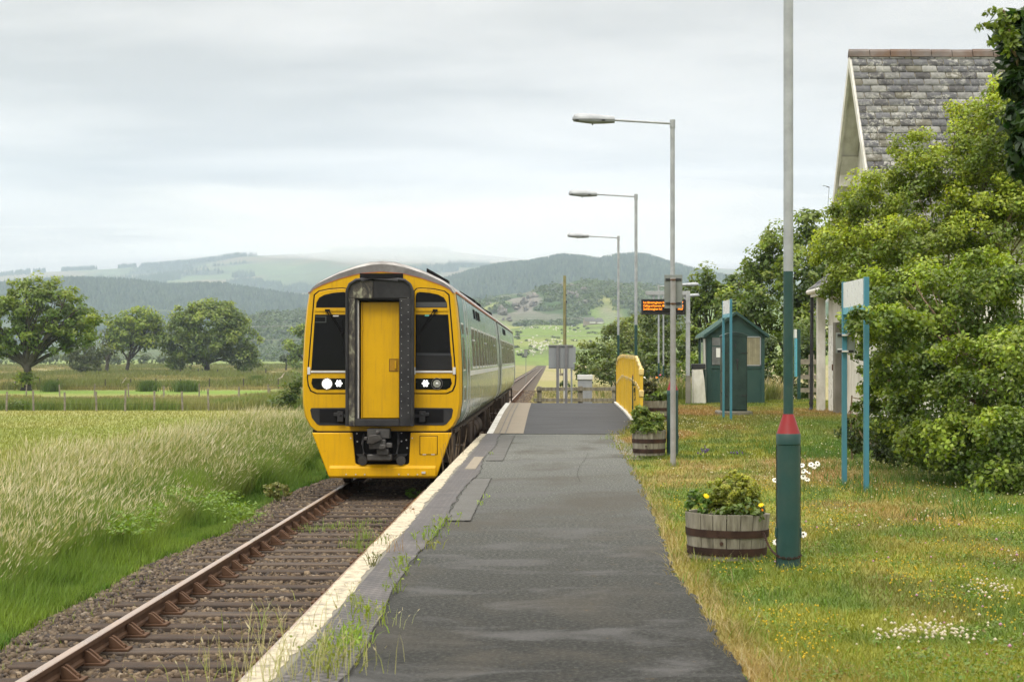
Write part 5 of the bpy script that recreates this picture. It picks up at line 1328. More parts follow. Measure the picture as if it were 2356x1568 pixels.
# ------------------------------------------------------------ field fences, logs
def post_fence(label, pts, h, d, gxs, mat, wires=3, pr=.055):
    p = [Vector(W(x, CY, d)) for x in pts]
    t = thing("field_fence", label, "fence", (p[0].x, d, float(gz(p[0].x, d))), 0, "wire fences across the left fields")
    for i, q in enumerate(p):
        b = MB(); z = float(gz(q.x, d)); hh = h * random.uniform(.9, 1.1); ln = random.uniform(-.05, .05)
        dy = random.uniform(-.6, .6) * 0
        b.tube([(q.x, d, z - .1), (q.x + ln, d, z + hh)], [pr, pr * .95], 7)
        b.build("post", mat, t, world=True)
    b = MB()
    for k_ in range(wires):
        zz = h * (.35 + .6 * k_ / max(1, wires - 1)) * .95
        b.tube([(q.x, d - .05, float(gz(q.x, d)) + zz) for q in p], .004, 4)
    b.build("wire", M['dark'], t, world=True)
post_fence("nearest row of weathered posts and wire across the left meadow", [-54, 14.6, 77.6, 149.4, 222, 288, 355.3, 420.3, 480], 1.05, 93, None, M['fence_wood'])
post_fence("pair of posts in scrub near the train, right end of the meadow fences", [548.6, 621.5, 690], 1.0, 108, None, M['fence_wood'])
post_fence("row of pale short posts just behind the nearest field fence", [-20, 60, 138, 217, 296, 377, 458, 617, 690], .95, 122, None, M['old_wood'], 2, .05)
post_fence("row of thin dark posts in the rough pasture behind the two nearer fences", [-10, 37, 92, 133, 242, 301, 358, 416, 482, 560, 640], .95, 165, None, P('dark_post', (.07, .065, .055), .9), 2, .05)
post_fence("short line of dark posts beneath the largest domed tree", [416, 456, 465, 500, 612], 1.0, 335, None, P('dark_post2', (.05, .045, .04), .9), 0, .12)
M['driftwood'] = P('driftwood', (.36, .32, .27), .9, 0, .25, 3, bump=.3, bscale=10)
def log(label, pts, d, r):
    b = MB(); P_ = [Vector(W(x, y_, d)) for x, y_ in pts]
    t = thing("fallen_log", label, "log", tuple(P_[0]), 0, "fallen pale branches in the rough pasture")
    for p in P_: p.y = d
    b.tube(P_, [r * (1 - .5 * i / len(P_)) for i in range(len(P_))], 7); b.build("trunk", M['driftwood'], t, world=True)
    k_ = len(P_) // 2; MB().tube([P_[k_], P_[k_] + Vector((.8, .3, .5)), P_[k_] + Vector((1.1, .3, 1.0))], [r * .5, r * .35, r * .15], 6).build("stub", M['driftwood'], t, world=True)
log("long pale fallen branch lying in the pasture between the two left trees", [(227, 896), (240, 893), (262, 892), (292, 894)], 172, .25)
log("pale fallen branch with an upright fork near the big left tree", [(95, 898), (105, 896), (114, 893)], 168, .22)
log("pale fallen branch at the far left edge of the pasture", [(-10, 898), (10, 896), (27, 897)], 170, .25)
log("grey fallen branch in the pasture left of the train", [(618, 879), (632, 877), (655, 878)], 215, .3)
# trackside marker by the far end of the train
d = 190; s_ = F / d
t = thing("lineside_sign", "small grey lineside sign beyond the rear of the train", "sign", (X_(1210), d, -1))
MB().bx(X_(1206), X_(1213), d, d + .05, Z_(820), Z_(803)).build("plate", M['sign_back'], t, world=True)
MB().bx(X_(1209.3), X_(1210.7), d + .051, d + .15, -1.1, Z_(805)).build("post", M['sign_back'], t, world=True)
# cables
def cable(label, pts, r, name="overhead_cable"):
    b = MB(); b.tube([W(*p) for p in pts], r, 4); t = b.build(name, P(name, (.30, .31, .31), .6)); tag(t, label, "cable", "overhead lines in front of the hills")
cable("upper overhead line in front of the rocky hill", [(560, 752, 420), (900, 744, 420), (1290, 745 - 13, 420), (1480, 732, 420), (1800, 728, 420)], .045)
cable("lower overhead line in front of the rocky hill", [(560, 783, 400), (900, 775, 400), (1290, 772, 400), (1480, 774, 400), (1800, 776, 400)], .04)
# farmhouse on the hill
d = 1165.0; s_ = F / d
t = thing("farmhouse", "small grey-roofed farmhouse on the hillside above the pasture", "house", (X_(1365), d, Z_(745)))
MB().prism([(X_(1342), Z_(750)), (X_(1342), Z_(738)), (X_(1345), Z_(729.5)), (X_(1366), Z_(729.5)), (X_(1370), Z_(738)), (X_(1389), Z_(741)), (X_(1389), Z_(750))], 'y', d, d + 9).build("wall", P('stone_wall', (.28, .24, .2), .9), t, world=True, smooth=False)
M['farm_roof'] = P('farm_roof', (.20, .20, .215), .8)
MB().prism([(X_(1344), Z_(729)), (X_(1366), Z_(729)), (X_(1372), Z_(738.5)), (X_(1346), Z_(738.5))], 'y', d - .6, d - .01).build("roof", M['farm_roof'], t, world=True, smooth=False)
MB().prism([(X_(1372), Z_(731)), (X_(1383), Z_(731)), (X_(1391), Z_(740)), (X_(1370), Z_(740))], 'y', d - 1.2, d - .61).build("wing_roof", M['farm_roof'], t, world=True, smooth=False)
b = MB(); b.prism([(X_(1356), Z_(740.2)), (X_(1370), Z_(740.2)), (X_(1370), Z_(743.5)), (X_(1356), Z_(743.5))], 'y', d - 2.5, d - .8); b.prism([(X_(1376), Z_(741)), (X_(1389), Z_(741)), (X_(1386), Z_(744)), (X_(1372), Z_(744))], 'y', d - 3, d - 1.4); b.build("lean_to_roof", M['white_paint'], t, world=True, smooth=False)
# sheep
M['wool'] = P('wool', (.62, .60, .54), 1, 0, .1, 2)
def sheep():
    t = thing("sheep", "x", "sheep")
    MB().ball((0, 0, .62), .55, .26, .30, 8, 5).build("body", M['wool'], t)
    MB().ball((.58, 0, .74), .16, .09, .11, 6, 4).build("head", M['wool'], t)
    for a, c in ((.32, .12), (.32, -.12), (-.32, .12), (-.32, -.12)): MB().cyl((a, c, 0), (a, c, .45), .045, n=5).build("leg", M['wool'], t)
    return t
sh = sheep(); g = random.Random(4); n_ = 0; fst = True
spots = [(1205 + (i % 9) * 6, 790 + (i % 5) * 4) for i in range(0)]
for i in range(95):
    if i < 55: px, py = g.gauss(1240, 20), g.gauss(797, 9)
    elif i < 80: px, py = g.gauss(1262, 40), g.gauss(756, 4)
    else: px, py = g.uniform(1186, 1335), g.uniform(752, 822)
    r_ = pasture.hit(px, py)
    if not r_ or not (1184 < px < 1340): continue
    o = sh if fst else copy_tree(sh); fst = False
    o["label"] = "white sheep grazing on the green pasture hill"; o["group"] = "sheep grazing on the pasture hill"
    o.location = r_; o.rotation_euler = (0, 0, g.uniform(0, 6.28)); o.scale = (.95,) * 3
# ------------------------------------------------------------ foliage
def leafcloud(centers, rad, n_each, size, cols, seed, outdir=None, flat=.75, jitter=.25, asp=1.5, droop=0, cool=(.9, .95, 1.0), rand=.8, hcap=None):
    """leaf quads scattered in clumps. centers (K,3); rad (K,) ; cols (K,3)"""
    g = np.random.default_rng(seed)
    K = len(centers); n = K * n_each
    c = np.repeat(centers, n_each, 0); r = np.repeat(rad, n_each)
    d = g.normal(size=(n, 3)); d /= np.linalg.norm(d, axis=1, keepdims=True)
    rr = g.random(n) ** .45
    off = d * (rr * r)[:, None]; off[:, 2] *= flat
    P0 = c + off
    od = np.repeat(outdir, n_each, 0) if outdir is not None else d
    nrm = od * .45 + d * .45 + np.array((0, 0, .45)) + g.normal(size=(n, 3)) * rand * .55
    nrm /= np.linalg.norm(nrm, axis=1, keepdims=True)
    t = np.cross(nrm, g.normal(size=(n, 3))); t /= np.linalg.norm(t, axis=1, keepdims=True); b_ = np.cross(nrm, t)
    s = size * g.uniform(.6, 1.25, n)[:, None]
    fold = nrm * s * .12
    V = np.stack([P0 - t * s * asp * .5, P0 - b_ * s * .42 + fold, P0 + t * s * asp * .5, P0 + b_ * s * .42 + fold], 1).reshape(-1, 3)
    col_ = np.repeat(cols, n_each, 0) * g.uniform(1 - jitter, 1 + jitter, (n, 1)) * (1 + g.normal(0, .05, (n, 3)))
    q = (np.arange(n) * 4)[:, None] + np.arange(4)[None]
    return V, q, np.repeat(col_, 4, 0)

def crown_points(blobs, spacing, seed, shell=.55, cut=None):
    """clump centres in a union of ellipsoids, mostly near the outer surface"""
    g = np.random.default_rng(seed); P_ = []; O = []; D = []
    bl = np.array(blobs, float)
    for (cx, cy, cz, rx, ry, rz) in bl:
        n = max(4, int(4.2 * (rx * ry + rx * rz + ry * rz) / spacing ** 2 * .62))
        d = g.normal(size=(n, 3)); d /= np.linalg.norm(d, axis=1, keepdims=True)
        wob = 1 + .16 * np.sin(d[:, 0] * 5 + cx) * np.cos(d[:, 2] * 6 + cz) + g.normal(0, .06, n)
        rr = (shell + (1 - shell) * g.random(n) ** .6) * wob
        P_.append(np.array((cx, cy, cz)) + d * np.array((rx, ry, rz)) * rr[:, None]); O.append(d); D.append(rr)
    P_ = np.concatenate(P_); O = np.concatenate(O); D = np.concatenate(D)
    # drop points deep inside other blobs
    keep = np.ones(len(P_), bool)
    for (cx, cy, cz, rx, ry, rz) in bl:
        q = ((P_ - np.array((cx, cy, cz))) / np.array((rx, ry, rz))); keep &= ~(np.linalg.norm(q, axis=1) < shell * .85)
    if cut is not None: keep &= cut(P_)
    return P_[keep], O[keep], D[keep]

def foliage(name, parent, blobs, spacing, clump, n_each, size, base, tip, seed, shell=.55, flat=.75, asp=1.5, rand=.8, mat='leaf', cut=None, jitter=.25, extra=None):
    Pc, O, D = crown_points(blobs, spacing, seed, shell, cut)
    g = np.random.default_rng(seed + 1)
    if extra is not None: Pc = np.concatenate([Pc, extra]); O = np.concatenate([O, np.tile((0, 0, 1.), (len(extra), 1))]); D = np.concatenate([D, np.ones(len(extra))])
    t = np.clip((D - .75) * 1.3 + .35 * O[:, 2] + g.normal(0, .22, len(Pc)), 0, 1)[:, None]  # outer and upper clumps paler: leaf-tip colour plus painted sunlight and inner shade
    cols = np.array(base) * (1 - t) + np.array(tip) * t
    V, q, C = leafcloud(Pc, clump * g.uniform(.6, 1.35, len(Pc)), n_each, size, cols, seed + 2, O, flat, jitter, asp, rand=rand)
    l = np.array(parent.location)
    return npmesh(name, V - l, [q], M[mat], C, parent), Pc

def limbs(name, parent, base, fork, targets, r0, seed, n_main=7, sub=4, mat='bark', twist=.12, world=True, rt=.25):
    g = random.Random(seed); b = MB(); base = Vector(base); fork = Vector(fork)
    h = (fork - base).length
    pts = [base - Vector((0, 0, .15)), base + (fork - base) * .08, base + (fork - base) * .35 + Vector((g.uniform(-1, 1), g.uniform(-1, 1), 0)) * h * .05, base + (fork - base) * .7 + Vector((g.uniform(-1, 1), g.uniform(-1, 1), 0)) * h * .06, fork]
    b.tube(pts, [r0 * 1.45, r0 * 1.1, r0 * .95, r0 * .85, r0 * .72], 10)
    T = [Vector(t) for t in targets]; g.shuffle(T)
    mains = T[:n_main]
    def bez(a, c, e, n=7): return [a * (1 - s) ** 2 + c * 2 * s * (1 - s) + e * s * s for s in [i / n for i in range(n + 1)]]
    for m in mains:
        st = base + (fork - base) * g.uniform(.72, 1.0)
        mid = st + (m - st) * .45 + Vector((g.uniform(-1, 1), g.uniform(-1, 1), g.uniform(.1, .9))) * (m - st).length * twist
        ln = bez(st, mid, m)
        ln = [p + Vector((g.uniform(-1, 1), g.uniform(-1, 1), g.uniform(-1, 1))) * (m - st).length * .018 for p in ln]; ln[0] = st
        rr = [r0 * .48 * (1 - i / len(ln)) + r0 * .05 for i in range(len(ln))]
        b.tube(ln, rr, 7)
        near = sorted(T[n_main:], key=lambda t_: (t_ - m).length)[:sub]
        for t_ in near:
            k_ = g.randint(2, len(ln) - 2); s0 = ln[k_]
            mid = (s0 + t_) / 2 + Vector((g.uniform(-1, 1), g.uniform(-1, 1), g.uniform(-.2, 1))) * (t_ - s0).length * .12
            l2 = bez(s0, mid, t_, 5); b.tube(l2, [rr[k_] * .55 * (1 - i / 6) + r0 * .015 for i in range(6)], 5)
    return b.build(name, M[mat], parent, world=world)

def pxblobs(lst, dy=.8):
    """(px, py, distance, radius_x px, radius_z px[, depth radius factor]) -> ellipsoids in metres"""
    o = []
    for it in lst:
        px, py, d, rx, rz = it[:5]; k = it[5] if len(it) > 5 else dy
        x, y, z = W(px, py, d); o.append((x, y, z, rx / F * d, rx / F * d * k, rz / F * d))
    return o
def tree(name, label, base_px, blobs, spacing, clump, n_each, size, base, tip, seed, r0, fork_px, group=None, n_main=7, sub=4, zbase=None, **kw):
    d = base_px[1]; x = (base_px[0] - CX) / F * d; z = float(gz(x, d)) if zbase is None else zbase
    t = thing(name, label, "tree" if "bush" not in name and "shrub" not in name else "bush", (x, d, z), 0, group)
    bl = pxblobs(blobs)
    o, Pc = foliage("crown", t, bl, spacing, clump, n_each, size, base, tip, seed, **kw)
    fx, fy, fz = W(fork_px[0], fork_px[1], d)
    g = np.random.default_rng(seed); idx = g.choice(len(Pc), min(len(Pc), 90), replace=False)
    limbs("trunk", t, (x, d, z), (fx, d, fz), Pc[idx], r0, seed, n_main, sub)
    return t
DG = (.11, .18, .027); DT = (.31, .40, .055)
# the five field trees
TREES = "broad field trees across the left pasture"
d = 156
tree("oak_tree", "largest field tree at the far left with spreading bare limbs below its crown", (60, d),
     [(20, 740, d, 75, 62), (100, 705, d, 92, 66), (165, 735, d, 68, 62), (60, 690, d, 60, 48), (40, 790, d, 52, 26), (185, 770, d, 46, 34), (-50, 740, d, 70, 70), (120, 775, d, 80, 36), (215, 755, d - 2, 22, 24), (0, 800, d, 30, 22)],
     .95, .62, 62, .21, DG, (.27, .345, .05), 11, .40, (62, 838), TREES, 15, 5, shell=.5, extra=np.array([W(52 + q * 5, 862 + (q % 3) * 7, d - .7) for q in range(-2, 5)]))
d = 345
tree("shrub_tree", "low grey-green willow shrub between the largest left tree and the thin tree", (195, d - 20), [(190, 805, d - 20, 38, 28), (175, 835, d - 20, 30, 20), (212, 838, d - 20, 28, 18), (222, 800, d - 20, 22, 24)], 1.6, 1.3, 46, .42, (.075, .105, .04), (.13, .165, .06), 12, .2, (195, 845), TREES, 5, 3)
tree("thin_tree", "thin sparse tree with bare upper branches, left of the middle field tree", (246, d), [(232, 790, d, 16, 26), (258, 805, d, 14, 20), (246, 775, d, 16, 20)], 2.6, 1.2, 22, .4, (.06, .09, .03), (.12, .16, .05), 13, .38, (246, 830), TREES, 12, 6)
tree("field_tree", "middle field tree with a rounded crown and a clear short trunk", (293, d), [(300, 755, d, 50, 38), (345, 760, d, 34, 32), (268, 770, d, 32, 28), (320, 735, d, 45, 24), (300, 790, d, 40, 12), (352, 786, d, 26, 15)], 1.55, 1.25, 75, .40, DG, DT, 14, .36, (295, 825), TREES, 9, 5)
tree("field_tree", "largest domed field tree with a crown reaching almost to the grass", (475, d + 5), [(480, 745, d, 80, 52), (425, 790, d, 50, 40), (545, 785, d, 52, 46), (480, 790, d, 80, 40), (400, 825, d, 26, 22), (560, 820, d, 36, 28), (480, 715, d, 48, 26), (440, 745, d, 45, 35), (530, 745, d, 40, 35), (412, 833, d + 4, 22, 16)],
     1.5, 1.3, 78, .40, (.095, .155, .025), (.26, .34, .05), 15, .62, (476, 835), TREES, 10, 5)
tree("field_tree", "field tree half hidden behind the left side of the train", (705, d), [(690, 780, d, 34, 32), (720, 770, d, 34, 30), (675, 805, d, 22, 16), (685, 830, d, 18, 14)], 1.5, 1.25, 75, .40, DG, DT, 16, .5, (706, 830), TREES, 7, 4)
tree("small_tree", "small round hawthorn just left of the train on the far field edge", (658, 420), [(658, 824, 420, 13, 10)], 1.5, 1.1, 50, .45, (.05, .08, .03), (.11, .15, .04), 17, .2, (658, 832), None, 4, 3)
# hedges and distant belts
def hedge(name, label, blobs, spacing, clump, n_each, size, base, tip, seed, loc, cat="hedge", kind=None, **kw):
    t = thing(name, label, cat, loc); foliage("foliage", t, pxblobs(blobs), spacing, clump, n_each, size, base, tip, seed, **kw)
    if kind: t["kind"] = kind
    return t
g = random.Random(3)
hb = [(x + g.uniform(-8, 8), 826 + g.uniform(-2, 3), 620, g.uniform(18, 30), g.uniform(7, 15), .5) for x in range(-40, 480, 22)]
hedge("hedgerow", "long dark hedgerow far across the left fields behind the trees", hb, 3.2, 2.3, 30, .9, (.065, .10, .035), (.13, .18, .05), 31, W(200, 832, 620))
hb = [(x + g.uniform(-8, 8), 829 + g.uniform(-1, 2), 900, g.uniform(22, 34), g.uniform(4, 9), .4) for x in range(560, 720, 26)]
hedge("hedgerow", "faint far hedge right of the domed tree by the foot of the hills", hb, 4, 3, 22, 1.1, (.05, .085, .03), (.09, .14, .04), 32, W(600, 832, 900))
# scrub on rocky hill: shrubs that can be told apart only as a mass
gg = np.random.default_rng(8); pts = []
for i in range(8500):
    px = gg.uniform(420, 1720); y = gg.uniform(1200, 1790); x = (px - CX) / F * y
    nA = fbm(x * .011, y * .006, 85, 4); roc = fbm(x * .022, y * .009, 89, 3)
    if (nA > .41 + .06 * gg.random() or px < 760) and roc < .60 + .08 * gg.random():
        pts.append((x, y, float(rocky.h(x, y)) + 1.0))
pts = np.array(pts)
t_ = gg.random((len(pts), 1)); cols = np.array((.03, .06, .018)) * (1 - t_) + np.array((.085, .135, .035)) * t_
V, q, C = leafcloud(pts, gg.uniform(2.0, 5.5, len(pts)), 26, 2.1, cols, 99, None, .8, .25)
tag(npmesh("hillside_scrub", V, [q], M['leaf'], C), "dark green scrub and small trees covering the rocky hill", "scrub", kind="stuff")
# crags
b = MB(); g = random.Random(12)
for (px, py, w, h_) in [(1215, 686, 16, 13), (1200, 697, 14, 9), (1226, 700, 10, 8), (1188, 706, 10, 8), (1312, 664, 18, 7), (1330, 690, 14, 12), (1318, 680, 12, 8), (1340, 700, 10, 6), (1345, 672, 8, 8), (1215, 712, 8, 6), (1155, 722, 14, 12), (1165, 735, 10, 8), (1285, 658, 10, 5), (1436, 664, 9, 5)]:
    r_ = rocky.hit(px, py)
    if r_ is None: continue
    s_ = F / r_[1]
    for k_ in range(9):
        cx_ = r_[0] + g.uniform(-1, 1) * w / s_; cy_ = r_[1] + g.uniform(-4, 2); cz_ = r_[2] + g.uniform(-1, 1) * h_ / s_
        n0 = len(b.v); b.ball((cx_, cy_, cz_), g.uniform(1.2, 3) * w / s_ / 5, 5, g.uniform(1.0, 2.4) * h_ / s_ / 3, 7, 5)
        for i in range(n0, len(b.v)): v = b.v[i]; b.v[i] = (v[0] + g.uniform(-.7, .7), v[1] + g.uniform(-.7, .7), v[2] + g.uniform(-.7, .7))
tag(b.build("rock_outcrop", P('crag_rock', (.19, .175, .16), .95, 0, .35, .25, dirt=(.12, .115, .10), damt=.5, dscale=.2), smooth=False), "grey-brown crags breaking through the scrub on the rocky hill", "rock", kind="stuff")
# small dark bushes on the pasture hill
g = random.Random(21); pts = []
for i in range(30):
    r_ = pasture.hit(g.uniform(1185, 1400), g.uniform(752, 820))
    if r_: pts.append(r_)
for px, py in [(1190, 765), (1193, 780), (1192, 770), (1198, 766), (1188, 800), (1197, 818), (1207, 822), (1330, 756), (1345, 752), (1352, 757), (1322, 760), (1310, 750)]:
    r_ = pasture.hit(px, py)
    if r_: pts += [r_] * 3
pts = np.array(pts) + np.array((0, 0, .4))
V, q, C = leafcloud(pts, RNG.uniform(.7, 1.8, len(pts)), 24, .7, np.tile((.06, .085, .035), (len(pts), 1)), 98, None, .6, .3)
tag(npmesh("gorse_scrub", V, [q], M['leaf'], C), "small dark gorse bushes dotted over the green pasture hill", "scrub", kind="stuff")

# ---- trees on the right
MT = (.29, .38, .05)
d = 100
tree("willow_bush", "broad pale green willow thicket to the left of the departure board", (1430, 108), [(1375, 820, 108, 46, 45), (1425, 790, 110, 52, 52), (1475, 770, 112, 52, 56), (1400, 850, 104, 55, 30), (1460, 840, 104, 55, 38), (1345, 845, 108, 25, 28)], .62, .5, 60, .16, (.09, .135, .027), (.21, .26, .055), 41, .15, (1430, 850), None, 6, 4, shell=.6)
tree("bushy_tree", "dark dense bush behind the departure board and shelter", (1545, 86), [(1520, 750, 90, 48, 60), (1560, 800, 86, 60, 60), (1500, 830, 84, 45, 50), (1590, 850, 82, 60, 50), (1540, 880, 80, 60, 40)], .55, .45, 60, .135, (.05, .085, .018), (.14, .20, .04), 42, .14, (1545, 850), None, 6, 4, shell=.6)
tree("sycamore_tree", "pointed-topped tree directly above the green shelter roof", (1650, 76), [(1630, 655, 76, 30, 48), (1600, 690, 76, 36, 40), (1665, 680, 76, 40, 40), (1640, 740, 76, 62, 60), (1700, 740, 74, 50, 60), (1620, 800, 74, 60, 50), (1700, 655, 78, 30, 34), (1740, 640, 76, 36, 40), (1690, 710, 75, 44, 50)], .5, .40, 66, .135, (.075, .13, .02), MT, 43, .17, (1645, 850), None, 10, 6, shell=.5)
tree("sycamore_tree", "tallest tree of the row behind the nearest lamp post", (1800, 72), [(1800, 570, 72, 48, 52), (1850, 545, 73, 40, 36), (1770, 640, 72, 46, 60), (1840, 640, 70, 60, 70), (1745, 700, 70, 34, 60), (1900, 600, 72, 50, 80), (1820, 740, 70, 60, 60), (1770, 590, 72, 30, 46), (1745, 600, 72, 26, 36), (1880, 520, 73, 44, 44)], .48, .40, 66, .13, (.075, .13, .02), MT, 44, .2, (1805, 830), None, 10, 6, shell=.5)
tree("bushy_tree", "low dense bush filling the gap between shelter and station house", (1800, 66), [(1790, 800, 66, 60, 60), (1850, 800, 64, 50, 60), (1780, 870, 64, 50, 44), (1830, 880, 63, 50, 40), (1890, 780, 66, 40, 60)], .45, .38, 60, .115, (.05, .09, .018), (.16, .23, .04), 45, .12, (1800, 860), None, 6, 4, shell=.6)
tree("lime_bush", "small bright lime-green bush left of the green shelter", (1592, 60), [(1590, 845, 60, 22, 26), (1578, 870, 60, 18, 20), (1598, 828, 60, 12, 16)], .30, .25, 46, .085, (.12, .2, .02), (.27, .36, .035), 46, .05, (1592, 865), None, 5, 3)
for i, (px, py, d, rx, rz, lb) in enumerate([(1340, 862, 75, 13, 9, "small dark round bush behind the pale grey relay cabinet"), (1288 + 16, 885, 62, 12, 14, "low leafy bush between the sign board posts and the relay cabinet"), (1430, 880, 70, 22, 16, "leafy bramble bush at the left of the yellow railing")]):
    t = thing("bramble_bush", lb, "bush", W(px, py + rz, d)); foliage("foliage", t, pxblobs([(px, py, d, rx, rz)]), .22, .2, 50, .075, (.04, .08, .015), (.12, .2, .03), 50 + i)

# ---- the big hawthorn on the right
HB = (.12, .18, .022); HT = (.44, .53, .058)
def big_bush(label, base_px, blobs, n_each, seed, tip=HT, base=HB, twig=10, sub=8, spacing=.245, clump=.185, size=.043, name="hawthorn_bush", shell=.62, extra=None):
    d = base_px[1]; x = (base_px[0] - CX) / F * d
    t = thing(name, label, "bush", (x, d, 0))
    o, Pc = foliage("crown", t, pxblobs(blobs, .7), spacing, clump, n_each, size, base, tip, seed, shell=shell, asp=1.25, rand=1.1, jitter=.45)
    if extra:
        o2, P2 = foliage("overhanging_spray", t, pxblobs(extra, .7), .15, .12, 62, .046, base, tip, seed + 7, shell=shell, asp=1.25, rand=1.0, jitter=.3); Pc = np.concatenate([Pc, P2[::3]])
    g = np.random.default_rng(seed); Pc = Pc[Pc[:, 2] > 1.0] if Pc[:, 2].max() > 1.5 else Pc; idx = g.choice(len(Pc), min(140, len(Pc)), replace=False)
    limbs("branches", t, (x, d, -.05), (x, d, .9), Pc[idx] + np.array((0, -.02, 0)), .055 if name == 'hawthorn_bush' else .015, seed, twig, sub, 'twig', .1)
    return t
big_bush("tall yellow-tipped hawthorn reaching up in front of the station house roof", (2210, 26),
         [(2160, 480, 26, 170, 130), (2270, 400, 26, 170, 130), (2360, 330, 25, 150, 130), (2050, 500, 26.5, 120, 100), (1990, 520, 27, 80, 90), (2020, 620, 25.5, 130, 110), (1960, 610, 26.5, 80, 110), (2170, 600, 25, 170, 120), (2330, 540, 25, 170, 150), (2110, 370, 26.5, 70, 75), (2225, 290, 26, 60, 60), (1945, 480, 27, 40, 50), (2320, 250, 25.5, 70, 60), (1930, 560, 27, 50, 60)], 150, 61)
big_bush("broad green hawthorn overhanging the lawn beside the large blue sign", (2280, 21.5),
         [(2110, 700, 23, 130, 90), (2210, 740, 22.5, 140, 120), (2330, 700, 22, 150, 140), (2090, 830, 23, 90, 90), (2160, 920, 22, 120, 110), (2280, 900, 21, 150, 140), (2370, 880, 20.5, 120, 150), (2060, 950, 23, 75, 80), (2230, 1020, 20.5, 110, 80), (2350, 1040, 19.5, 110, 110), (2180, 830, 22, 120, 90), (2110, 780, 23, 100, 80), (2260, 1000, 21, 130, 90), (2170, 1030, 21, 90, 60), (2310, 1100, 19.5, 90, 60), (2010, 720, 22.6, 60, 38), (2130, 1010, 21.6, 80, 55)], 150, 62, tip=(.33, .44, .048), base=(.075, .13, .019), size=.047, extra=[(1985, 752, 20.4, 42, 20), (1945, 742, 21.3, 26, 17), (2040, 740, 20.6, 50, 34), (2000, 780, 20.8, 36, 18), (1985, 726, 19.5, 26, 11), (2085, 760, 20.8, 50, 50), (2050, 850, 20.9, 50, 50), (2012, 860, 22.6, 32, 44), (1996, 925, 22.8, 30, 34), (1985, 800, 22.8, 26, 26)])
big_bush("small low shrub at the foot of the hawthorn left of the large blue sign", (1960, 26), [(1965, 985, 26, 32, 38), (2000, 1010, 25, 42, 40), (2050, 1020, 24, 50, 40)], 70, 64, tip=(.10, .155, .028), base=(.03, .055, .012), twig=4, sub=3, spacing=.16, clump=.14, size=.045, name="low_shrub")
t = thing("holly_tree", "dark glossy-leaved branch with pale sprays entering at the top right corner", "tree", (4.2, 13.0, 0))
bl = pxblobs([(2352, 110, 12.6, 52, 95), (2362, 240, 12.5, 44, 100), (2372, 350, 12.5, 44, 60), (2420, 200, 13, 90, 220)], .7)
foliage("crown", t, bl, .13, .12, 60, .06, (.02, .05, .014), (.075, .14, .035), 71, asp=2.1, shell=.45, rand=.9)
sp_ = []
for (a, c, k_) in (((2340, 75), (2248, 62), 9), ((2335, 80), (2275, 100), 6), ((2340, 40), (2262, 30), 6), ((2345, 90), (2310, 130), 4), ((2330, 50), (2288, 58), 5)):
    for i in range(k_): q_ = (i + .5) / k_; sp_.append(W(lerp(a[0], c[0], q_), lerp(a[1], c[1], q_) + 8 * math.sin(q_ * 7), 12.4))
V, q, C = leafcloud(np.array(sp_), np.full(len(sp_), .036), 10, .034, np.tile((.15, .22, .03), (len(sp_), 1)), 72, None, .8, .3)
npmesh("leaf_spray", V - np.array(t.location), [q], M['leaf'], C, t)
limbs("trunk", t, (4.2, 13.0, 0), (4.0, 13.0, 2.2), [W(2330, 60, 12.5), W(2350, 200, 12.5), W(2380, 20, 12.8), W(2380, 350, 12.7), W(2290, 62, 12.4), W(2300, 34, 12.4)], .07, 5, 6, 0, 'twig', .1)

# ---- plants in the tubs
def plant(label, name, x, y, z, blobs, spacing, clump, n_each, size, base, tip, seed, cat="plant", **kw):
    t = thing(name, label, cat, (x, y, z)); bl = [(x + a, y + b_, z + c, rx, ry, rz) for a, b_, c, rx, ry, rz in blobs]
    foliage("foliage", t, bl, spacing, clump, n_each, size, base, tip, seed, **kw); return t
t = plant("golden-green heather bush growing in the large chained tub", "heather_bush", SX, SY, .30, [(.03, 0, .15, .17, .15, .165), (.12, 0, .13, .13, .12, .13), (-.06, 0, .12, .11, .1, .12)], .04, .03, 34, .016, (.16, .20, .02), (.50, .52, .07), 81, shell=.35, asp=1.6)
limbs("stems", t, (SX + .04, SY, .28), (SX + .05, SY, .34), [(SX + random.uniform(-.12, .2), SY + random.uniform(-.1, .1), .38 + random.uniform(0, .12)) for i in range(24)], .008, 3, 12, 1, 'twig')
plant("leafy strawberry plant at the left side of the large chained tub", "strawberry_plant", SX - .2, SY - .05, .31, [(0, 0, .05, .10, .09, .09), (-.03, 0, .12, .05, .05, .05)], .05, .035, 9, .034, (.07, .14, .02), (.17, .30, .04), 82, asp=1.1)
plant("low green leaves at the front of the large chained tub", "primrose_plant", SX + .04, SY - .19, .31, [(0, 0, .03, .07, .05, .05), (.12, 0, .0, .09, .04, .04), (-.1, 0, .0, .06, .04, .035)], .05, .035, 9, .036, (.08, .13, .025), (.20, .30, .05), 83, asp=1.2)
plant("trailing green and dark stems at the right side of the large chained tub", "marigold_plant", SX + .19, SY - .08, .31, [(0, 0, .04, .08, .08, .07)], .045, .03, 10, .022, (.05, .09, .02), (.13, .21, .04), 84, asp=1.6)
M['petal_yellow'] = P('petal_yellow', (.78, .55, .01), .6); M['petal_white'] = P('petal_white', (.78, .78, .72), .7); M['petal_red'] = P('petal_red', (.55, .06, .02), .6); M['petal_orange'] = P('petal_orange', (.75, .22, .01), .6); M['petal_pink'] = P('petal_pink', (.6, .1, .2), .6)
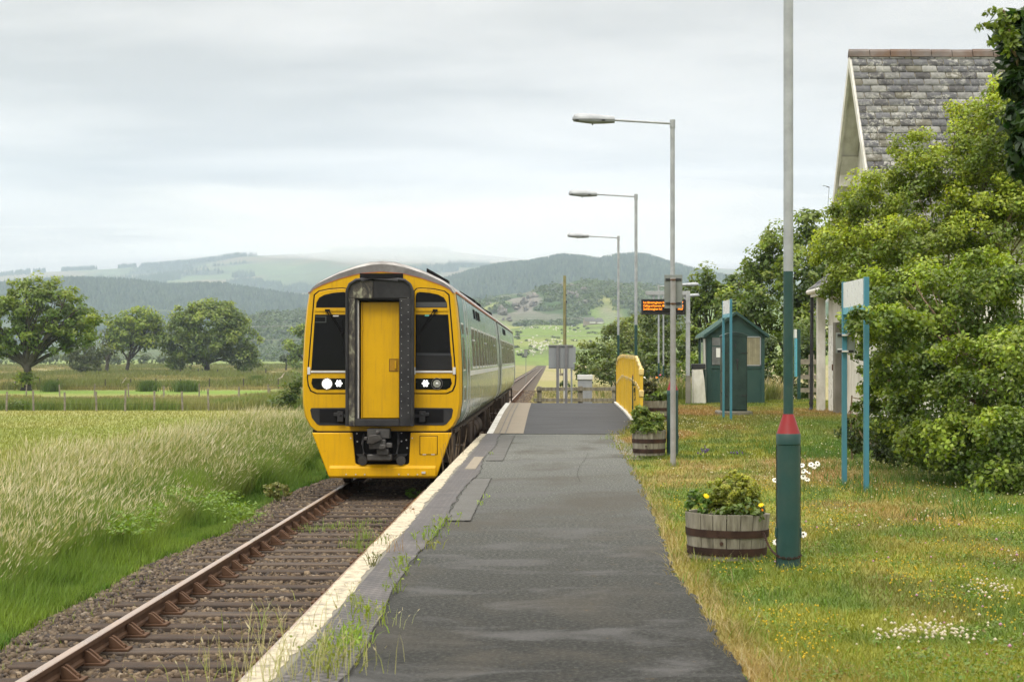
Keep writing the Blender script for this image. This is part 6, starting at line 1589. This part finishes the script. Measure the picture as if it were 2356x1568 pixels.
def bloom(b, x, y, z, r, n=9, up=(0, -.6, .8)):
    up = Vector(up).normalized(); a = up.orthogonal().normalized(); c = up.cross(a)
    for i in range(n):
        q_ = 2 * math.pi * i / n; d1 = a * math.cos(q_) + c * math.sin(q_); s1 = up.cross(d1) * r * .3
        p = Vector((x, y, z)); b.poly([p + up * r * .1, p + d1 * r * .6 + s1, p + d1 * r, p + d1 * r * .6 - s1])
def flower(label, name, x, y, z, r, mat, stem=.1, centre=None):
    t = thing(name, label, "flower", (x, y, z - stem)); b = MB(); up_ = (random.uniform(-.5, .5), random.uniform(-.9, -.3), random.uniform(.3, .9)); bloom(b, x, y, z, r, 9, up_); bloom(b, x, y - .001, z + .004, r * .7, 7, up_)
    b.build("petals", M[mat], t, world=True, smooth=False)
    MB().tube([(x, y, z - stem), (x + .004, y + .003, z - .002)], .0022, 5).build("stem", M['stemgreen'], t, world=True)
    if centre: MB().ball((x, y - .004, z + .004), r * .28, n=8, m=5).build("centre", M[centre], t, world=True)
    return t
M['stemgreen'] = P('stem_green', (.12, .18, .04), .6); M['daisy_eye'] = P('daisy_eye', (.10, .09, .02), .8)
def pxz(px, py, y): return (px - CX) / F * y, y, CH - (py - CY) / F * y
flower("yellow marigold bloom above the left leaves of the large chained tub", "marigold_flower", *pxz(1625, 1140, SY - .14), .024, 'petal_yellow')
flower("yellow marigold bloom at the upper right side of the large chained tub", "marigold_flower", *pxz(1751, 1161, SY - .2), .022, 'petal_yellow')
flower("tiny orange marigold bud below the right yellow bloom of the chained tub", "marigold_flower", *pxz(1754, 1172, SY - .2), .012, 'petal_orange', .06)
plant("tall feathery green plant in the middle flower tub", "tall_leafy_plant", 1.40, 26.4, .37, [(-.08, 0, .20, .12, .12, .22), (.1, 0, .12, .12, .12, .14), (0, -.1, .05, .22, .12, .07)], .07, .06, 30, .026, (.09, .15, .025), (.27, .35, .06), 85, asp=4)
plant("round brown-green conifer bush behind the far flower tub", "dwarf_conifer", 2.02, 38.4, .55, [(0, 0, .22, .24, .2, .26)], .1, .07, 40, .04, (.05, .05, .02), (.10, .12, .025), 86)
t = plant("mixed bedding plants in the far flower tub", "bedding_plants", 2.17, 37.5, .54, [(-.1, 0, .05, .16, .12, .10), (.14, 0, .10, .2, .14, .14)], .1, .07, 18, .055, (.07, .12, .02), (.2, .3, .05), 87, asp=1.8)
flower("orange-red bloom in the far flower tub", "geranium_flower", *pxz(1511, 868, 37.3), .028, 'petal_orange')
flower("pink-red bloom in the far flower tub", "geranium_flower", *pxz(1519, 862, 37.3), .026, 'petal_pink')
flower("small white bloom at the left of the far flower tub", "geranium_flower", *pxz(1483, 868, 37.3), .03, 'petal_white')
# ox-eye daisies behind the near lamp
g = random.Random(9)
spots = [(1866, 1068, "highest"), (1881, 1066, "rightmost"), (1873, 1072, "x"), (1849, 1083, "x"), (1860, 1086, "x"), (1848, 1096, "x"), (1857, 1102, "x"), (1845, 1070, "x"), (1789, 1108, "x"), (1783, 1104, "x"), (1848, 1229, "x"), (1791, 1232, "x"), (1786, 1246, "x")]
for px, py, _ in spots:
    y_ = 17.5 if py < 1200 else 12.9
    x_, _, z_ = pxz(px, py, y_)
    lb, gr = ("white ox-eye daisy beside the nearest lamp post, with a dark centre", "ox-eye daisies round the nearest lamp post")
    f_ = flower(lb, "oxeye_daisy", x_, y_, z_, .031 if py < 1200 else .030, 'petal_white', max(.1, z_ + .02), 'daisy_eye'); f_["group"] = gr

# ------------------------------------------------------------ grasses
def blades(x, y, z, h, w, lean, cols, seed, wind=(.35, .1), head=None, tipcol=None):
    g = np.random.default_rng(seed); n = len(x)
    a = g.uniform(0, 2 * math.pi, n); ln = lean * g.uniform(.3, 1.3, n)
    dx = np.cos(a) * ln + wind[0] * ln; dy = np.sin(a) * ln + wind[1] * ln
    b_ = g.uniform(0, math.pi, n); wx = np.cos(b_) * w * .5; wy = np.sin(b_) * w * .35
    h = h * g.uniform(.6, 1.15, n)
    def pt(t, s, wf): return np.stack([x + dx * h * t ** 1.9 + s * wx * wf, y + dy * h * t ** 1.9 + s * wy * wf, z + h * t * (1 - .22 * ln * t)], -1)
    V = [pt(0, -1, 1), pt(0, 1, 1), pt(.55, 1, .8), pt(.55, -1, .8), pt(1, 0, 0)]
    V = np.stack(V, 1).reshape(-1, 3); k = np.arange(n) * 5
    Q = np.stack([k, k + 1, k + 2, k + 3], -1); T = np.stack([k + 3, k + 2, k + 4], -1)
    cc = cols * g.uniform(.75, 1.2, (n, 1))
    C = np.repeat(cc[:, None, :], 5, 1)
    if tipcol is not None: C[:, 4] = C[:, 4] * .3 + np.array(tipcol) * .7
    polys = [(Q, T)]; VV = [V]; CC = [C.reshape(-1, 3)]
    if head is not None:      # loose seed heads on part of the stems
        sel = np.nonzero(g.random(n) < head[0])[0]; m = len(sel)
        top = np.stack([x + dx * h, y + dy * h, z + h * (1 - .22 * ln)], -1)[sel]
        di = np.stack([dx[sel] * 1.6, dy[sel] * 1.6, np.full(m, .8)], -1); di /= np.linalg.norm(di, axis=1, keepdims=True)
        L_ = (h[sel] * head[1] * g.uniform(.7, 1.3, m))[:, None]; W_ = (head[2] * g.uniform(.6, 1.3, m))[:, None]
        sd_ = np.stack([np.cos(b_[sel]), np.sin(b_[sel]), np.zeros(m)], -1)
        HV = np.stack([top - di * L_ * .45, top + sd_ * W_ - di * L_ * .05, top + di * L_ * .55, top - sd_ * W_ - di * L_ * .05], 1).reshape(-1, 3)
        off = n * 5; hk = np.arange(m) * 4 + off
        polys.append((np.stack([hk, hk + 1, hk + 2, hk + 3], -1), None)); VV.append(HV)
        hc = np.array(head[3]) * g.uniform(.75, 1.2, (m, 1)); CC.append(np.repeat(hc, 4, 0))
    Q_ = [p for pr in polys for p in pr if p is not None]
    return np.concatenate(VV), Q_, np.concatenate(CC)
def merge(lst):
    V = []; Qs = []; C = []; o = 0
    for v, q, c in lst:
        V.append(v); C.append(c); Qs += [p + o for p in q]; o += len(v)
    return np.concatenate(V), Qs, np.concatenate(C)
g = np.random.default_rng(17)
parts = []
# tall seeding grass on the verge left of the ballast
def verge_pts(n, y0, y1, wid0, wid1, p=1.7):
    y = y0 + (y1 - y0) * g.random(n) ** p; u = g.random(n); x = verge_in(y) - wid0 - (wid1 - wid0) * u
    return x, y, u
x, y, u = verge_pts(180000, 10, 64, .75, 4.0)
k = (np.abs((CX + x / y * F) - 600) < 900); x, y, u = x[k], y[k], u[k]
z = gz(x, y); pn = fbm(x * .55, y * .3, 3, 3); hh = .52 + .40 * sstep(0, .45, u) + .75 * (pn - .5) + .10 * sstep(24, 34, y)
t_ = sstep(.35, .65, fbm(x * .8, y * .35, 8, 3))
cb = c_mix(np.broadcast_to(np.array((.10, .20, .022)), (len(x), 3)), (.24, .28, .075), t_ * .6 + .3 * sstep(.1, .7, u))
cb = cb * g.uniform(.7, 1.25, (len(x), 1)); ka = pn + .25 * (g.random(len(x)) - .5) > .5
parts.append(blades(x[~ka], y[~ka], z[~ka], hh[~ka], (.0065 + .00018 * y)[~ka], .42, cb[~ka], 7, (.4, -.1), (.10, .14, .005, (.50, .47, .30)), (.18, .26, .06)))
x, y, z, hh, cb = x[ka], y[ka], z[ka], hh[ka], cb[ka]
parts.append(blades(x, y, z, hh, .0055 + .00016 * y, .34, cb, 1, (.6, -.1), (.42, .14, .0052, (.58, .53, .38)), (.22, .27, .07)))
# lush low growth between the ballast and the tall grass
x, y, u = verge_pts(170000, 9, 62, -.15, 1.5)
z = gz(x, y); md = fbm(x * 1.6, y * .9, 4, 3); hh = .10 + .42 * sstep(-.1, .7, u) * (.15 + 1.5 * sstep(.3, .7, md))
t_ = sstep(.4, .65, fbm(x * 1.1, y * .5, 9, 3))
cb = c_mix(np.broadcast_to(np.array((.06, .15, .016)), (len(x), 3)), (.20, .30, .04), np.clip(t_ * .6 + sstep(.35, .65, md) * .4, 0, 1))
cb = cb * g.uniform(.45, 1.35, (len(x), 1)); parts.append(blades(x, y, z, hh, .006 + .0002 * y, .3, cb, 2, (.3, 0), None, (.19, .28, .06)))
V, Q, C = merge(parts); tag(npmesh("tall_grass", V, Q, M['blade'], C), "tall seeding grass and soft green horsetail on the verge left of the track", "grass", kind="stuff")
gg = np.random.default_rng(91)
n = 520; y = gg.uniform(94.5, 100, n); px_ = gg.uniform(-30, 700, n); x = (px_ - CX) / F * y; k = fbm(x * .25, y * .2, 12, 3) > .40; x, y = x[k], y[k]
P_ = np.stack([x, y, gz(x, y) + gg.uniform(.05, .38, len(x)) + .35 * sstep(520, 640, px_[k]) * gg.random(len(x))], -1)
V, q, C = leafcloud(P_, gg.uniform(.25, .5, len(x)), 34, .13, c_mix(np.broadcast_to(np.array((.085, .145, .03)), (len(x), 3)), (.19, .25, .06), gg.random(len(x))), 92, None, .55, .3)
tag(npmesh("bramble_bank", V, [q], M['leaf'], C), "low green brambles and nettles along the nearest field fence", "scrub", kind="stuff")
hedge("field_bush", "loose upright bush in the field just left of the train front", [(668, 905, 84, 22, 26), (680, 880, 84, 16, 24), (655, 920, 84, 22, 16), (640, 925, 84, 20, 10)], .34, .28, 34, .11, (.07, .12, .03), (.2, .25, .06), 93, W(668, 935, 84), "bush")
# beside the track in the distance (both sides)
parts = []
for (x0, x1, y0, y1, n, h_, c1, c2) in [(-9, -5.0, 62, 230, 16000, .7, (.12, .17, .04), (.36, .32, .17)), (-.9, 1.9, 56, 120, 16000, .42, (.16, .19, .05), (.34, .29, .15)), (1.6, 7.5, 57.5, 115, 26000, .65, (.14, .18, .045), (.36, .31, .17)), (-.6, 2.0, 51, 57, 5000, .35, (.16, .19, .05), (.36, .31, .17))]:
    x = g.uniform(x0, x1, n); y = y0 + (y1 - y0) * g.random(n) ** 1.5; t_ = sstep(.4, .6, fbm(x * .5, y * .2, 19, 3))
    parts.append(blades(x, y, gz(x, y), np.full(n, h_), .0004 * y + .004, .4, c_mix(np.broadcast_to(np.array(c1), (n, 3)), c2, t_), int(y0), (.3, 0), (.3, .3, .02, (.38, .33, .2))))
V, Q, C = merge(parts); tag(npmesh("wild_grass", V, Q, M['blade'], C), "rough straw-coloured grass growing beyond the platform end", "grass", kind="stuff")
# meadow and rough pasture
parts = []
n = 150000
y = 16 / (1 - g.random(n) * .84); x = (g.uniform(-40, 760, n) - CX) / F * y; k = (x < verge_in(y) - 4.3) & (y < 94); x, y = x[k], y[k]; n = len(x)
parts.append(blades(x, y, gz(x, y), np.full(n, .10), .00035 * y, .5, gcol(x, y) * np.array((1.1, 1.1, 1.0)), 31))
n = 24000; y = g.uniform(94, 103, n); x = (g.uniform(-40, 740, n) - CX) / F * y; hh = .35 + .5 * fbm(x * .2, y * .3, 5, 3) + .35 * sstep(500, 640, CX + x / y * F)
parts.append(blades(x, y, gz(x, y), hh, .035, .4, c_mix(np.broadcast_to(np.array((.12, .185, .04)), (n, 3)), (.24, .25, .10), sstep(.4, .6, fbm(x * .3, y * .5, 6, 3))), 32, (.2, 0)))
n = 130000; y = 104 + (600 - 104) * g.random(n) ** 1.4; x = (g.uniform(-40, 760, n) - CX) / F * y
r_ = fbm(x * .11, y * .05, 44, 4); k = (r_ > .44) & ((y < 128) | (y > 158)); x, y, r_ = x[k], y[k], r_[k]; n = len(x)
parts.append(blades(x, y, gz(x, y), .22 + .75 * sstep(.46, .72, r_), .0005 * y, .4, c_mix(np.broadcast_to(np.array((.26, .235, .11)), (n, 3)), (.13, .16, .05), sstep(.48, .66, r_)), 33, (.2, 0)))
V, Q, C = merge(parts); tag(npmesh("meadow_grass", V, Q, M['blade'], C), "yellow-green meadow and brown rush pasture left of the railway", "grass", kind="stuff")
for i, (px, py, d, w_, lb) in enumerate([(427, 892, 150, 28, "largest dark green rush clump in the pasture left of the train"), (340, 893, 152, 20, "dark rush clump in the pasture left of the largest one"), (590, 883, 200, 16, "dark rush clump at the right of the pasture by the train"), (118, 893, 150, 14, "dark rush clump beside the big left tree trunk")]):
    x0, y0 = W(px, py, d)[:2]; n = 700; x = x0 + g.normal(0, w_ / F * d * .45, n); y = y0 + g.normal(0, .5, n)
    V, Q, C = blades(x, y, gz(x, y), np.full(n, 1.0), .05, .4, np.tile((.075, .125, .03), (n, 1)), 60 + i)
    tag(npmesh("rush_clump", V, Q, M['blade'], C), lb, "rushes", "dark rush clumps in the pasture")
# station lawn
parts = []
n = 150000; y = 7.2 / (1 - g.random(n) * .80); x = g.uniform(.7, 1, n) + g.random(n) ** 1.0 * 5.2
sx_ = CX + x / y * F; ed = np.array([redge(min(q_, 34)) for q_ in y]) - .02 + .10 * (fbm(x * 3, y * 2, 77, 3) - .5) * 2
k = (sx_ < 2480) & (x > ed); x, y = x[k], y[k]; n = len(x)
hn = fbm(x * 2.2, y * 1.5, 51, 3); c_ = gcol(x, y)
weed = g.random(n) < .05
hh = (.022 + .05 * hn) * (1 + .6 * (weed)) ; c_ = np.where(weed[:, None], np.array((.12, .22, .03)), c_)
ee = 1 - sstep(.0, .35, x - ed[k]); hh = hh * (1 + .5 * ee); c_ = c_mix(c_, (.32, .25, .12), ee * (g.random(n) < .45))
parts.append(blades(x, y, gz(x, y), hh, .0032 + .00022 * y, .8, c_ * 1.12, 41, (0, 0)))
n = 60000; y = g.uniform(26, 60, n); x = g.uniform(1.3, 8.5, n); k = (CX + x / y * F < 2100) & (x > 1.3); x, y = x[k], y[k]; n = len(x)
parts.append(blades(x, y, gz(x, y), np.full(n, .06), .014, .7, gcol(x, y), 42, (0, 0)))
for cx_, cy_, rr_ in ((SX, SY, .33), (1.62, 12.42, .10), (1.43, 26.4, .28), (1.655, 24.6, .06), (3.41, 19.7, .06), (3.375, 20.95, .06), (1.775, 26.5, .1), (3.82, 38.6, .07), (3.775, 39.8, .07)):
    n = int(500 * rr_) + 60; a = g.uniform(0, 6.28, n); r0 = rr_ + g.exponential(.035, n); x = cx_ + r0 * np.cos(a); y = cy_ + r0 * np.sin(a)
    parts.append(blades(x, y, gz(x, y), np.full(n, .075), .006, .7, c_mix(np.broadcast_to(np.array((.13, .21, .03)), (n, 3)), (.26, .28, .08), g.random(n)), int(cx_ * 100), (0, 0)))
# straw stems and taller seed stalks near the edge
n = 420; y = 8 / (1 - g.random(n) * .65); x = np.array([redge(q_) for q_ in y]) + g.exponential(.16, n) - .02
parts.append(blades(x, y, gz(x, y), np.full(n, .13), .0035, .9, np.tile((.42, .36, .2), (n, 1)), 43, (-.3, 0)))
n = 5000; y = g.uniform(16, 30, n); x = 3.2 + g.random(n) * 2.4; k = fbm(x * 1.2, y * .8, 3, 2) > .5; x, y = x[k], y[k]; n = len(x)
parts.append(blades(x, y, gz(x, y), np.full(n, .13), .009, .7, np.tile((.07, .15, .025), (n, 1)), 44, (0, 0)))
V, Q, C = merge(parts); tag(npmesh("lawn_grass", V, Q, M['blade'], C), "short weedy grass of green, straw and reddish patches right of the platform", "grass", kind="stuff")
# clover leaves and tiny flowers in the lawn
def dots(name, label, x, y, hz, r, cols, seed, cat="flowers", m='leaf'):
    n = len(x); gg = np.random.default_rng(seed); z = gz(x, y) + hz * gg.uniform(.7, 1.3, n)
    K = 6; base = []
    V = np.zeros((n, 7, 3)); rr = r * gg.uniform(.7, 1.3, n)
    a = np.arange(5) / 5 * 2 * math.pi
    for j in range(5): V[:, j] = np.stack([x + rr * np.cos(a[j]), y + rr * np.sin(a[j]) , z], -1)
    V[:, 5] = np.stack([x, y, z + rr * .9], -1); V[:, 6] = np.stack([x, y, z - rr * .8], -1)
    k = np.arange(n) * 7
    T = np.concatenate([np.stack([k + j, k + (j + 1) % 5, k + 5], -1) for j in range(5)] + [np.stack([k + (j + 1) % 5, k + j, k + 6], -1) for j in range(5)])
    return tag(npmesh(name, V.reshape(-1, 3), [T], M[m], np.repeat(cols, 7, 0)), label, cat, kind="stuff")
def cluster(lst, yspan=.35):
    X, Y = [], []
    for px, py, w_, h_, n in lst:
        for i in range(n):
            gx, gy, _ = G(px + random.gauss(0, w_), py + random.gauss(0, h_)); X.append(gx); Y.append(gy)
    return np.array(X), np.array(Y)
x, y = cluster([(2120, 1470, 60, 16, 80), (2190, 1475, 40, 10, 36), (2040, 1480, 24, 9, 12), (2250, 1365, 25, 9, 22), (2310, 1375, 28, 12, 30), (2330, 1300, 8, 10, 5), (1800 + 60, 1560, 20, 4, 0)])
dots("clover_flowers", "white clover heads in clusters on the lawn at the lower right", x, y, .05, .0095, np.tile((.66, .62, .54), (len(x), 1)) * RNG.uniform(.8, 1.1, (len(x), 1)), 3)
n = 4200; y = 8 / (1 - g.random(n) * .62); x = 1.1 + g.random(n) * 3.6; k = fbm(x * 1.6, y * .9, 66, 3) > .50; x, y = x[k], y[k]
dots("yellow_flowers", "tiny yellow flowers scattered through the lawn", x, y, .045, .0060, np.tile((.62, .46, .02), (len(x), 1)), 4)
n = 900; y = g.uniform(14, 40, n); x = 1.5 + g.random(n) * 3.5; k = fbm(x * 1.2, y * .5, 68, 3) > .48; x, y = x[k], y[k]
n2 = 60; y2 = 8 / (1 - g.random(n2) * .5); x2 = 1.4 + g.random(n2) * 2.6
dots("pink_flowers", "scattered tiny pink flowers in the near lawn", x2, y2, .06, .010, np.tile((.55, .32, .5), (n2, 1)), 14)
dots("daisies", "small white daisies dotted over the farther lawn", x, y, .06, .010, np.tile((.62, .60, .50), (len(x), 1)), 5)
x, y = cluster([(1620, 1052, 9, 3, 16), (1698, 1054, 9, 2, 8)])
dots("blue_flowers", "small patch of pale blue and purple flowers beyond the large tub", x, y, .10, .016, np.where((x > 1.9)[:, None], (.12, .07, .25), (.36, .36, .62)), 6)
# broad weed leaves over the lawn
n = 26000; y = 7.3 / (1 - g.random(n) * .66); x = .95 + g.random(n) * 4.6; cl = fbm(x * 3.5, y * 2.2, 55, 3); k = (cl > .52) & (CX + x / y * F < 2400) & (x > 1.0 + .2 * g.random(n)); x, y = x[k], y[k]
P_ = np.stack([x, y, gz(x, y) + .03], -1); cc = c_mix(np.broadcast_to(np.array((.075, .15, .018)), (len(x), 3)), (.19, .26, .035), g.random(len(x)))
cc = c_mix(cc, (.2, .10, .04), (g.random(len(x)) < .08) * .8)
V, q, C = leafcloud(P_, np.full(len(x), .03), 2, .017, cc, 56, np.tile((0, 0, 1.), (len(x), 1)), .6, .3, 1.2)
tag(npmesh("weed_leaves", V, [q], M['leaf'], C), "low clover and weed leaves mixed through the lawn", "weeds", kind="stuff")
# weeds along the paving joint, plus wisps on the edge
parts = []; wl = []
def pj(px, py): 
    s_ = CH / (py - CY) * 1.0; return (px - CX) * s_, F * s_
for (px, py, n, sp, hh, c_) in [(1015, 1210, 60, .07, .12, (.20, .28, .03)), (1000, 1235, 70, .08, .12, (.17, .26, .03)), (985, 1262, 40, .06, .10, (.22, .24, .05)), (955, 1240, 16, .04, .08, (.22, .33, .03)), (930, 1300, 50, .08, .10, (.19, .27, .03)), (915, 1325, 36, .05, .08, (.2, .28, .04)), (905, 1360, 30, .05, .10, (.16, .22, .04)), (855, 1300, 34, .03, .13, (.13, .14, .05)), (845, 1420, 60, .07, .10, (.22, .30, .04)), (830, 1400, 40, .06, .1, (.2, .26, .05)), (805, 1470, 110, .08, .10, (.20, .32, .03)), (775, 1500, 120, .09, .12, (.22, .28, .05)), (760, 1535, 110, .09, .12, (.21, .25, .05)), (810, 1490, 60, .06, .08, (.2, .33, .03)), (1102, 1160, 14, .03, .07, (.22, .34, .03)), (1115, 1145, 10, .03, .06, (.22, .34, .03)), (1130, 1045, 14, .05, .06, (.18, .26, .04)), (940, 1180, 10, .04, .1, (.2, .1, .04)), (880, 1250, 18, .05, .12, (.13, .18, .04)), (1405, 1010, 50, .12, .12, (.2, .28, .04)), (1420, 1030, 40, .1, .12, (.2, .26, .04)), (1055, 1185, 10, .05, .04, (.2, .3, .03))]:
    x0, y0 = pj(px, py); x = x0 + g.normal(0, sp * .7, n); y = y0 + g.normal(0, sp * 2.2, n)
    n = max(4, int(n * .45)); x = x[:n]; y = y[:n]
    parts.append(blades(x, y, pz(y) + .0, np.full(n, hh), .007, .7, np.tile(c_, (n, 1)), px, (0, 0)))
    P_ = np.stack([x, y, pz(y) + hh * .5], -1); V, q, C = leafcloud(P_, np.full(n, hh * .4), 1, .019, np.tile(c_, (n, 1)), px, None, .8, .3, 1.5); wl.append((V, [q], C))
# long straw wisps near the camera on the left of the platform
for (px, py, n, sp, hh, c_) in [(650, 1560, 45, .16, .24, (.40, .38, .2)), (720, 1540, 60, .16, .24, (.38, .38, .18)), (600, 1500, 16, .12, .24, (.36, .34, .18)), (690, 1450, 20, .14, .18, (.34, .34, .16)), (800, 1385, 20, .08, .12, (.3, .33, .12)), (640, 1565, 60, .25, .14, (.3, .34, .10)), (900, 1270, 16, .06, .15, (.32, .2, .1)), (870, 1440, 14, .1, .12, (.3, .34, .14))]:
    x0, y0 = pj(px, py); x = x0 + g.normal(0, sp, n); y = y0 + g.normal(0, sp, n)
    parts.append(blades(x, y, pz(y) + .0, np.full(n, hh), .0036, .5, np.tile(c_, (n, 1)), px, (.1, 0), (.5, .22, .004, (.42, .38, .24))))
V, Q, C = merge(parts + wl); tag(npmesh("platform_weeds", V, Q, M['blade'], C), "weeds and straw wisps growing in the joint of the platform paving", "weeds", kind="stuff")
# weeds on the track
parts = []
for (px, py, n, sp, hh) in [(760, 1215, 90, .22, .08), (830, 1205, 60, .18, .09), (700, 1218, 60, .25, .07), (840, 1240, 40, .08, .18), (815, 1260, 40, .08, .16), (850, 1270, 30, .08, .2), (630, 1450, 14, .2, .3), (820, 1215, 30, .2, .12)]:
    z0 = -.93; s_ = (CH - z0) / (py - CY); x = (px - CX) * s_ + g.normal(0, sp, n); y = F * s_ + g.normal(0, sp, n)
    parts.append(blades(x, y, np.full(n, z0), np.full(n, hh), .008, .6, np.tile((.19, .27, .06), (n, 1)), px, (0, 0)))
n = 1500; y = 9 + 22 * g.random(n) ** 1.4; x = verge_in(y) + .05 + g.exponential(.14, n); parts.append(blades(x, y, gz(x, y), np.full(n, .1), .008, .7, np.tile((.2, .25, .06), (n, 1)), 5, (0, 0)))
V, Q, C = merge(parts); tag(npmesh("track_weeds", V, Q, M['blade'], C), "thin green weeds growing between the sleepers and along the ballast", "weeds", kind="stuff")
for (px, py, r_, c_, lb) in [(1108 - 158, 1140, .11, (.10, .2, .02), "small leafy seedling on the track under the platform edge ahead of the train"), (640, 1140, .22, (.19, .2, .06), "yellowish weed clump with white rag beside the track left of the train")]:
    z0 = -.88; s_ = (CH - z0) / (py - CY); x0, y0 = (px - CX) * s_, F * s_
    t = thing("weed_plant", lb, "plant", (x0, y0, z0)); foliage("foliage", t, [(x0, y0, z0 + r_ * .4, r_, r_, r_ * .6)], .07, .05, 14, .04, c_, tuple(q_ * 1.4 for q_ in c_), 77, asp=1.4)
# hogweed / fern patches in the verge
gg = np.random.default_rng(5); pts = []
for (px, py, w_, h_) in [(430, 1135, 45, 12), (500, 1150, 40, 10), (350, 1180, 40, 12), (300, 1205, 50, 12), (560, 1175, 30, 8)]:
    for i in range(26):
        a_, c_ = px + gg.normal(0, w_ * .6), py + gg.normal(0, h_ * .6); z0 = -.60; s_ = (CH - z0) / (c_ - CY); pts.append(((a_ - CX) * s_, F * s_, z0 + gg.uniform(-.1, .1)))
V, q, C = leafcloud(np.array(pts), np.full(len(pts), .12), 14, .038, np.tile((.15, .25, .03), (len(pts), 1)), 5, np.tile((0, 0, 1.), (len(pts), 1)), .35, .25, 1.6)
tag(npmesh("hogweed_leaves", V, [q], M['leaf'], C), "broad bright leaves spreading through the verge in the middle of the grass", "weeds", kind="stuff")
# dead twigs by the skirt of the train
b = MB(); g = random.Random(2)
for i in range(16):
    x0, y0 = -1.5 + g.uniform(-.1, .1), 27.5 + g.uniform(-.5, .5); a_ = g.uniform(-.25, .3)
    b.tube([(x0, y0, -.6), (x0 + a_ * .4, y0, -.2), (x0 + a_, y0 + .05, .05 + g.uniform(0, .35))], [.006, .004, .002], 4)
tag(b.build("dead_stems", M['twig']), "dry brown stems rising beside the train's skirt at the platform edge", "plant")

# ------------------------------------------------------------ air
M_h = bpy.data.materials.new("haze"); M_h.use_nodes = True; n_ = M_h.node_tree; n_.nodes.clear()
oo = n_.nodes.new("ShaderNodeOutputMaterial"); pv = n_.nodes.new("ShaderNodeVolumePrincipled"); n_.links.new(pv.outputs[0], oo.inputs["Volume"])
pv.inputs["Color"].default_value = (.66, .80, 1.0, 1); pv.inputs["Density"].default_value = 0.000145; pv.inputs["Anisotropy"].default_value = .0
b = MB(); b.bx(-4700, 4700, -500, 7500, -10, 790)
tag(b.build("haze", M_h, smooth=False), "thin bluish air haze over the whole valley", "haze", kind="stuff")
M_c = bpy.data.materials.new("low_cloud"); M_c.use_nodes = True; n_ = M_c.node_tree; n_.nodes.clear()
oo = n_.nodes.new("ShaderNodeOutputMaterial"); pv = n_.nodes.new("ShaderNodeVolumePrincipled"); n_.links.new(pv.outputs[0], oo.inputs["Volume"])
pv.inputs["Color"].default_value = (.97, .98, 1.0, 1); pv.inputs["Density"].default_value = 0.0016
xs_ = np.linspace(-3200, 3200, 60); ys_ = np.linspace(4200, 7300, 30); A, B = np.meshgrid(xs_, ys_)
u_ = CX + A / B * F
zb = np.interp(u_, [-200, 350, 500, 620, 800, 1100, 1250, 1400, 1700, 2600], [390, 390, 372, 336, 300, 298, 300, 322, 385, 400]) + 60 * (fbm(A * .002, B * .002, 5, 4) - .5)
V = np.concatenate([np.stack([A, B, zb], -1).reshape(-1, 3), np.stack([A, B, np.minimum(zb + 3 + 110 * sstep(150, 900, u_) * sstep(1900, 1250, u_), 770)], -1).reshape(-1, 3)])
h_, w_ = A.shape; ii = np.arange(h_ * w_).reshape(h_, w_); q = np.stack([ii[:-1, :-1], ii[:-1, 1:], ii[1:, 1:], ii[1:, :-1]], -1).reshape(-1, 4)
nn = h_ * w_; rim = list(ii[0]) + list(ii[1:, -1]) + list(ii[-1, :-1][::-1]) + list(ii[1:-1, 0][::-1]); rim = np.array(rim)
side_ = np.stack([rim, np.roll(rim, -1), np.roll(rim, -1) + nn, rim + nn], -1)
lc = npmesh("low_cloud", V, [q[:, ::-1], q + nn, side_], M_c, None)
bm = bmesh.new(); bm.from_mesh(lc.data); bmesh.ops.recalc_face_normals(bm, faces=bm.faces); bm.to_mesh(lc.data); bm.free()
tag(lc, "white low cloud hiding the tops of the far mountain", "cloud", kind="stuff")
